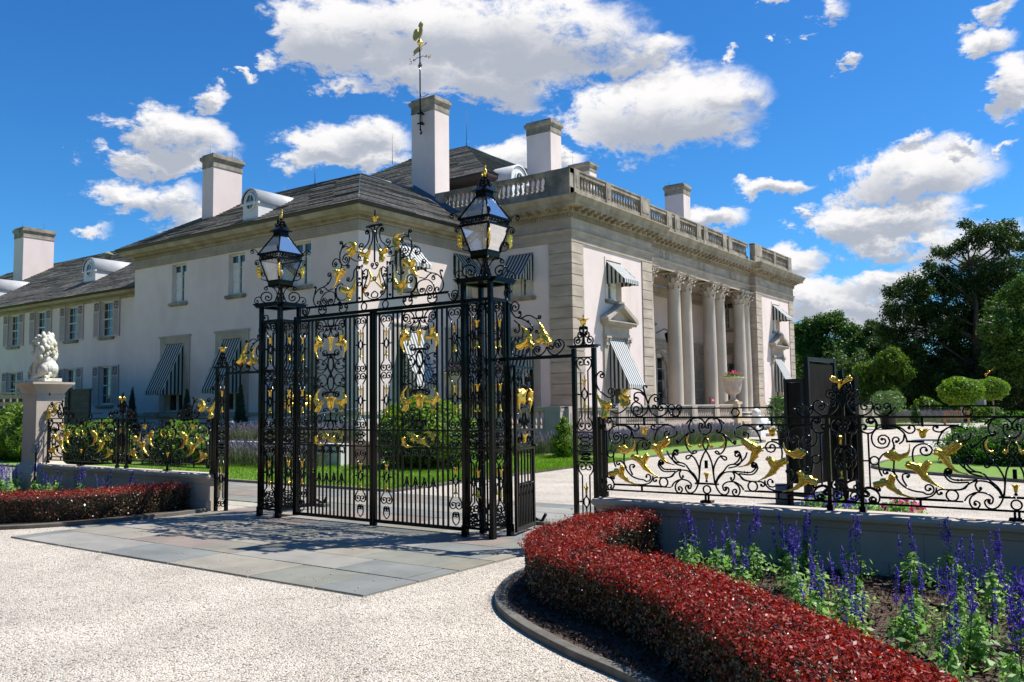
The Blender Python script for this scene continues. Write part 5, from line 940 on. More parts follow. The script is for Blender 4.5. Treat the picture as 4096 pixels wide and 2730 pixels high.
for hs, hl in ((upL, loL), (upR, loR)):
    h = hs[0]; window(FP, *h, curtain=.5); awning(FP, h[0] + .01, h[1] - .01, 7.52, 6.72, .84, .17, pale=True)
    s = MB(); s.fbox(FP, h[0] - .1, h[0] - .002, h[2] - .1, h[3] + .13, 0, .03); s.fbox(FP, h[1] + .002, h[1] + .1, h[2] - .1, h[3] + .13, 0, .03); s.fbox(FP, h[0], h[1], h[3] + .002, h[3] + .13, 0, .03); part(s, 'plaster_surround', M['stucco'])
    h = hl[0]; a, b = h[0], h[1]; c = (a + b) / 2; window(FP, *h, rows=4, sill=True); s = MB()
    s.fbox(FP, a - .40, a - .002, 1.5, 4.42, 0, .07); s.fbox(FP, b + .002, b + .40, 1.5, 4.42, 0, .07)
    s.fbox(FP, a - .42, b + .42, 4.421, 4.56, 0, .10); s.fbox(FP, a - .38, b + .38, 4.561, 4.84, 0, .07)
    s.fbox(FP, a - .46, b + .46, 4.841, 4.90, 0, .16); s.fbox(FP, a - .58, b + .58, 4.901, 4.99, 0, .34); s.fbox(FP, a - .62, b + .62, 4.991, 5.04, 0, .40)
    for (w, z0, d) in ((1.26, 5.04, .10),): s.add([FP(c - w, z0, 0), FP(c + w, z0, 0), FP(c, z0 + .62, 0), FP(c - w, z0, d), FP(c + w, z0, d), FP(c, z0 + .62, d)], [(3, 4, 5), (0, 2, 1), (0, 1, 4, 3), (1, 2, 5, 4), (2, 0, 3, 5)])
    for sg in (-1, 1):
        A, B = (c + sg * 1.32, 5.045), (c, 5.72); s.add([FP(x, z, d) for d in (0, .40) for x, z in ((A[0], A[1]), (A[0], A[1] + .12), (B[0], B[1] + .08), (B[0], B[1] - .06), (A[0] - sg * .14, A[1]))], [(0, 1, 2, 3, 4), (9, 8, 7, 6, 5), (0, 5, 6, 1), (1, 6, 7, 2), (3, 8, 9, 4), (4, 9, 5, 0)])
    for u in (a - .22, b + .22):
        s.fbox(FP, u - .2, u + .2, 4.34, 4.42, .07, .2); s.fbox(FP, u - .13, u + .13, 4.05, 4.33, .07, .13)
        for q in (-.13, .13): s.lathe(FP(u + q, 4.28, .0), [(.0, 0), (.001, .001)], 4); s.sphere(FP(u + q, 4.27, .13), .075, 8, 6)
    part(s, 'pedimented_surround', M['stone_grey']); awning(FP, a + .01, b - .01, 4.34, 2.42, .93, .17, pale=True)
for i, h in enumerate(svu + svl):
    window(FV, *h, sash=True, rows=4, cols=3, split=False); c = (h[0] + h[1]) / 2
    for s_ in (-1, 1):
        m = MB(); a = h[0] - .56 if s_ < 0 else h[1] + .02; b = a + .54; z0, z1 = h[2] - .03, h[3] + .03; zm = z1 - .5
        m.fbox(FV, a, a + .05, z0, z1, .02, .06); m.fbox(FV, b - .05, b, z0, z1, .02, .06); m.fbox(FV, a + .05, b - .05, z0, z0 + .06, .02, .06); m.fbox(FV, a + .05, b - .05, z1 - .06, z1, .02, .06); m.fbox(FV, a + .05, b - .05, zm - .03, zm + .03, .02, .06)
        z = z0 + .07
        while z < zm - .05: m.fbox(FV, a + .05, b - .05, z, z + .028, .025, .05); z += .045
        cz = (zm + z1) / 2 - .01; cu = (a + b) / 2
        for du, dz in ((0, 0), (-.12, .12), (.12, .12), (-.12, -.12), (.12, -.12)): sweep2(m, ellipse((cu + du, cz + dz), .075, .075, 10), lambda u, z, d: FV(u, z, .04 + d), .035, .02, 4, True)
        part(m, 'shutter', M['shutter'])
        g = MB(); g.fbox(FV, a + .05, b - .05, z0 + .06, z1 - .06, .008, .018); part(g, 'shutter_recess', M['dark_fence'])
# wing and service cornices, gutters
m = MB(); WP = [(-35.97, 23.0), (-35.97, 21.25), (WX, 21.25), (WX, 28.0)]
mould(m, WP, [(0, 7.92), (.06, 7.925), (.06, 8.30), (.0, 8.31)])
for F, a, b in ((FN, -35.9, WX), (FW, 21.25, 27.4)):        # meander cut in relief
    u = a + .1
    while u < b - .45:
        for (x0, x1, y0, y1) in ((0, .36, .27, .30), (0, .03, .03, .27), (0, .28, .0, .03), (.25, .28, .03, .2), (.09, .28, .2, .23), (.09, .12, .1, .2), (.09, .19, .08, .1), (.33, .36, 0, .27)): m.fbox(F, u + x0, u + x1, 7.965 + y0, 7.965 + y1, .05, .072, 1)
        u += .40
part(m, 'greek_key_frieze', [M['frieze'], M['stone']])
m = MB(); mould(m, WP, [(.06, 8.31), (.10, 8.315), (.12, 8.36), (.12, 8.44), (.20, 8.46), (.24, 8.50), (.46, 8.52), (.50, 8.60), (.56, 8.68), (.0, 8.7)])
for F, a, b in ((FN, -35.9, WX + .1), (FW, 21.15, 27.9)): along(F, a, b, .13, .075, 8.37, 8.435, .12, .16)
part(m, 'wing_cornice', M['cornice'])
m = MB(); mould(m, WP, [(.48, 8.681), (.57, 8.685), (.62, 8.78), (.60, 8.80), (.48, 8.79)]); part(m, 'gutter', M['gutter'])
SP = [(-64, 22.0), (-35.99, 22.0)]
m = MB(); mould(m, SP, [(0, 6.90), (.04, 6.905), (.04, 7.02), (.12, 7.04), (.40, 7.06), (.45, 7.12), (.5, 7.18), (0, 7.2)]); part(m, 'service_cornice', M['cornice'])
m = MB(); mould(m, SP, [(.42, 7.181), (.56, 7.185), (.62, 7.25), (.60, 7.265), (.42, 7.255)]); part(m, 'gutter', M['gutter'])
# roofs: each slope with its own slate coursing
def roofpart(name, polys, mat='slate', course=.21, lift=.035):
    """slopes laid in overlapping courses; a level deck stays one sheet"""
    me = bpy.data.meshes.new(name); off = world_off(HOUSE); V = []; Fc = []; UVs = []; rnd = random.Random(len(name))
    def face(P, uv): b = len(V); V.extend(tuple(p - off) for p in P); Fc.append(list(range(b, b + len(P)))); UVs.extend(uv)
    for poly, ud in polys:
        P = [Vector(p) for p in poly]; n = (P[1] - P[0]).cross(P[2] - P[0]).normalized(); n = -n if n.z < 0 else n; u = Vector(ud).normalized(); v = n.cross(u); v = -v if v.z < 0 else v
        if n.z > .99: face(P, [(p.dot(u), p.dot(v)) for p in P]); continue
        o = min(P, key=lambda p: p.dot(v)); q = [((p - o).dot(u), (p - o).dot(v)) for p in P]; v0, v1 = min(a[1] for a in q), max(a[1] for a in q)
        def span(w):
            xs = []
            for i in range(len(q)):
                (a, b), (c, d) = q[i], q[(i + 1) % len(q)]
                if abs(b - d) < 1e-6:
                    if abs(b - w) < 1e-4: xs += [a, c]
                elif min(b, d) - 1e-6 <= w <= max(b, d) + 1e-6: xs.append(a + (c - a) * (w - b) / (d - b))
            return min(xs), max(xs)
        w = v0
        while w < v1 - .02:
            w2 = min(v1, w + course); (a, b), (c, d) = span(w + 1e-5), span(w2 - 1e-5); W = lambda x, y, l: o + u * x + v * y + n * l
            k = max(1, int((b - a) / 1.3)); l0 = [lift * rnd.uniform(.7, 1.25) for _ in range(k)]
            for i in range(k):
                t0, t1 = i / k, (i + 1) / k; A, B_, C_, D_ = a + (b - a) * t0, a + (b - a) * t1, c + (d - c) * t1, c + (d - c) * t0
                face([W(A, w, l0[i]), W(B_, w, l0[i]), W(C_, w2, .002), W(D_, w2, .002)], [(A, w), (B_, w), (C_, w2), (D_, w2)]); face([W(A, w, -.01), W(B_, w, -.01), W(B_, w, l0[i]), W(A, w, l0[i])], [(A, w), (B_, w), (B_, w + .02), (A, w + .02)])
            w = w2
    me.from_pydata(V, [], Fc); uv = me.uv_layers.new(name='UVMap')
    for i, l in enumerate(me.loops): uv.data[i].uv = UVs[l.vertex_index]
    me.materials.append(M[mat]); o = bpy.data.objects.new(name, me); COL.objects.link(o); o.parent = HOUSE; return o
x0, x1, y0, z0, s, T = -36.6, -21.18, 20.63, 8.80, 4.1, .6; zt = z0 + s * T
wr = roofpart('wing_roof', [([(x0, y0, z0), (x1, y0, z0), (x1 - s, y0 + s, zt), (x0 + s, y0 + s, zt)], (1, 0, 0)), ([(x1, y0, z0), (x1, 28, z0), (x1 - s, 28, zt), (x1 - s, y0 + s, zt)], (0, 1, 0)), ([(x0, 36, z0), (x0, y0, z0), (x0 + s, y0 + s, zt), (x0 + s, 36, zt)], (0, 1, 0)),
    ([(x0 + s, y0 + s, zt), (x1 - s, y0 + s, zt), (x1 - s, 36, zt), (x0 + s, 36, zt)], (1, 0, 0))])
m = MB(); r = .05
for a, b in (((x0 + s, y0 + s, zt), (x1 - s, y0 + s, zt)), ((x1 - s, y0 + s, zt), (x1 - s, 30, zt))): m.tube([a, b], .055, 6)
for a, b in (((x1, y0, z0), (x1 - s, y0 + s, zt)), ((x0, y0, z0), (x0 + s, y0 + s, zt))): m.tube([a, b], .022, 5)
part(m, 'ridge_roll', M['flash'])
m = MB()                                                      # flashing where the slates meet the pavilion
m.add([(x1 + .1, 27.9, z0 - .02), (x1 - s, 27.9, zt + .03), (x1 - s, 28.0, zt + .22), (x1 + .1, 28.0, z0 + .17), (x1 + .1, 27.6, z0 + .01), (x1 - s, 27.6, zt + .025)], [(0, 1, 2, 3), (4, 5, 1, 0)]); part(m, 'flashing', M['flash'])
sy, sz, sT, sr = 21.36, 7.25, .577, 7.7
roofpart('service_roof', [([(-66, sy, sz), (-35.98, sy, sz), (-35.98, sy + sr, sz + sr * sT), (-66, sy + sr, sz + sr * sT)], (1, 0, 0)), ([(-66, sy + 2 * sr, sz), (-35.98, sy + 2 * sr, sz), (-35.98, sy + sr, sz + sr * sT), (-66, sy + sr, sz + sr * sT)], (1, 0, 0))])
cx0, cx1, cy0, cy1, cz, cs, cT = -42, -24.6, 32.6, 53, 13.0, 6.4, .62; ct = cz + cs * cT
roofpart('main_roof', [([(cx0, cy0, cz), (cx1, cy0, cz), (cx1 - cs, cy0 + cs, ct), (cx0 + cs, cy0 + cs, ct)], (1, 0, 0)), ([(cx1, cy0, cz), (cx1, cy1, cz), (cx1 - cs, cy1 - cs, ct), (cx1 - cs, cy0 + cs, ct)], (0, 1, 0)), ([(cx0, cy1, cz), (cx0, cy0, cz), (cx0 + cs, cy0 + cs, ct), (cx0 + cs, cy1 - cs, ct)], (0, 1, 0)), ([(cx1, cy1, cz), (cx0, cy1, cz), (cx0 + cs, cy1 - cs, ct), (cx1 - cs, cy1 - cs, ct)], (1, 0, 0)),
    ([(cx0 + cs, cy0 + cs, ct), (cx1 - cs, cy0 + cs, ct), (cx1 - cs, cy1 - cs, ct), (cx0 + cs, cy1 - cs, ct)], (1, 0, 0))])
m = MB(); mould(m, [(cx0, cy0 + .7), (cx1 - .7, cy0 + .7), (cx1 - .7, cy1 - .7)], [(0, 12.45), (.1, 12.46), (.14, 12.62), (.6, 12.72), (.66, 12.8), (.68, 12.97), (0, 12.99)]); part(m, 'dark_eaves', M['dark_wood'])
m = MB(); m.box(cx0, cx1 - .72, cy0 + .72, cy1 - .72, 9.5, 12.5); part(m, 'attic_wall', M['stucco'])
m = MB(); m.tube([(cx1 - cs, cy0 + cs, ct), (cx1 - cs, cy1 - cs, ct)], .06, 6); m.tube([(cx0 + cs, cy0 + cs, ct), (cx1 - cs, cy0 + cs, ct)], .06, 6); part(m, 'ridge_roll', M['flash'])
# chimneys
def chimney(x0, x1, y0, y1, z0, zc, zt, rods=2):
    s = MB(); s.box(x0, x1, y0, y1, z0, zc); c = part(s, 'chimney', M['stucco']); k = MB(); h = zt - zc
    mould(k, [(x0, y1), (x0, y0), (x1, y0), (x1, y1), (x0, y1)], [(-.3, zc), (.02, zc + .001), (.03, zc + h * .08), (.015, zc + h * .1), (.015, zc + h * .48), (.09, zc + h * .62), (.10, zc + h * .66), (.10, zc + h * .84), (.02, zc + h * .86), (.02, zt), (-.3, zt - .01)]); k.box(x0 + .02, x1 - .02, y0 + .02, y1 - .02, zt - .1, zt - .005); part(k, 'cap', M['stone_dirty'], c)
    for i in range(rods): r = MB(); x, y = x0 + (x1 - x0) * (.15 + .7 * i), y0 + (y1 - y0) * (.2 + .5 * i); r.tube([(x, y, zt - .05), (x, y, zt + .5)], .008, 4); part(r, 'lightning_rod', M['gutter'], c)
    return c
chimney(-58.47, -57.2, 26.12, 28.05, 8.5, 12.84, 13.53); chimney(-33.3, -32.49, 22.8, 24.31, 9.2, 12.4, 13.03); chimney(-25.39, -24.03, 28.0, 28.97, 8.8, 14.65, 15.3, 1)
chimney(-24.64, -23.16, 36, 37, 9.6, 15.56, 16.25); chimney(-25.39, -24.0, 54.0, 55.1, 9.6, 16.0, 16.75); chimney(-24.6, -23.24, 40, 40.75, 9.6, 14.4, 14.92)
for p, h in (((x1 - s, y0 + s + 9, zt), 1.4), ((cx1 - cs, cy0 + cs, ct), 2.2), ((cx1 - cs - 6, cy0 + cs, ct), 2.0), ((-28, 24.7, zt), .9), ((-44, sy + sr, sz + sr * sT), .8), ((-21.0, 33, 10.8), .0), ((RX - 1.5, 41, 10.0), 2.4)):
    if h: m = MB(); m.tube([p, (p[0], p[1], p[2] + h * .3), (p[0], p[1], p[2] + h)], .022, 5, .006); part(m, 'lightning_rod', M['gutter'])
# dormers
def dormer(F, u0, u1, z0, zs, depth, round_r, pane):
    c = (u0 + u1) / 2; R = (u1 - u0) / 2; m = MB(); n = 14; fr = [(c - R, z0)] + [(c - R * math.cos(PI * k / n), zs + R * math.sin(PI * k / n)) for k in range(n + 1)] + [(c + R, z0)]
    K = len(fr); vs = [F(u, z, 0) for u, z in fr] + [F(u, z, -depth) for u, z in fr]
    hole = [F(c + round_r * math.cos(PI + 0 - 2 * PI * k / 24), zs + .02 + round_r * 1.15 * math.sin(PI - 2 * PI * k / 24), 0) for k in range(24)]
    m.add(vs, [tuple(range(K)), (0, K, K + 1, 1), (K - 2, 2 * K - 2, 2 * K - 1, K - 1)]); d = part(m, 'dormer', M['white_paint'])
    r = MB(); pts = [(c - R - .07, zs - .06)] + [(c - (R + .07) * math.cos(PI * k / n), zs + (R + .07) * math.sin(PI * k / n)) for k in range(n + 1)] + [(c + R + .07, zs - .06)]; q = [(c - R, zs - .06)] + [(c - R * math.cos(PI * k / n), zs + R * math.sin(PI * k / n)) for k in range(n + 1)] + [(c + R, zs - .06)]; K = len(pts)
    vs = [F(u, z, .06) for u, z in pts] + [F(u, z, -depth) for u, z in pts] + [F(u, z, .06) for u, z in q]; fs = [(i, i + 1, K + i + 1, K + i) for i in range(K - 1)] + [(i, 2 * K + i, 2 * K + i + 1, i + 1) for i in range(K - 1)]; r.add(vs, fs, True); part(r, 'roof', M['lead'], d)
    g = MB(); e = ellipse((c, zs + .0), round_r * .95, round_r * 1.15, 20); g.add([F(p.x, p.y, .012) for p in e], [tuple(range(20))]); part(g, 'pane', M['pane'], d)
    f = MB(); sweep2(f, ellipse((c, zs), round_r * 1.12, round_r * 1.32, 20), lambda u, z, dd: F(u, z, .03 + dd), .09, .06, 6, True); f.fbox(F, c - .012, c + .012, zs - round_r * 1.1, zs + round_r * 1.1, .013, .03); f.fbox(F, c - round_r * .9, c + round_r * .9, zs - .012, zs + .012, .013, .0305)
    f.fbox(F, c - R - .08, c + R + .08, zs - .13, zs - .05, -.02, .07); part(f, 'window_ring', M['white_paint'], d)
dormer(FY(20.98), -27.95, -27.02, 8.95, 9.72, 2.6, .25, 1); dormer(FY(23.2), -44.1, -42.95, 8.2, 8.95, 2.3, .26, 1); dormer(FY(23.2), -55.3, -54.15, 8.2, 8.95, 2.3, .26, 1); dormer(FX(-23.9), 33.5, 34.9, 11.6, 12.75, 1.2, .3, 1)
m = MB(); m.lathe((-47.2, 26.2, 10.0), [(.16, 0), (.16, .5), (.3, .52), (.3, .62), (.05, .75)], 12); part(m, 'roof_vent', M['copper'])
m = MB(); F = FY(21.95); m.tube([F(-36.35, 7.25, .35), F(-36.3, 7.0, .1), F(-36.2, 6.6, .05)], .05, 6); part(m, 'downpipe', M['copper'])
# lantern on the loggia wall
t = thing('wall_lantern', 'black wall lantern hanging in the shadow behind the first portico column', 'lantern', (-19.3, 42.9, 5.1))
for_l = MB(); c = (-19.6, 40.6); 
def wl(x, y, z):
    m = MB(); frustum(m, x, y, z - .45, .10, z, .17); frustum(m, x, y, z, .2, z + .14, .03); frustum(m, x, y, z - .5, .06, z - .451, .10); m.build('body', M['iron'], t); b = MB(); b.tube([(-20.45, y, z + .1), (-20.0, y, z + .3), (x, y, z + .15)], .025); b.build('bracket', M['iron'], t)
wl(-19.75, 42.05, 5.35)
# weathervane on the tall chimney
def weathervane():
    x, y = -24.68, 27.78; t = thing('weathervane', 'gilded rooster weathervane with compass letters on the tallest chimney', 'weathervane', (x, y, 13.6)); a = Vector((math.cos(.62), math.sin(.62), 0)); a = Vector((.813, -.0, 0)).normalized()
    a = Vector((1, 0, 0)); F = lambda u, z, d: (x + u, y - d, z)
    p = MB(); p.tube([(x, y, 13.75), (x, y, 17.45)], .03, 8); p.build('pole', M['iron'], t)
    b = MB()
    for z in (14.1, 14.55): b.box(x - .05, x + .05, y, 28.0, z - .03, z + .03); b.box(x - .16, x + .16, y - .02, y + .02, z - .03, z + .03)
    stroke(b, [(.0, 13.9), (.06, 13.75), (.1, 13.65), (.04, 13.58)], F, None, (.05, 13.64), .03); stroke(b, [(.08, 14.0), (.1, 14.3), (.05, 14.7)], F, None, None, .03); stroke(b, [(.0, 15.45), (.12, 15.25), (.5, 15.3)], F, None, None, .025); b.build('bracket', M['iron'], t)
    sc = MB()
    for s in (-1, 1):
        stroke(sc, [(0, 16.93), (s * .03, 17.06), (s * .17, 17.10), (s * .34, 17.0)], F, None, (s * .36, 17.05), .022); stroke(sc, [(0, 16.9), (s * .06, 16.8), (s * .12, 16.7), (s * .08, 16.63)], F, None, (s * .06, 16.7), .016)
    sc.build('scrolls', M['iron'], t)
    L = MB()
    for sx, pts in ((-1, [[(-.50, 17.14), (-.50, 16.92)], [(-.50, 17.14), (-.37 - .27, 17.14)], [(-.50, 17.03), (-.60, 17.03)], [(-.50, 16.92), (-.64, 16.92)]]), (1, [[(.45, 17.12), (.49, 16.9)], [(.49, 16.9), (.535, 17.06)], [(.535, 17.06), (.58, 16.9)], [(.58, 16.9), (.63, 17.12)]])):
        L = MB()
        for s_ in pts: stroke(L, s_, F, None, None, .022, .02)
        L.build('compass_letter', M['brass'], t)
    ar = MB()
    ol = [(-.40, 17.42), (-.30, 17.5), (.0, 17.62), (.03, 17.42), (-.02, 17.36), (-.2, 17.32), (-.36, 17.25), (-.41, 17.26), (-.33, 17.33)]; n = len(ol); ar.add([F(u, z, d) for d in (-.012, .012) for u, z in ol], [tuple(range(n)), tuple(range(n, 2 * n))[::-1]] + [(i, (i + 1) % n, n + (i + 1) % n, n + i) for i in range(n)])
    stroke(ar, [(.0, 17.5), (.2, 17.57), (.34, 17.62)], F, None, None, .02); ar.add([F(*q) for q in ((.30, 17.66, 0), (.29, 17.55, 0), (.46, 17.66, 0), (.34, 17.6, .03), (.34, 17.6, -.03))], [(0, 3, 2), (3, 1, 2), (1, 4, 2), (4, 0, 2), (0, 1, 3), (1, 0, 4)])
    stroke(ar, [(.03, 17.38), (.1, 17.4), (.12, 17.5), (.06, 17.52)], F, None, (.07, 17.47), .014); ar.build('arrow', M['brass'], t)
    bs = MB(); bs.lathe((x, y, 17.6), [(.04, 0), (.09, .06), (.13, .14), (.13, .18), (.1, .2), (.1, .24), (.06, .28)], 10); bs.build('base_ball', M['gold'], t)
    rc = MB(); ol = [(-.03, 17.88), (-.02, 17.98), (-.12, 18.0), (-.16, 17.93), (-.18, 18.0), (-.22, 17.9), (-.24, 17.98), (-.29, 17.88), (-.30, 17.98), (-.35, 17.9), (-.36, 18.03), (-.40, 17.98), (-.42, 18.12), (-.38, 18.3), (-.30, 18.42), (-.2, 18.45), (-.12, 18.4), (-.09, 18.28), (-.03, 18.26), (.0, 18.38), (-.01, 18.52), (-.07, 18.52), (-.05, 18.6), (-.0, 18.68), (.05, 18.71), (.11, 18.67), (.1, 18.62), (.17, 18.6), (.2, 18.55), (.15, 18.53), (.18, 18.48), (.15, 18.45), (.17, 18.3), (.14, 18.12), (.06, 18.0), (.02, 17.96), (.03, 17.88)]; n = len(ol)
    ring = [(.5, -.03), (1, 0), (.5, .03)]
    cx, cz = -.1, 18.2; vs = [F(u, z, 0) for u, z in ol] + [F(u + (cx - u) * .12, z + (cz - z) * .12, d) for d in (-.035, .035) for u, z in ol]
    rc.add(vs, [(i, (i + 1) % n, n + (i + 1) % n, n + i) for i in range(n)] + [((i + 1) % n, i, 2 * n + i, 2 * n + (i + 1) % n) for i in range(n)] + [tuple(range(n, 2 * n)), tuple(range(2 * n, 3 * n))[::-1]]); rc.build('rooster', M['brass'], t)
weathervane()
# ---------------------------------------------------------------- ground, drives, lawns, paving
m = MB(); m.quad((-700, -300, -.06), (700, -300, -.06), (700, 1200, -.06), (-700, 1200, -.06)); struct('ground', m, M['grass'])
m = MB(); m.quad((-60, -25, 0), (60, -25, 0), (60, 90, 0), (-60, 90, 0)); struct('gravel_drive', m, M['gravel'])
m = MB(); m.quad((-12.0, 5.42, .004), (-5.5, 5.42, .004), (-5.5, 12.12, .004), (-12.0, 12.12, .004)); m.quad((-34, 9.3, .0035), (-12.0, 9.3, .0035), (-12.0, 12.12, .0035), (-34, 12.12, .0035)); struct('paving_bed', m, M['joint'])
def flags():
    m = MB(); rnd = random.Random(5)
    def row(y0, y1, xa, xb):
        x = xa - rnd.uniform(0, .6)
        while x < xb:
            w = rnd.choice((.75, .95, 1.15, 1.35)); a, b = max(xa, x), min(xb, x + w)
            if b - a > .04:
                z = .018 + rnd.uniform(-.002, .002); g = .009; m.box(a + g, b - g, y0 + g, y1 - g, .002, z)
            x += w
    y = 5.42
    while y < 12.1:
        h = rnd.choice((.46, .6, .72, .6)); y1 = min(12.12, y + h); row(y, y1, -12.0, -5.5)
        if y > 9.25: row(y, y1, -34, -12.0)
        if y > 8.9: row(y, y1, -5.5, -5.0)
        y = y1
    struct('paving', m, M['paving'], bevel=.004)
flags()
def pebbles(n):
    m = MB(); rnd = random.Random(9)
    for k in range(n):
        if k % 2: x = rnd.uniform(-11.9, -5.6); y = 5.44 + abs(rnd.gauss(0, .4))
        else: x, y = rnd.uniform(-11.5, -5.6), rnd.uniform(5.5, 9)
        r = rnd.uniform(.004, .008); m.sphere((x, y, .019 + r * .5), r, 6, 4, (1.3, 1, .8))
    o = struct('stray_pebbles', m, M['wall_stone']); o['kind'] = 'stuff'; o['label'] = 'loose pale pebbles strayed onto the paving'; o['category'] = 'pebbles'
pebbles(110)
def sheet(poly, z, name, mat):
    m = MB(); n = len(poly); m.add([(x, y, z) for x, y in poly] + [(x, y, -.03) for x, y in poly], [tuple(range(n))] + [(i, (i + 1) % n, n + (i + 1) % n, n + i) for i in range(n)]); return struct(name, m, mat)
LAWN = [(-62, 12.28), (-11.72, 12.28), (-11.78, 14.6), (-11.9, 18), (-12.1, 24), (-12.3, 34.5), (-13.4, 36.5), (-62, 36.5)]
sheet(LAWN, .05, 'lawn', M['grass'])
def ribbon(pts, w, z0, z1, name, mat, lengths=None):
    m = MB(); P = catmull(pts, .12); n = len(P); vs = []
    for i, p in enumerate(P):
        t = P[min(n - 1, i + 1)] - P[max(0, i - 1)]; t.normalize(); q = Vector((-t.y, t.x)) * w / 2
        vs += [(p.x + q.x, p.y + q.y, z0), (p.x + q.x, p.y + q.y, z1), (p.x - q.x, p.y - q.y, z1), (p.x - q.x, p.y - q.y, z0)]
    fs = [(i * 4 + k, i * 4 + (k + 1) % 4, i * 4 + 4 + (k + 1) % 4, i * 4 + 4 + k) for i in range(n - 1) for k in range(4)] + [(0, 1, 2, 3), (n * 4 - 1, n * 4 - 2, n * 4 - 3, n * 4 - 4)]
    m.add(vs, fs); return m
def kerb(pts, w, z1, name):
    m = ribbon(pts, w, -.02, z1, name, None); o = struct(name, m, M['kerb'], bevel=.008); return o
kerb([(-62, 12.23), (-30, 12.23), (-11.8, 12.23)], .09, .062, 'lawn_kerb'); kerb([(-11.67, 12.19), (-11.73, 14.6), (-11.85, 18), (-12.05, 24), (-12.25, 34.5), (-13.4, 36.6)], .09, .062, 'lawn_kerb')
ISL = [(-5.35, 24.6), (-5.2, 22.6), (-4.4, 21.5), (-3.2, 20.75), (-1.7, 19.8), (.5, 19.2), (3, 20), (5, 23), (5.5, 28), (3, 33), (-.5, 35), (-3.3, 32.5), (-4.8, 28.5)]
P = [(p.x, p.y) for p in catmull(ISL + ISL[:1], .5)][:-1]; sheet(P, .05, 'island_lawn', M['grass']); kerb([(x, y) for x, y in P] + [P[0]], .10, .07, 'island_kerb')
sheet([(-2.9, 12.6), (5, 11.4), (5, 8.9), (-2.2, 8.9), (-2.6, 11)], .04, 'lawn_strip', M['grass'])
sheet([(-16.5, 56), (-11.9, 58.5), (-11.4, 63), (-13.5, 66), (-17.5, 66)], .05, 'far_lawn', M['grass'])
def grass_blades(n, fn, size, name, label):
    xy = fn(n); c = np.column_stack([xy, np.full(len(xy), .05)]); k = len(c); a = rng.uniform(0, 2 * PI, k); h = size * rng.uniform(.6, 1.4, k)
    V = np.column_stack([rng.normal(0, .35, k) * h, rng.normal(0, .35, k) * h, h]); U = np.column_stack([np.cos(a), np.sin(a), np.zeros(k)]) * .006; c[:, 2] += h * .5
    o = leafmesh_np(c, U, V * .8, name, M['blade']); o['kind'] = 'stuff'; o['label'] = label; o['category'] = 'grass'
grass_blades(60000, lambda n: np.column_stack([-11.76 - rng.uniform(0, 1, n) ** 1.5 * 12, 12.3 + rng.uniform(0, 1, n) * 10]), .045, 'grass', 'short mown grass blades on the lawn behind the gate')
grass_blades(26000, lambda n: np.column_stack([rng.uniform(-2.9, 1.5, n), rng.uniform(9.2, 12.4, n)]), .05, 'grass', 'short mown grass blades on the strip behind the right fence')
# ---------------------------------------------------------------- low walls, lion pier
def low_wall(x0, x1, label, face=8.5):
    t = thing('garden_wall', label, 'wall', ((x0 + x1) / 2, GY, 0), 0, 'low stone walls under the fences'); b = MB(); b.box(x0 + .02, x1 - .02, face + .03, 8.82, 0, .16); b.box(x0 + .03, x1 - .03, face + .055, 8.79, .162, .44); x = x0 + .6
    while x < x1: b.box(x, x + .012, face + .027, face + .06, .0, .158, 1); b.box(x + .3, x + .307, face + .053, face + .06, .165, .438, 1); x += 1.25
    b.build('wall', [M['wall_stone'], M['stone_dirty']], t)
    c = MB(); mould(c, [(x0 + .03, 8.795), (x0 + .03, face + .055), (x1 - .03, face + .055), (x1 - .03, 8.795), (x0 + .03, 8.795)], [(0, .441), (.012, .445), (.018, .47), (.03, .50), (.055, .525), (.062, .555), (.05, .585), (.0, .598), (-.12, .599)]); c.box(x0 + .1, x1 - .1, face + .1, 8.74, .56, .5985); c.build('coping', M['wall_stone'], t)

low_wall(-4.97, 4.5, 'long shaded low stone wall behind the purple salvias, under the right fence'); low_wall(-17.55, -12.2, 'short low stone wall between the lion pier and the left foot opening')
t = thing('stone_pier', 'square stone pier with flared cap carrying the seated lion', 'pier', (-17.92, 8.68, 0)); x0, x1, y0, y1 = -18.2, -17.65, 8.4, 8.95
RECT = lambda a: [(x0 - a, y1 + a), (x0 - a, y0 - a), (x1 + a, y0 - a), (x1 + a, y1 + a), (x0 - a, y1 + a)]
m = MB(); m.box(x0 - .12, x1 + .12, y0 - .12, y1 + .12, 0, .42); mould(m, RECT(0), [(.12, .42), (.12, .44), (.09, .50), (.07, .56), (.03, .60), (0, .64), (-.1, .64)]); m.build('plinth', M['wall_stone'], t)
m = MB(); m.box(x0, x1, y0, y1, .6, 1.93)
for z in (1.05, 1.5): m.box(x0 - .001, x1 + .001, y0 - .001, y1 + .001, z, z + .004)
m.build('shaft', M['wall_stone'], t); m = MB(); mould(m, RECT(0), [(-.02, 1.93), (.012, 1.931), (.012, 1.97), (.0, 1.98), (.01, 2.02), (.05, 2.09), (.10, 2.15), (.13, 2.18), (.14, 2.19), (.14, 2.23), (-.25, 2.24)]); m.box(x0 + .02, x1 - .02, y0 + .02, y1 - .02, 1.95, 2.238); m.build('cap', M['wall_stone'], t)
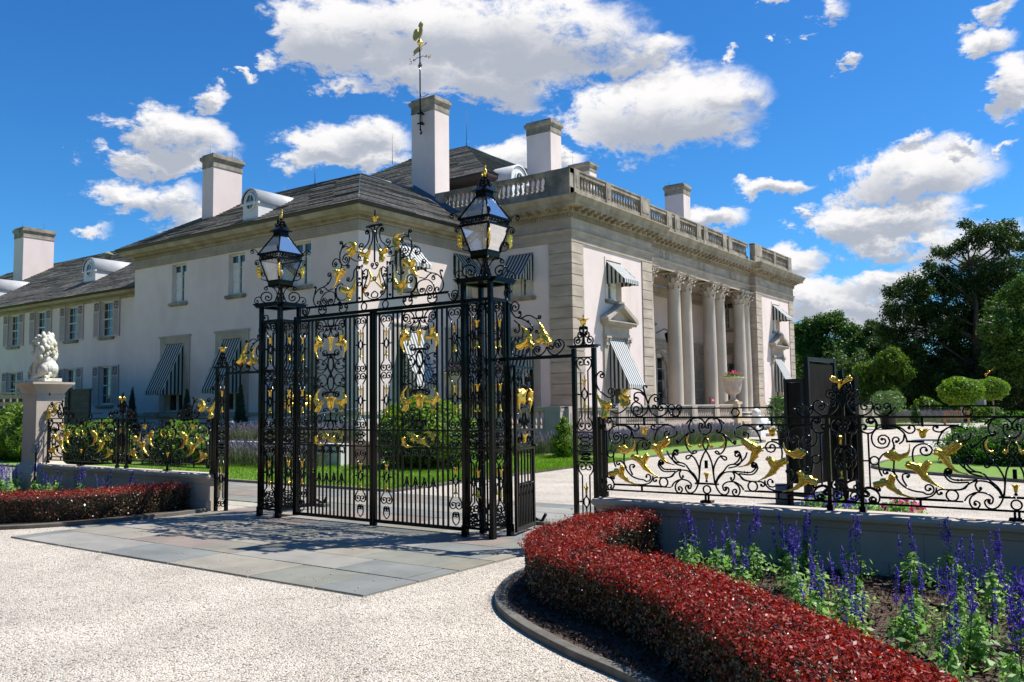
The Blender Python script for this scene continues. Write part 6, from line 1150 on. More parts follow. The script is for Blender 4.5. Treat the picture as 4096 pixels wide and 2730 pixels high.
def lion():
    t = thing('lion_statue', 'weathered white stone lion seated with a ring in its mouth', 'statue', (-17.92, 8.66, 2.24), math.radians(8)); rnd = random.Random(3)
    t.rotation_euler = (0, 0, 0); B = Vector((-17.92, 8.66, 2.24)); rot = Matrix.Rotation(math.radians(12), 3, 'Z')
    W = lambda x, y, z: tuple(B + rot @ Vector((x, y, z)))
    m = MB(); S = lambda x, y, z, r, sc=(1, 1, 1): m.sphere(W(x, y, z), r, 14, 10, sc)
    S(.14, 0, .27, .17, (1, 1.05, 1.0)); S(.11, .10, .24, .14, (1.1, .7, 1)); S(.11, -.10, .24, .14, (1.1, .7, 1)); S(.08, 0, .42, .16, (.95, 1, 1.1)); S(.02, 0, .55, .155, (.95, 1, 1.1)); S(-.02, 0, .62, .16)
    for a, b, r0, r1 in (((-.02, -.1, .55), (-.11, -.11, .32), .075, .06), ((-.11, -.11, .32), (-.13, -.11, .1), .058, .045), ((-.03, .1, .55), (-.15, .1, .42), .07, .058), ((-.15, .1, .42), (-.26, .08, .42), .055, .05), ((.1, -.13, .16), (-.04, -.15, .11), .07, .05), ((.1, .13, .16), (-.04, .15, .11), .07, .05)):
        for k in range(7): q = k / 6; S(*[a[i] + (b[i] - a[i]) * q for i in range(3)], r0 + (r1 - r0) * q)
    S(-.17, -.11, .095, .05, (1.4, 1, .7)); S(-.09, -.15, .095, .05, (1.4, 1, .7)); S(-.09, .15, .095, .05, (1.4, 1, .7)); S(-.29, .08, .43, .05, (1.2, 1.1, .8))
    S(.07, 0, .77, .165, (.85, 1.02, 1.2)); S(-.07, 0, .86, .12, (1.1, .95, .9)); S(-.17, 0, .855, .09, (1.1, .95, .75)); S(-.27, 0, .815, .07, (1.1, 1, .75)); S(-.23, 0, .68, .05, (1.5, .9, .5)); S(-.12, 0, .75, .07); S(-.34, 0, .835, .026, (1, 1.3, .9)); S(-.01, 0, .66, .14)
    for s in (-1, 1): S(-.19, s * .055, .90, .036, (1.3, 1, .7)); S(-.03, s * .12, .93, .04); S(-.27, s * .04, .775, .042); S(-.12, s * .08, .80, .05)
    for k in range(70):                                   # curls of the mane
        a = rnd.uniform(-2.35, 2.35); z = rnd.uniform(.48, .98); r = .165 * math.sin(min(PI, max(.3, (1.08 - z) * 3.3))) + .055; x = r * math.cos(a) + .0; y = r * math.sin(a)
        if x < .03 and z > .62: continue
        S(x, y, z, rnd.uniform(.026, .05), (1, 1, 1.5))
    for k in range(16): q = k / 15; S(.25 + .02 * math.sin(q * 3), -.04 - .12 * q, .12 + .05 * math.sin(q * 6), .028)
    o = m.build('body', M['marble'], t, recalc=False); md = o.modifiers.new('fuse', 'REMESH'); md.mode = 'VOXEL'; md.voxel_size = .008; md.use_smooth_shade = True; sm = o.modifiers.new('soft', 'SMOOTH'); sm.iterations = 2
    b = MB(); b.add([W(x, y, z) for z in (.0, .07) for x, y in ((-.30, -.2), (.28, -.2), (.28, .2), (-.30, .2))], [(0, 3, 2, 1), (4, 5, 6, 7), (0, 1, 5, 4), (1, 2, 6, 5), (2, 3, 7, 6), (3, 0, 4, 7)]); b.build('base_slab', M['marble'], t, bevel=.012)
    c = MB(); F = lambda u, z, d: W(-.29 + d * .6 - u * .3, -.02 + u * .95, z + d * .2)
    for r, d in ((.15, 0),): sweep2(c, ellipse((.05, .25), .125, .165, 20), F, .03, .05, 8, True)
    c.sphere(W(-.30, .03, .25), .125, 14, 10, (.7, .95, 1.15)); c.build('ball', M['marble'], t)
    r = MB(); sweep2(r, ellipse((-.235, .70), .08, .095, 18), lambda u, z, d: W(u, d, z), .022, .022, 8, True); r.build('mouth_ring', M['marble'], t)
lion()
t = thing('outlet_box', 'small grey electrical box with a black conduit fixed to the lion pier', 'electrical box', (-17.55, 8.38, .3)); m = MB(); m.box(-17.60, -17.44, 8.30, 8.39, .84, 1.02); m.build('box', M['grey_box'], t, bevel=.01); m = MB(); m.tube([(-17.5, 8.35, .85), (-17.5, 8.35, .7), (-17.42, 8.3, .5), (-17.40, 8.28, .05)], .018, 6); m.build('conduit', M['iron'], t)
# ---------------------------------------------------------------- hedges and bedding in front of the walls
KR = [(-4.97, 8.52), (-4.97, 7.7), (-4.86, 6.9), (-4.58, 6.22), (-4.2, 5.7), (-3.7, 5.3), (-3.06, 4.93), (-2.4, 4.62), (-1.75, 4.15), (-1.2, 3.6), (-.75, 2.9), (-.4, 2.0)]
KL = [(2 * GC - x, y) for x, y in KR]
bed = [(p.x, p.y) for p in catmull(KR, .15)] + [(6, 2), (6, 8.55)]
o = sheet(bed, .04, 'mulch_bed', M['soil']); o = sheet([(2 * GC - x, y) for x, y in bed][::-1], .04, 'mulch_bed', M['soil'])
for K in (KR, KL): kerb(K, .09, .055, 'bed_kerb')
def mulch(n, fn):
    xy = fn(n); k = len(xy); U, V = leaf_axes(k, .022, .28, 1.2); c = np.column_stack([xy, .05 + rng.uniform(0, .02, k)]); o = leafmesh_np(c, U, V, 'bark_chips', M['chip']); o['kind'] = 'stuff'; o['label'] = 'loose brown bark chips over the flower bed'; o['category'] = 'mulch'
M['chip'] = leafmat('bark_chip', [(.03, .018, .012), (.075, .045, .03), (.15, .095, .065)], .9, 0, .1, 2, .3)
def in_bed(n):
    P = np.array([(p.x, p.y) for p in catmull(KR, .1)]); x = rng.uniform(-4.9, 1.5, n * 2); y = rng.uniform(3.0, 8.5, n * 2); o = np.argsort(P[:, 1]); ok = x > np.interp(y, P[o, 1], P[o, 0]) + .12; return np.column_stack([x, y])[ok][:n]
mulch(26000, in_bed)
def hedge(cl, w, h, ntop, nside, label, xs=1):
    P = catmull([(x, y) for x, y in cl], .06); n = len(P); N = []
    for i in range(n): t = P[min(n - 1, i + 1)] - P[max(0, i - 1)]; t.normalize(); N.append(Vector((-t.y, t.x)))
    t = thing('hedge', label, 'hedge', (P[0].x, P[0].y, .04)); z0 = .05
    c = MB(); vs = []
    for p, q in zip(P, N):
        for s, z in ((-.36, z0), (-.36, z0 + h - .08), (.36, z0 + h - .08), (.36, z0)): vs.append((p.x + q.x * s * w, p.y + q.y * s * w, z))
    c.add(vs, [(i * 4 + k, i * 4 + (k + 1) % 4, i * 4 + 4 + (k + 1) % 4, i * 4 + 4 + k) for i in range(n - 1) for k in range(4)] + [(0, 1, 2, 3), tuple(range(n * 4 - 4, n * 4))[::-1]]); c.build('light_block_core', M['twig'], t)  # solid dark core inside the leaves, added to block light
    PA = np.array([(p.x, p.y) for p in P]); NA = np.array([(q.x, q.y) for q in N]); TA = np.column_stack([NA[:, 1], -NA[:, 0]]); jit = lambda i: TA[i] * rng.uniform(-.04, .04, len(i))[:, None]
    # weights favour the near end, where leaves show large
    d = np.hypot(PA[:, 0], PA[:, 1]); wt = 1 / d ** (1.0 if d.min() < 6 else 0); wt /= wt.sum()
    i = rng.choice(n, ntop, p=wt); s = rng.uniform(-.52, .52, ntop); z = z0 + h + rng.normal(-.015, .022, ntop) - .05 * (np.abs(s) * 2) ** 6
    bump = .018 * np.sin(PA[i, 0] * 9 + s * 8) * np.cos(PA[i, 1] * 8 - s * 5)
    C = np.column_stack([PA[i] + NA[i] * (s * w)[:, None] + rng.normal(0, .03, (ntop, 2)), z + bump]); dirs = np.column_stack([NA[i] * s[:, None] * .8, np.full(ntop, .45)]); U, V = leaf_axes(ntop, .0100, .48, .2, .42, dirs)
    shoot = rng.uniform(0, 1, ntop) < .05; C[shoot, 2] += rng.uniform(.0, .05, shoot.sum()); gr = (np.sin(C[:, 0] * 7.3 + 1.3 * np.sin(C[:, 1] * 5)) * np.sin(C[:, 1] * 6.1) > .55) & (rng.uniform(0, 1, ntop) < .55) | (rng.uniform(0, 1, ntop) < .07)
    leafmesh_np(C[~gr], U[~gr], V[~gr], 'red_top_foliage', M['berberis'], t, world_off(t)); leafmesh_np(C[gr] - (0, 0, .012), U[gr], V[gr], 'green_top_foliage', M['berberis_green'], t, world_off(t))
    i = rng.choice(n, nside, p=wt); sg = rng.choice([-1, 1], nside); zz = rng.uniform(0, 1, nside) ** .8; dep = .5 - .035 * np.abs(rng.normal(0, 1, nside)) - .03 * (1 - zz) + .02 * np.sin(PA[i, 0] * 11 + zz * 6) * np.sin(PA[i, 1] * 10)
    C = np.column_stack([PA[i] + jit(i) + NA[i] * (sg * dep * w)[:, None], z0 + zz * (h - .02)]); dirs = np.column_stack([NA[i] * sg[:, None] * .8, np.full(nside, .25)])
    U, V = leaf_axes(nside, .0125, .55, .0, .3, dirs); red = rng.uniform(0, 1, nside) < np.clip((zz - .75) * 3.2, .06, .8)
    k = nside // 14; e = rng.uniform(-.5, .5, k); ends = rng.choice([0, n - 1], k); ze = rng.uniform(0, 1, k)
    TE = np.column_stack([-NA[ends][:, 1], NA[ends][:, 0]]) * np.where(ends == 0, 1, -1)[:, None] * -1
    CE = np.column_stack([PA[ends] + NA[ends] * (e * w)[:, None] + rng.normal(0, .015, (k, 2)) - TE * 0, z0 + ze * h]); UE, VE = leaf_axes(k, .0125, .55, .2, .3)
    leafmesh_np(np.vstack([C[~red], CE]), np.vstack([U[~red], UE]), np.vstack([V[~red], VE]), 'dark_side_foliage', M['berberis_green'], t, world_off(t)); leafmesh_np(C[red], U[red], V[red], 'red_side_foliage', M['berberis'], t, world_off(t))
M['twig'] = pmat('dark_twig_core', (.012, .010, .006), (.03, .022, .012), 30, .9)
HR = [(-4.40, 8.38), (-4.42, 7.6), (-4.30, 6.85), (-3.92, 6.2), (-3.3, 5.84), (-2.72, 5.55), (-2.2, 5.15), (-1.75, 4.76), (-1.33, 4.35), (-.95, 3.95), (-.6, 3.5), (-.3, 2.95)]
hedge(HR, .63, .45, 84000, 64000, 'low clipped hedge with crimson top curving along the flower bed in the right foreground')
hedge([(2 * GC - x - .05, y) for x, y in HR], .64, .40, 20000, 42000, 'low dark red clipped hedge in front of the left wall')
def salvia_proto(seed):
    rnd = random.Random(seed); t = thing('salvia', 'violet salvia with tall flower spikes on the mulch before the right wall', 'flowering plant', (0, 0, 0), 0, 'violet salvias before the right wall')
    n = 270; r = np.abs(rng.normal(0, .085, n)).clip(0, .19); a = rng.uniform(0, 2 * PI, n); z = .03 + rng.uniform(0, 1, n) * (.30 - r * .8); C = np.column_stack([r * np.cos(a), r * np.sin(a), z])
    out = np.column_stack([np.cos(a), np.sin(a), np.full(n, 1.1)]); U, V = leaf_axes(n, .025, .5, .2, .35, out * .9); leafmesh_np(C, U, V, 'foliage', M['salvia_leaf'], t)
    for k in range(rnd.choice((3, 4, 4, 5))):
        ax, ay = rnd.uniform(-.07, .07), rnd.uniform(-.07, .07); h = rnd.uniform(.36, .68); lx, ly = rnd.uniform(-.06, .06), rnd.uniform(-.06, .06); s = MB(); s.tube([(ax, ay, .02), (ax + lx * .5, ay + ly * .5, h * .5), (ax + lx, ay + ly, h)], .0035, 4, .0015); s.build('stem', M['stem'], t)
        L = rnd.uniform(.15, .27); m = int(L * 330); q = rng.uniform(0, 1, m); zz = h - L * q; rr = (.005 + .014 * np.sqrt(q)) * rng.uniform(.5, 1.2, m); an = rng.uniform(0, 2 * PI, m); f = zz / h
        C = np.column_stack([ax + lx * f + rr * np.cos(an), ay + ly * f + rr * np.sin(an), np.round(zz / .022) * .022 + rng.normal(0, .004, m)]); U, V = leaf_axes(m, .0085, .7, .3); leafmesh_np(C, U, V, 'flower_spike', M['salvia_flower'], t)
    return t
SALV = [salvia_proto(s) for s in range(4)]
spots = [(-3.62, 8.1), (-3.15, 7.95), (-3.05, 7.35), (-2.85, 7.75), (-2.42, 7.4), (-2.62, 6.75), (-2.08, 7.15), (-2.15, 6.55), (-1.72, 6.95), (-1.66, 6.35), (-1.55, 7.95), (-2.05, 8.05), (-2.55, 8.1), (-1.26, 6.65), (-1.25, 6.0), (-1.02, 5.95), (-1.18, 7.6), (-.95, 6.6), (-.76, 5.9), (-.9, 8.1), (-.66, 6.5), (-.85, 7.3), (-.5, 7.1), (-.45, 5.6), (-.2, 6.2), (-.1, 7.0), (-.35, 7.9), (.1, 7.6), (.2, 6.6), (-1.45, 5.6), (-.9, 5.2), (-.55, 4.95), (.0, 5.3), (-1.75, 5.95), (-2.75, 8.3), (-1.3, 8.25), (.3, 8.1), (-.15, 8.3), (-3.4, 7.6), (-.3, 4.6), (.4, 5.9), (.55, 7.2)]
rnd = random.Random(11); seen = set()
for i, (x, y) in enumerate(spots):
    src = SALV[i % 4]; lab = 'violet salvia with tall flower spikes on the mulch before the right wall'
    if i < 4: src.location = (x, y, .04); src.rotation_euler = (0, 0, rnd.uniform(0, 6.28))
    else: dup(src, (x + rnd.uniform(-.05, .05), y + rnd.uniform(-.05, .05), .04), rnd.uniform(0, 6.28), lab, None, rnd.uniform(.85, 1.12))
for i, (x, y) in enumerate([(-13.9, 8.2), (-14.3, 7.9), (-14.7, 8.25), (-15.1, 8.0), (-15.6, 8.2), (-16.1, 7.9), (-16.5, 8.25), (-17.0, 8.1), (-17.4, 7.8), (-17.75, 8.1), (-18.1, 7.9), (-18.6, 8.1), (-17.0, 7.5), (-17.6, 7.4), (-16.3, 7.3)]):
    dup(SALV[i % 4], (x, y, .05), i * 1.3, 'violet salvia spikes rising behind the left hedge before the shaded wall', 'violet salvias behind the left hedge', .95 if i < 8 else 1.1)
# ---------------------------------------------------------------- garden plants beyond the gate
def shell_leaves(c, r, n, fill=.35, flat=1.0, noise=.12, jag=.0):
    """points near the surface of a lumpy ellipsoid, with outward normals"""
    d = rng.normal(size=(n, 3)); d /= np.linalg.norm(d, axis=1, keepdims=True); k = 1 - fill * rng.uniform(0, 1, n) ** 2
    k = k * (1 + noise * np.sin(d[:, 0] * 5 + c[0]) * np.cos(d[:, 1] * 6 + c[1]) + noise * .7 * np.sin(d[:, 2] * 9 + d[:, 0] * 7)) + jag * rng.normal(size=n)
    return np.array(c) + d * k[:, None] * np.array(r), d
def bush(name, label, cat, blobs, mat, n, size, group=None, stem=True, aspect=.55, fill=.35, base=None, core=True):
    b0 = blobs[0]; t = thing(name, label, cat, (b0[0], b0[1], 0), 0, group); Cs, Us, Vs = [], [], []; tot = sum(b[3] * b[5] for b in blobs)
    for b in blobs:
        k = max(20, int(n * b[3] * b[5] / tot)); C, d = shell_leaves(b[:3], b[3:6], k, fill); U, V = leaf_axes(k, size, aspect, .1, .3, d * .7); Cs.append(C); Us.append(U); Vs.append(V)
    C = np.vstack(Cs); k = C[:, 2] > .03; leafmesh_np(C[k], np.vstack(Us)[k], np.vstack(Vs)[k], 'foliage', M[mat], t, world_off(t))
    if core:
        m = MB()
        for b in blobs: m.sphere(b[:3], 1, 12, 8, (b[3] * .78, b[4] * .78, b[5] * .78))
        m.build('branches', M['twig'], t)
    return t
M['yew'] = leafmat('yew_leaf', [(.03, .085, .008), (.10, .20, .014), (.20, .34, .025), (.28, .42, .035)], .45, .45, .35, 1.6, .3)
bush('clipped_bush', 'big rounded bright green bush on the lawn behind the gate', 'bush', [(-15.2, 17.3, .95, 1.25, 1.2, .95), (-14.6, 17.0, .75, .95, .9, .76), (-15.95, 17.5, .8, .95, .9, .8), (-15.3, 17.2, 1.35, .95, .85, .55)], 'yew', 30000, .042)
m = MB(); n = 28; m.add([(-15.2 + 2.0 * math.cos(2 * PI * k / n) * (1 + .05 * math.sin(5 * k)), 17.1 + 1.6 * math.sin(2 * PI * k / n), .055) for k in range(n)], [tuple(range(n))]); struct('bush_bed', m, M['soil'])
t = bush('topiary', 'small two tiered box topiary before the lavender, seen through the right foot gate', 'topiary', [(-13.9, 22.1, .45, .42, .42, .42), (-13.9, 22.1, .93, .24, .24, .2), (-13.9, 22.1, 1.12, .12, .12, .18)], 'yew', 7000, .022)
for x, y, h, lab in ((-33.2, 19.6, 2.55, 'dark columnar conifer at the left corner of the shaded wing'), (-29.4, 19.6, 2.45, 'dark columnar conifer below the first striped awning of the wing'), (-26.0, 19.5, 2.55, 'dark columnar conifer beside the lower awning, seen past the left foot opening')):
    bush('columnar_conifer', lab, 'conifer', [(x, y, h * (.12 + .11 * k), .38 * (1 - k / 8.5), .38 * (1 - k / 8.5), .3) for k in range(8)], 'conifer', 5000, .05, 'columnar conifers before the wing', aspect=.25)
for bl, lab in (([(-26.2, 13.9, .6, .95, .8, .65), (-25.3, 14.1, .75, .8, .7, .6)], 'yellow green rounded shrub behind the left fence, nearest the lion pier'), ([(-23.0, 15.2, .65, .9, .8, .65), (-22.2, 15.0, .5, .7, .6, .5)], 'yellow green rounded shrub behind the left fence, below the first awning'), ([(-27.9, 14.2, .55, .8, .8, .6)], 'low green shrub directly behind the lion pier')):
    bush('garden_shrub', lab, 'shrub', bl, 'shrub', 9000, .05, 'shrubs behind the left fence')
for bl, lab in (([(-30.6, 13.9, .7, 1.1, .9, .8), (-31.3, 14.3, 1.3, .7, .7, .6)], 'tall glossy laurel shrub at the left edge, in front of the trellis'), ([(-28.9, 13.7, .6, .9, .8, .65), (-29.3, 13.9, 1.2, .6, .6, .75)], 'glossy laurel shrub just left of the lion pier')):
    bush('laurel', lab, 'shrub', bl, 'shrub', 7000, .085, 'laurel shrubs by the trellis', aspect=.32, fill=.6)
def lavender(n, fn, h, label, name='lavender'):
    xyz = fn(n); k = len(xyz); a = rng.normal(0, .22, (k, 2)); hh = h * rng.uniform(.6, 1.15, k); T = np.column_stack([a * hh[:, None], hh]); side = np.column_stack([rng.normal(size=(k, 2)), np.zeros(k)]); side /= np.linalg.norm(side, axis=1, keepdims=True)
    t = leafmesh_np(xyz + T * .5, side * .006, T * .5, name, M['lavender']); t['kind'] = 'stuff'; t['label'] = label; t['category'] = 'lavender'
    sel = rng.uniform(0, 1, k) < .42; f = leafmesh_np(xyz[sel] + T[sel] * rng.uniform(.82, 1.08, (sel.sum(), 1)), side[sel] * .016, T[sel] * .12, 'flower_heads', M['lavender_fl']); f.parent = t; f['kind'] = 'stuff'
def clumps(n, cs, r):
    cs = np.array(cs); i = rng.integers(0, len(cs), n); d = rng.normal(0, .45, (n, 2)).clip(-1, 1) * r; return np.column_stack([cs[i] + d, np.full(n, .05)])
rowA = [(-13.75 - .55 * (k % 2), 23.0 + k * .42) for k in range(34)] + [(-14.5, 23.6 + k * .5) for k in range(26)]; rowB = [(-14.3 - k * .42, 22.6 + .5 * (k % 2)) for k in range(9)]
lavender(26000, lambda n: clumps(n, rowA + rowB, .34), .62, 'grey violet lavender mass below the terrace balustrade')
lavender(10000, lambda n: clumps(n, [(-17.4 - k * .42, 15.2 + .5 * (k % 2)) for k in range(26)], .34), .6, 'flowering lavender mass below the white retaining wall at left')
def far_lav(n): return np.column_stack([rng.uniform(-16.5, -9.6, n), rng.uniform(66, 73, n), np.full(n, .05)])
lavender(12000, far_lav, .75, 'strip of purple lavender far across the drive')
lavender(5000, lambda n: np.column_stack([rng.uniform(-27, -18, n), rng.uniform(16.9, 17.9, n), np.full(n, .62)]), .5, 'purple lavender on top of the white retaining wall')
t = thing('retaining_wall', 'low white retaining wall between two bands of lavender left of the gate', 'wall', (-24, 16.5, 0)); m = MB(); m.box(-34, -17.5, 16.4, 16.7, 0, .66); m.build('wall', M['white_paint'], t); m = MB(); m.box(-34, -17.5, 16.702, 18.6, .02, .62); m.build('earth', M['soil'], t)
t = thing('handrail', 'pair of thin metal ramp rails rising in front of the shaded wing', 'handrail', (-24, 18, .6)); m = MB()
for dz in (0, .32): m.tube([(-27, 18.2, .62 + dz), (-18.5, 18.2, 1.30 + dz)], .022, 6)
for k in range(5): x = -27 + k * 2.1; m.tube([(x, 18.2, .6), (x, 18.2, .94 + k * .168)], .018, 6)
m.build('rails', M['steel'], t)
t = thing('garden_spotlight', 'small dark spotlight on a stake among the lavender', 'light', (-23.2, 17.0, .6)); m = MB(); m.tube([(-23.2, 17.0, .6), (-23.2, 17.0, 1.2)], .02); m.tube([(-23.5, 16.95, 1.1), (-23.05, 17.0, 1.22)], .06, 8); m.build('lamp_head', M['grey_box'], t)
# trellis and dark screen at left
t = thing('trellis_fence', 'weathered wooden basket weave trellis fence at the left edge', 'fence', (-40, 18, 0)); m = MB()
for k in range(17): x = -47 + k * .62; m.box(x, x + .10, 17.95, 18.0, .1, 2.42)
for k in range(7): z = .35 + k * .31; m.box(-47.2, -36.8, 17.93, 17.948, z, z + .17)
m.box(-47.2, -36.8, 17.9, 18.05, 2.42, 2.5); m.build('lattice', M['wood'], t); m = MB(); m.box(-47.2, -36.8, 18.3, 18.34, 0, 2.3); m.build('dark_backing', M['dark_fence'], t)
t = thing('board_screen', 'dark stained board screen between the lion pier and the shuttered windows', 'fence', (-35, 18, 0)); m = MB()
for k in range(9): z = .05 + k * .27; m.box(-36.75, -33.45, 17.98 - .012 * (k % 2), 18.03, z, z + .265)
m.box(-36.8, -33.4, 17.94, 18.06, 2.48, 2.52); m.build('boards', M['dark_fence'], t); 
for x in (-36.75, -35.1, -33.5): m = MB(); m.box(x, x + .09, 17.9, 17.96, 0, 2.46); m.build('post', M['dark_fence'], t)
# ---------------------------------------------------------------- terrace, urns, steps, sphinx
t = thing('terrace', 'stone terrace with low balustrade in front of the portico', 'terrace', (-17, 30, 0)); m = MB(); m.box(-20.7, -15.27, 24.42, 40.3, 0, .82); m.box(-20.7, -17.2, 40.3, 48, 0, .9); m.build('base', M['wall_stone'], t)
HS, KIDH = HOUSE, None
def terr_bal(F, u0, u1, piers):
    global HOUSE
    HOUSE = t; o = balustrade(F, u0, u1, piers, .86, 1.44, 1.57, d=-.13, mat='wall_stone', plinth=.66, spacing=.2, base=.25, q=.12); HOUSE = HS; return o
terr_bal(FY(24.3), -20.7, -15.4, [(-20.3, .75), (-17.9, .5), (-15.72, .62)]); terr_bal(FX(-15.27), 24.55, 40.3, [(24.86, .6), (28.3, .55), (31.6, .55), (34.9, .55), (37.4, .5), (39.9, .75)])
m = MB(); m.box(-15.66, -15.14, 39.6, 40.18, .5, 1.40); m.build('end_pier', M['ochre_stone'], t)
m = MB()
for k in range(6): m.box(-17.3, -14.0 - .36 * 0 - k * .36 + .0, 41.2, 47.4, k * .15 - .02, (k + 1) * .15)
m.build('steps', M['wall_stone'], t)
def urn(x, y, z, label):
    t = thing('planter_urn', label, 'urn', (x, y, z), 0, 'stone urns on the terrace'); m = MB(); fl = lambda a, i: 1 + (.035 * math.cos(18 * a) if 8 <= i <= 10 else 0) + (.03 * math.sin(5 * a + i) if 11 <= i <= 13 else 0)
    m.lathe((x, y, z), [(.30, .12), (.30, .14), (.24, .17), (.15, .24), (.115, .34), (.15, .40), (.16, .42), (.14, .44), (.20, .47), (.30, .52), (.36, .62), (.37, .70), (.40, .80), (.42, .95), (.46, 1.12), (.55, 1.22), (.58, 1.25), (.56, 1.29), (.5, 1.27), (.46, 1.22)], 36, fl); m.build('bowl', M['urn'], t); b = MB(); b.box(x - .33, x + .33, y - .33, y + .33, z, z + .118); b.build('foot', M['ochre_stone'], t)
    n = 900; a = rng.uniform(0, 2 * PI, n); r = np.sqrt(rng.uniform(0, 1, n)) * .55; C = np.column_stack([x + r * np.cos(a), y + r * np.sin(a), z + 1.27 + (1 - r / .56) * .28 * rng.uniform(0, 1, n)]); U, V = leaf_axes(n, .04, .6, .5); leafmesh_np(C, U, V, 'foliage', M['shrub'], t, (x, y, z))
    k = 130; a = rng.uniform(0, 2 * PI, 26); r = np.sqrt(rng.uniform(0, 1, 26)) * .42; i = rng.integers(0, 26, k); C = np.column_stack([x + (r * np.cos(a))[i], y + (r * np.sin(a))[i], z + 1.44 + .14 * (1 - r[i] / .5)]) + rng.normal(0, .03, (k, 3)); U, V = leaf_axes(k, .03, .8, .3); leafmesh_np(C, U, V, 'pink_blossom', M['pink'], t, (x, y, z))
urn(-20.0, 24.45, 1.58, 'stone urn of pink flowers on the near end of the terrace, seen through the gate'); urn(-15.4, 39.75, 1.58, 'carved stone urn of pink flowers on the far terrace pier beside the columns')
t = thing('sphinx_statue', 'white marble reclining sphinx at the foot of the portico steps', 'statue', (-14.75, 41.5, 0)); m = MB()
for x, y, z, r, sc in ((-14.8, 41.6, .62, .38, (.9, 1.25, .85)), (-14.8, 42.3, .6, .36, (.9, 1.2, .9)), (-14.8, 41.2, .82, .26, (1, .9, 1.2)), (-14.8, 41.1, 1.13, .17, (1, 1, 1.2)), (-14.8, 41.2, 1.16, .2, (1.1, .8, 1)), (-14.98, 40.9, .42, .12, (.8, 2.4, .8)), (-14.62, 40.9, .42, .12, (.8, 2.4, .8)), (-14.5, 42.4, .5, .25, (.7, 1.3, 1)), (-15.1, 42.4, .5, .25, (.7, 1.3, 1))): m.sphere((x, y, z), r, 14, 10, sc)
o = m.build('body', M['white_marble'], t, recalc=False); md = o.modifiers.new('fuse', 'REMESH'); md.mode = 'VOXEL'; md.voxel_size = .03; md.use_smooth_shade = True
m = MB(); m.box(-15.25, -14.35, 40.45, 42.9, 0, .30); m.build('plinth', M['white_marble'], t)
t = thing('notice_sign', 'small red notice in a dark frame standing on the terrace rail', 'sign', (-15.4, 37.0, 1.58)); F = FX(-15.3); m = MB(); m.fbox(F, 36.75, 37.25, 1.60, 1.93, -.05, .0); m.build('frame', M['dark_fence'], t); m = MB(); m.fbox(F, 36.83, 37.17, 1.66, 1.86, .001, .012); m.build('red_panel', M['red_sign'], t); m = MB(); m.fbox(F, 36.87, 37.13, 1.76, 1.79, .0125, .016); m.build('white_lettering_band', M['white_paint'], t)
# ---------------------------------------------------------------- right side: display boards, planters, island shrub
t = thing('display_boards', 'three tall folded charcoal display boards in black frames behind the right fence', 'display board', (-4.1, 13.9, 0))
def board(ax, ay, bx, by, h, z0=.12):
    a = Vector((bx - ax, by - ay, 0)); L = a.length; a.normalize(); nn = Vector((a.y, -a.x, 0)); F = lambda u, z, d: (ax + a.x * u + nn.x * d, ay + a.y * u + nn.y * d, z); m = MB()
    m.fbox(F, 0, .07, 0, h, -.035, .035); m.fbox(F, L - .07, L, 0, h, -.035, .035); m.fbox(F, .07, L - .07, h - .06, h, -.03, .03); m.fbox(F, .07, L - .07, .15, .21, -.03, .03); m.build('frame', M['panel_frame'], t); p = MB(); p.fbox(F, .072, L - .072, .35, h - (.062 if h < 2.1 else .10), -.012, .012); p.build('panel', M['panel'], t)
board(-4.52, 13.95, -4.13, 13.72, 2.02); board(-4.10, 13.70, -4.02, 15.0, 2.36); board(-3.98, 15.05, -3.62, 14.80, 2.05)
m = MB(); m.tube([(-4.62, 13.9, 0), (-4.62, 13.9, .33)], .10, 12); m.build('grey_base', M['grey_box'], t)
def planter(x, y, r, h, label, kind):
    t = thing('potted_plant', label, 'potted plant', (x, y, 0)); m = MB(); m.lathe((x, y, 0), [(r * .8, 0), (r * .98, h * .9), (r * 1.05, h * .9), (r * 1.05, h), (r * .9, h), (r * .88, h * .86)], 22); m.build('pot', M['pot'], t); return t
for x, y, r, h, top, n, lab in ((-10.2, 31.5, .36, .62, 1.85, 2600, 'oleander in a black pot standing left of the tall display boards'), (-11.36, 53.4, .48, .85, 2.2, 3000, 'pink flowering oleander in a black pot far along the drive')):
    t = planter(x, y, r, h, lab, 0); a = rng.uniform(0, 2 * PI, n); q = rng.uniform(0, 1, n); rr = (.25 + .5 * np.sin(q * PI * .9)) * np.sqrt(rng.uniform(0, 1, n)) * (r / .36); C = np.column_stack([x + rr * np.cos(a), y + rr * np.sin(a), h + q * (top - h)]); U, V = leaf_axes(n, .10, .17, .1, .3, np.column_stack([np.cos(a) * .3, np.sin(a) * .3, np.full(n, .2)])); leafmesh_np(C, U, V, 'foliage', M['oleander'], t, (x, y, 0))
    k = 40; i = rng.integers(0, n, k); i = i[C[i, 2] > top - .5]; U, V = leaf_axes(len(i), .05, .8); leafmesh_np(C[i] + (0, 0, .08), U, V, 'pink_blossom', M['pink'], t, (x, y, 0))
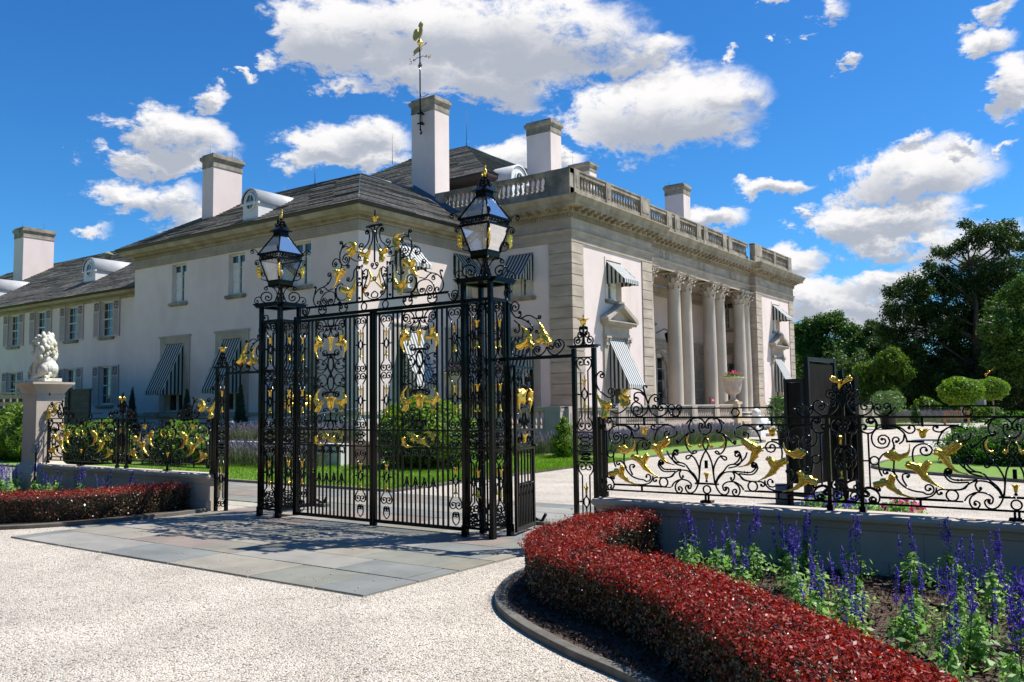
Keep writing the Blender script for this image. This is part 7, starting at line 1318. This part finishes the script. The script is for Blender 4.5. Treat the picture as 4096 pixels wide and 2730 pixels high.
for x, y, D, cz, rx, rz, lab in ((-5.69, 40.3, 36, 2.02, .87, .6, 'ball topped bay tree in a black tub, the larger of the two standard trees'), (-6.5, 58.2, 51, 2.3, .88, .68, 'ball topped bay tree farther back, before the distant iron gate')):
    t = planter(x, y, .46, .52, lab, 1); m = MB(); m.tube([(x, y, .4), (x + .02, y, 1.0), (x, y, cz - rz * .5)], .045, 8, .035); m.build('trunk', M['wood'], t)
    C, d = shell_leaves((x, y, cz), (rx, rx, rz), 7000, .3, noise=.06); U, V = leaf_axes(7000, .05, .5, .1, .3, d * .7); leafmesh_np(C, U, V, 'crown', M['yew'], t, (x, y, 0)); m = MB(); m.sphere((x, y, cz), 1, 14, 10, (rx * .8, rx * .8, rz * .8)); m.build('branches', M['twig'], t)
bush('spreading_juniper', 'wide low spreading juniper on the oval island lawn at right', 'shrub', [(-2.7, 25.2, .45, 1.3, 1.2, .7), (-1.6, 25.2, .6, 1.3, 1.2, .85), (-.3, 25.4, .6, 1.4, 1.2, .9), (-3.3, 24.9, .4, .85, .8, .55), (-2.2, 24.4, .4, 1.1, .8, .6), (.9, 25.6, .6, 1.4, 1.2, .8), (-.9, 24.3, .45, 1.2, .8, .65)], 'juniper', 44000, .036, aspect=.4, fill=.4)
for i, (x, y, f) in enumerate(((-3.35, 12.7, 'violet'), (-3.0, 12.3, 'violet'), (-2.55, 12.5, 'pink'), (-3.7, 13.0, 'violet'))):
    t = bush('bedding_plant', ('low violet bedding flowers at the foot of the display boards' if f == 'violet' else 'low pink bedding flowers right of the display boards'), 'flowers', [(x, y, .12, .3, .25, .17)], 'salvia_leaf', 500, .04, 'bedding flowers by the boards' if f == 'violet' else None, core=False); C, d = shell_leaves((x, y, .16), (.3, .26, .17), 160, .1); U, V = leaf_axes(160, .03, .8, .3); leafmesh_np(C, U, V, 'blossom', M['pink' if f == 'pink' else 'salvia_flower'], t, world_off(t))
for x, lab in ((-6.62, 'black iron gate stop on a small stone right of the gate'), (-10.97, 'black iron gate stop on a small stone seen through the left gate leaf')):
    t = thing('gate_stop', lab, 'gate stop', (x, 9.88, .02), 0, 'gate stops on the paving'); m = MB(); m.box(x - .12, x + .12, 9.8, 9.96, .0, .07); m.build('stone', M['kerb'], t, bevel=.015); m = MB(); m.tube([(x - .16, 9.86, .13), (x + .02, 9.88, .06)], .02, 6); m.tube([(x + .0, 9.88, .03), (x + .09, 9.88, .17)], .022, 6); m.build('latch', M['iron'], t)
# far garden
t = thing('far_balustrade', 'pale stone balustrade wall far beyond the drive', 'balustrade', (-16.5, 64, 0)); HOUSE = t; balustrade(FX(-14.0), 58.5, 66.5, [(58.8, .5), (61.2, .5), (63.6, .5), (66.2, .5)], .55, 1.2, 1.36, d=-.13, mat='wall_stone', plinth=.0); balustrade(FY(66.5), -20, -14.0, [(-19.7, .5), (-17, .5)], .55, 1.2, 1.36, d=-.13, mat='wall_stone', plinth=.0); HOUSE = HS
t = thing('garden_bench', 'small teak garden bench far away below the ball topped trees', 'bench', (-9.47, 64.8, 0)); F = lambda u, z, d: (-9.47 + u, 64.8 - d, z); 
for u in (-.75, .7):
    for z1, d0 in ((.62, .2), (.92, -.27)): m = MB(); m.fbox(F, u, u + .07, 0, z1, d0, d0 + .07); m.build('leg', M['bench'], t)
m = MB(); m.fbox(F, -.68, .7, .40, .45, -.2, .27); m.build('seat', M['bench'], t); m = MB(); m.fbox(F, -.68, .7, .84, .92, -.26, -.21); m.fbox(F, -.68, .7, .5, .55, -.26, -.21)
for k in range(9): m.fbox(F, -.6 + k * .15, -.56 + k * .15, .55, .84, -.25, -.22)
m.build('backrest', M['bench'], t)
def far_pier(x, lab):
    t = thing('gate_pier', lab, 'gate pier', (x, 77.2, 0), 0, 'stone piers of the distant gate'); m = MB(); m.box(x - .85, x + .85, 76.6, 78, 0, 2.9); m.build('shaft', M['wall_stone'], t, bevel=.03); m = MB(); m.box(x - 1.0, x + 1.0, 76.45, 78.15, 2.9, 3.12); m.box(x - .92, x + .92, 76.53, 78.07, 3.121, 3.25); m.build('cap', M['wall_stone'], t); return t
far_pier(-10.0, 'left stone pier of the distant iron gate under the trees'); far_pier(-4.9, 'right stone pier of the distant iron gate, at the right edge')
t = thing('pier_lantern', 'small black lantern on the left pier of the distant gate', 'lantern', (-10.0, 77.2, 3.25)); m = MB(); m.tube([(-10, 77.2, 3.25), (-10, 77.2, 3.9)], .05); frustum(m, -10, 77.2, 3.9, .14, 4.5, .3); frustum(m, -10, 77.2, 4.5, .36, 4.9, .06); m.build('lamp', M['iron'], t)
t = thing('distant_gate', 'tall arched black iron gate with gilded crown far away under the trees', 'gate', (-7.45, 77.2, 0)); m = MB(); F = FY(77.2)
for k in range(15): u = -9.05 + k * .228; m.fbox(F, u - .02, u + .02, .1, 2.9 + 1.15 * math.sin(PI * (u + 9.15) / 3.4), -.02, .02)
for z in (.2, 1.2, 2.85): m.fbox(F, -9.12, -5.78, z - .04, z + .04, -.03, .03)
sweep2(m, [Vector((-7.45 + 1.67 * math.cos(a), 2.9 + 1.3 * math.sin(a))) for a in [PI * k / 20 for k in range(21)]], F, .08, .06); m.build('bars', M['iron'], t); m = MB(); tulip(m, (-7.45, 5.0), (-7.45, 4.35), .4, F); m.build('gilded_crown', M['gold'], t)
for k, a in enumerate((.5, .7, .9, PI - .9, PI - .7, PI - .5)): m = MB(); c = (-7.45 + 1.85 * math.cos(a), 2.9 + 1.45 * math.sin(a)); blade(m, [(c[0], c[1] - .12), (c[0] + .05, c[1]), (c[0], c[1] + .14)], .2, F, 4, k); m.build('gilded_leaf', M['gold'], t)
bush('garden_shrub', 'pale green domed shrub behind the far lavender', 'shrub', [(-12.8, 73.5, .9, 1.1, 1, .95), (-11.6, 74, .5, .8, .8, .6)], 'shrub', 2500, .13); bush('garden_shrub', 'low yellow green shrub below the ball topped trees', 'shrub', [(-9.6, 70.5, .8, 1.2, 1, .7), (-8.2, 71, .6, .9, .9, .6)], 'shrub', 2500, .13)
bush('clipped_cone', 'small dark clipped cone before the far lavender', 'topiary', [(-12.08, 65.4, .35, .42, .42, .38), (-12.08, 65.4, .75, .3, .3, .35), (-12.08, 65.4, 1.05, .15, .15, .25)], 'box_leaf', 1800, .05)
bush('clipped_hedge', 'low green mound beside the far lavender', 'hedge', [(-14.3, 69.5, .55, 1.3, 1.2, .5)], 'shrub', 2000, .09)
# ---------------------------------------------------------------- trees
B_BIG = [(-15.6,79.4,9.0,1.6),(-16.6,80.3,7.6,1.3),(-14.5,80.9,11.5,1.6),(-15.2,81.3,6.5,2.0),(-13.3,83.2,12.1,1.9),(-13.0,82.8,8.5,2.6),(-14.7,84.8,4.6,2.5),(-11.3,84.2,10.7,2.4),(-11.9,85.2,6.5,2.9),(-10.3,87.7,13.4,1.6),(-10.2,84.6,15.7,1.2),(-8.9,84.0,16.1,1.3),(-8.1,84.2,15.0,1.3),(-7.2,85.8,15.5,1.0),(-8.7,88.3,13.3,1.2),(-7.5,89.7,14.1,0.9),(-12.3,83.7,14.7,0.7),(-12.8,81.9,14.7,0.5),(-13.2,80.7,13.3,0.6),(-11.4,84.3,14.9,0.8),(-10.6,82.3,16.7,0.6),(-7.7,84.9,16.6,0.8),(-16.5,82.5,11.2,1.0),(-10.2,86.7,8.8,2.2)]
B_RIGHT = [(-7.3,77.5,8.5,2.0),(-6.2,75.2,9.9,1.3),(-6.2,75.0,6.3,2.1),(-7.6,75.1,5.4,1.9),(-6.6,76.4,3.9,1.7),(-5.8,77.1,7.8,1.9),(-7.7,73.4,6.9,1.3)]
B_LIGHT = [(-15.2,73.1,4.7,1.2),(-16.8,73.1,3.8,1.2),(-16.5,76.8,3.2,1.5),(-17.3,72.8,2.8,0.9),(-15.2,76.2,3.8,1.1),(-16.0,72.8,1.9,1.2),(-17.2,71.5,1.8,0.8)]
B_WOODA = [(-32.1,108.4,10.3,1.9),(-30.2,108.2,11.1,1.5),(-28.9,109.1,11.4,1.5),(-31.2,108.3,8.1,2.5),(-29.3,110.1,8.4,2.5),(-32.9,110.7,6.0,2.2),(-30.3,110.1,5.3,2.8)]
B_WOODB = [(-26.9,108.2,10.0,1.5),(-25.5,106.9,8.3,1.8),(-27.1,107.3,6.9,2.1),(-26.2,110.6,5.8,1.8),(-27.7,108.1,4.6,2.1)]
B_WOODC = [(-23.6,107.5,10.4,1.2),(-22.5,107.0,9.1,1.3),(-23.1,103.7,7.8,1.6),(-21.7,105.7,7.2,1.4),(-23.9,105.0,9.6,0.9)]
B_WOODD = [(-35.7,113.9,8.5,1.7),(-35.5,113.8,5.9,2.0),(-35.7,111.5,7.1,1.6),(-34.3,111.9,3.5,2.3),(-32.1,115.0,2.9,2.0),(-29.0,115.3,2.8,1.6)]
B_UNDER = [(-15.5,88.5,2.6,1.6),(-14.0,92.9,2.6,1.9),(-12.0,94.3,3.1,1.9),(-17.0,89.8,2.2,1.2),(-10.2,93.2,2.6,1.9),(-8.6,95.8,2.6,1.9),(-14.7,92.3,4.6,1.5),(-11.0,95.4,4.8,1.7)]

def tree(name, label, blobs, mat, n, size, base, cat='tree', group=None, clump=9, aspect=.5):
    t = thing(name, label, cat, base, 0, group); m = MB(); top = max(blobs, key=lambda b: b[2]); zm = min(b[2] for b in blobs); H = max(b[2] for b in blobs); bx, by = base[0], base[1]; cx = sum(b[0] for b in blobs) / len(blobs); cy = sum(b[1] for b in blobs) / len(blobs); fork = Vector((bx + (cx - bx) * .4, by + (cy - by) * .4, max(1.5, H * .32)))
    m.tube([(bx, by, -.1), ((bx * 2 + fork.x) / 3, (by * 2 + fork.y) / 3, fork.z * .5), fork], max(.14, H * .030), 8, max(.1, H * .020)); m.build('trunk', M['bark'], t); l = MB()
    tip = Vector((cx, cy, H * .86)); spine = [Vector((bx, by, 0)), fork, fork.lerp(tip, .5) + Vector((.3, 0, 0)), tip]; l.tube(spine[1:], max(.1, H * .02), 6, .04)
    for b in blobs:
        e = Vector((b[0], b[1], b[2])); far = math.hypot(b[0] - cx, b[1] - cy); zz = min(max(H * .22, b[2] - far * .7), H * .8); f = max(0, (zz - fork.z) / max(.1, tip.z - fork.z)); st = fork.lerp(tip, f) if zz > fork.z else spine[0].lerp(fork, max(.5, zz / fork.z)); mid = st.lerp(e, .5) + Vector((rng.normal() * .25, rng.normal() * .25, -.1)); l.tube([st, mid, e], max(.035, H * .006), 5, .02)
        for q in range(4): d = Vector(rng.normal(size=3)); d.normalize(); l.tube([mid.lerp(e, .7), e + d * b[3] * .5, e + d * b[3] * .95], .03, 4, .01)
    l.build('limbs', M['bark'], t); Cs, Us, Vs = [], [], []
    B2 = []
    for b in blobs:
        B2.append((b[0], b[1], b[2], b[3] * .78))
        for q in range(6): d = rng.normal(size=3); d /= np.linalg.norm(d); B2.append((b[0] + d[0] * b[3] * .72, b[1] + d[1] * b[3] * .72, b[2] + d[2] * b[3] * .6, b[3] * rng.uniform(.28, .5)))
    blobs = B2; tot = sum(b[3] ** 2 for b in blobs)
    for b in blobs:
        k = int(n * b[3] ** 2 / tot); nc = max(6, k // clump); C, d = shell_leaves(b[:3], (b[3], b[3], b[3] * .85), nc, .55, noise=.2); i = rng.integers(0, nc, k); P = C[i] + rng.normal(0, size * 1.5, (k, 3)); U, V = leaf_axes(k, size, aspect, .35, .3, d[i] * .45); Cs.append(P); Us.append(U); Vs.append(V)
    leafmesh_np(np.vstack(Cs), np.vstack(Us), np.vstack(Vs), 'crown', M[mat], t, base); return t
B_LOW = [(-13.8, 82, 3.2, 2.3), (-10.5, 83.5, 3.0, 2.6), (-8.5, 84.5, 5.6, 2.6), (-9.5, 85.5, 8.6, 2.4), (-7.2, 84, 2.6, 2.2), (-7.6, 86, 10.6, 2.0), (-12, 84, 4.9, 2.4), (-5.5, 84, 14.6, 1.7), (-4.3, 85, 12.6, 2.2), (-6.2, 86, 11.8, 2.0), (-4.6, 84, 9.4, 2.4), (-15.9, 80, 5.0, 1.9), (-14.3, 82, 9.7, 1.8), (-12.1, 84, 12.2, 1.6), (-9.6, 85, 11.5, 2.0), (-5.0, 85, 16.2, 1.0), (-8.6, 84, 12.8, 1.7)]
tree('broadleaf_tree', 'tallest dark leaning tree with an open ragged crown at the right', B_BIG + B_LOW, 'tree_dark', 170000, .105, (-10.2, 82.5, 0))
tree('broadleaf_tree', 'dense green tree filling the right edge behind the distant gate', B_RIGHT, 'tree_mid', 56000, .10, (-6.0, 79.5, 0))
tree('broadleaf_tree', 'sunlit yellow green tree in front of the dark wood', B_LIGHT, 'tree_light', 40000, .085, (-15.8, 75.5, 0))
tree('broadleaf_tree', 'tall mid green tree of the wood just right of the mansion', B_WOODA, 'tree_mid', 46000, .145, (-30.8, 110, 0))
tree('broadleaf_tree', 'rounded mid green tree of the wood, between the mansion and the yellow green tree', B_WOODB, 'tree_mid', 32000, .145, (-26.3, 108.5, 0))
tree('broadleaf_tree', 'thin open blue green tree of the wood left of the tallest tree', B_WOODC, 'tree_dark', 14000, .13, (-22.5, 106, 0))
tree('broadleaf_tree', 'dark low trees of the wood directly beside the mansion corner', B_WOODD, 'tree_dark', 36000, .15, (-33.5, 113, 0))
tree('broadleaf_tree', 'dark shaded understorey tree below the tallest tree', B_UNDER, 'tree_dark', 40000, .12, (-12.5, 91, 0))

# unseen tree belt added behind the camera to block low sky and darken reflections
def woodland(n):
    a = rng.uniform(math.radians(115), math.radians(262), n); R = rng.uniform(34, 44, n); z = rng.uniform(0, 1, n) ** .8 * (20 + 2.5 * np.sin(a * 9) + 1.5 * np.sin(a * 23)); C = np.column_stack([np.sin(a) * R - 5, np.cos(a) * R + 6, z + .3]); U, V = leaf_axes(n, .55, .6, .2)
    o = leafmesh_np(C, U, V, 'woodland', M['tree_dark']); o['kind'] = 'stuff'; o['label'] = 'unseen belt of dark trees added behind the viewer to block low sky'; o['category'] = 'woodland'
woodland(15000)
def wood_edge(n):
    x = rng.uniform(-45, 30, n); z = rng.uniform(0, 1, n) ** .9 * (6.5 + 1.5 * np.sin(x * .9) + np.sin(x * 2.3)); C = np.column_stack([x, 104 + rng.uniform(0, 5, n) + .25 * x, z]); U, V = leaf_axes(n, .17, .6, .3)
    o = leafmesh_np(C, U, V, 'woodland', M['tree_dark']); o['kind'] = 'stuff'; o['label'] = 'dark undergrowth of the far wood'; o['category'] = 'woodland'
wood_edge(40000)
def near_edge(n):
    x = rng.uniform(-24, 6, n); z = rng.uniform(0, 1, n) ** .9 * (5.2 + 1.3 * np.sin(x * 1.1) + np.sin(x * 2.7)); C = np.column_stack([x, 88 + rng.uniform(0, 3, n) + .15 * x, z]); U, V = leaf_axes(n, .13, .6, .3)
    o = leafmesh_np(C, U, V, 'undergrowth', M['tree_dark']); o['kind'] = 'stuff'; o['label'] = 'dark undergrowth behind the distant gate'; o['category'] = 'woodland'
near_edge(36000)
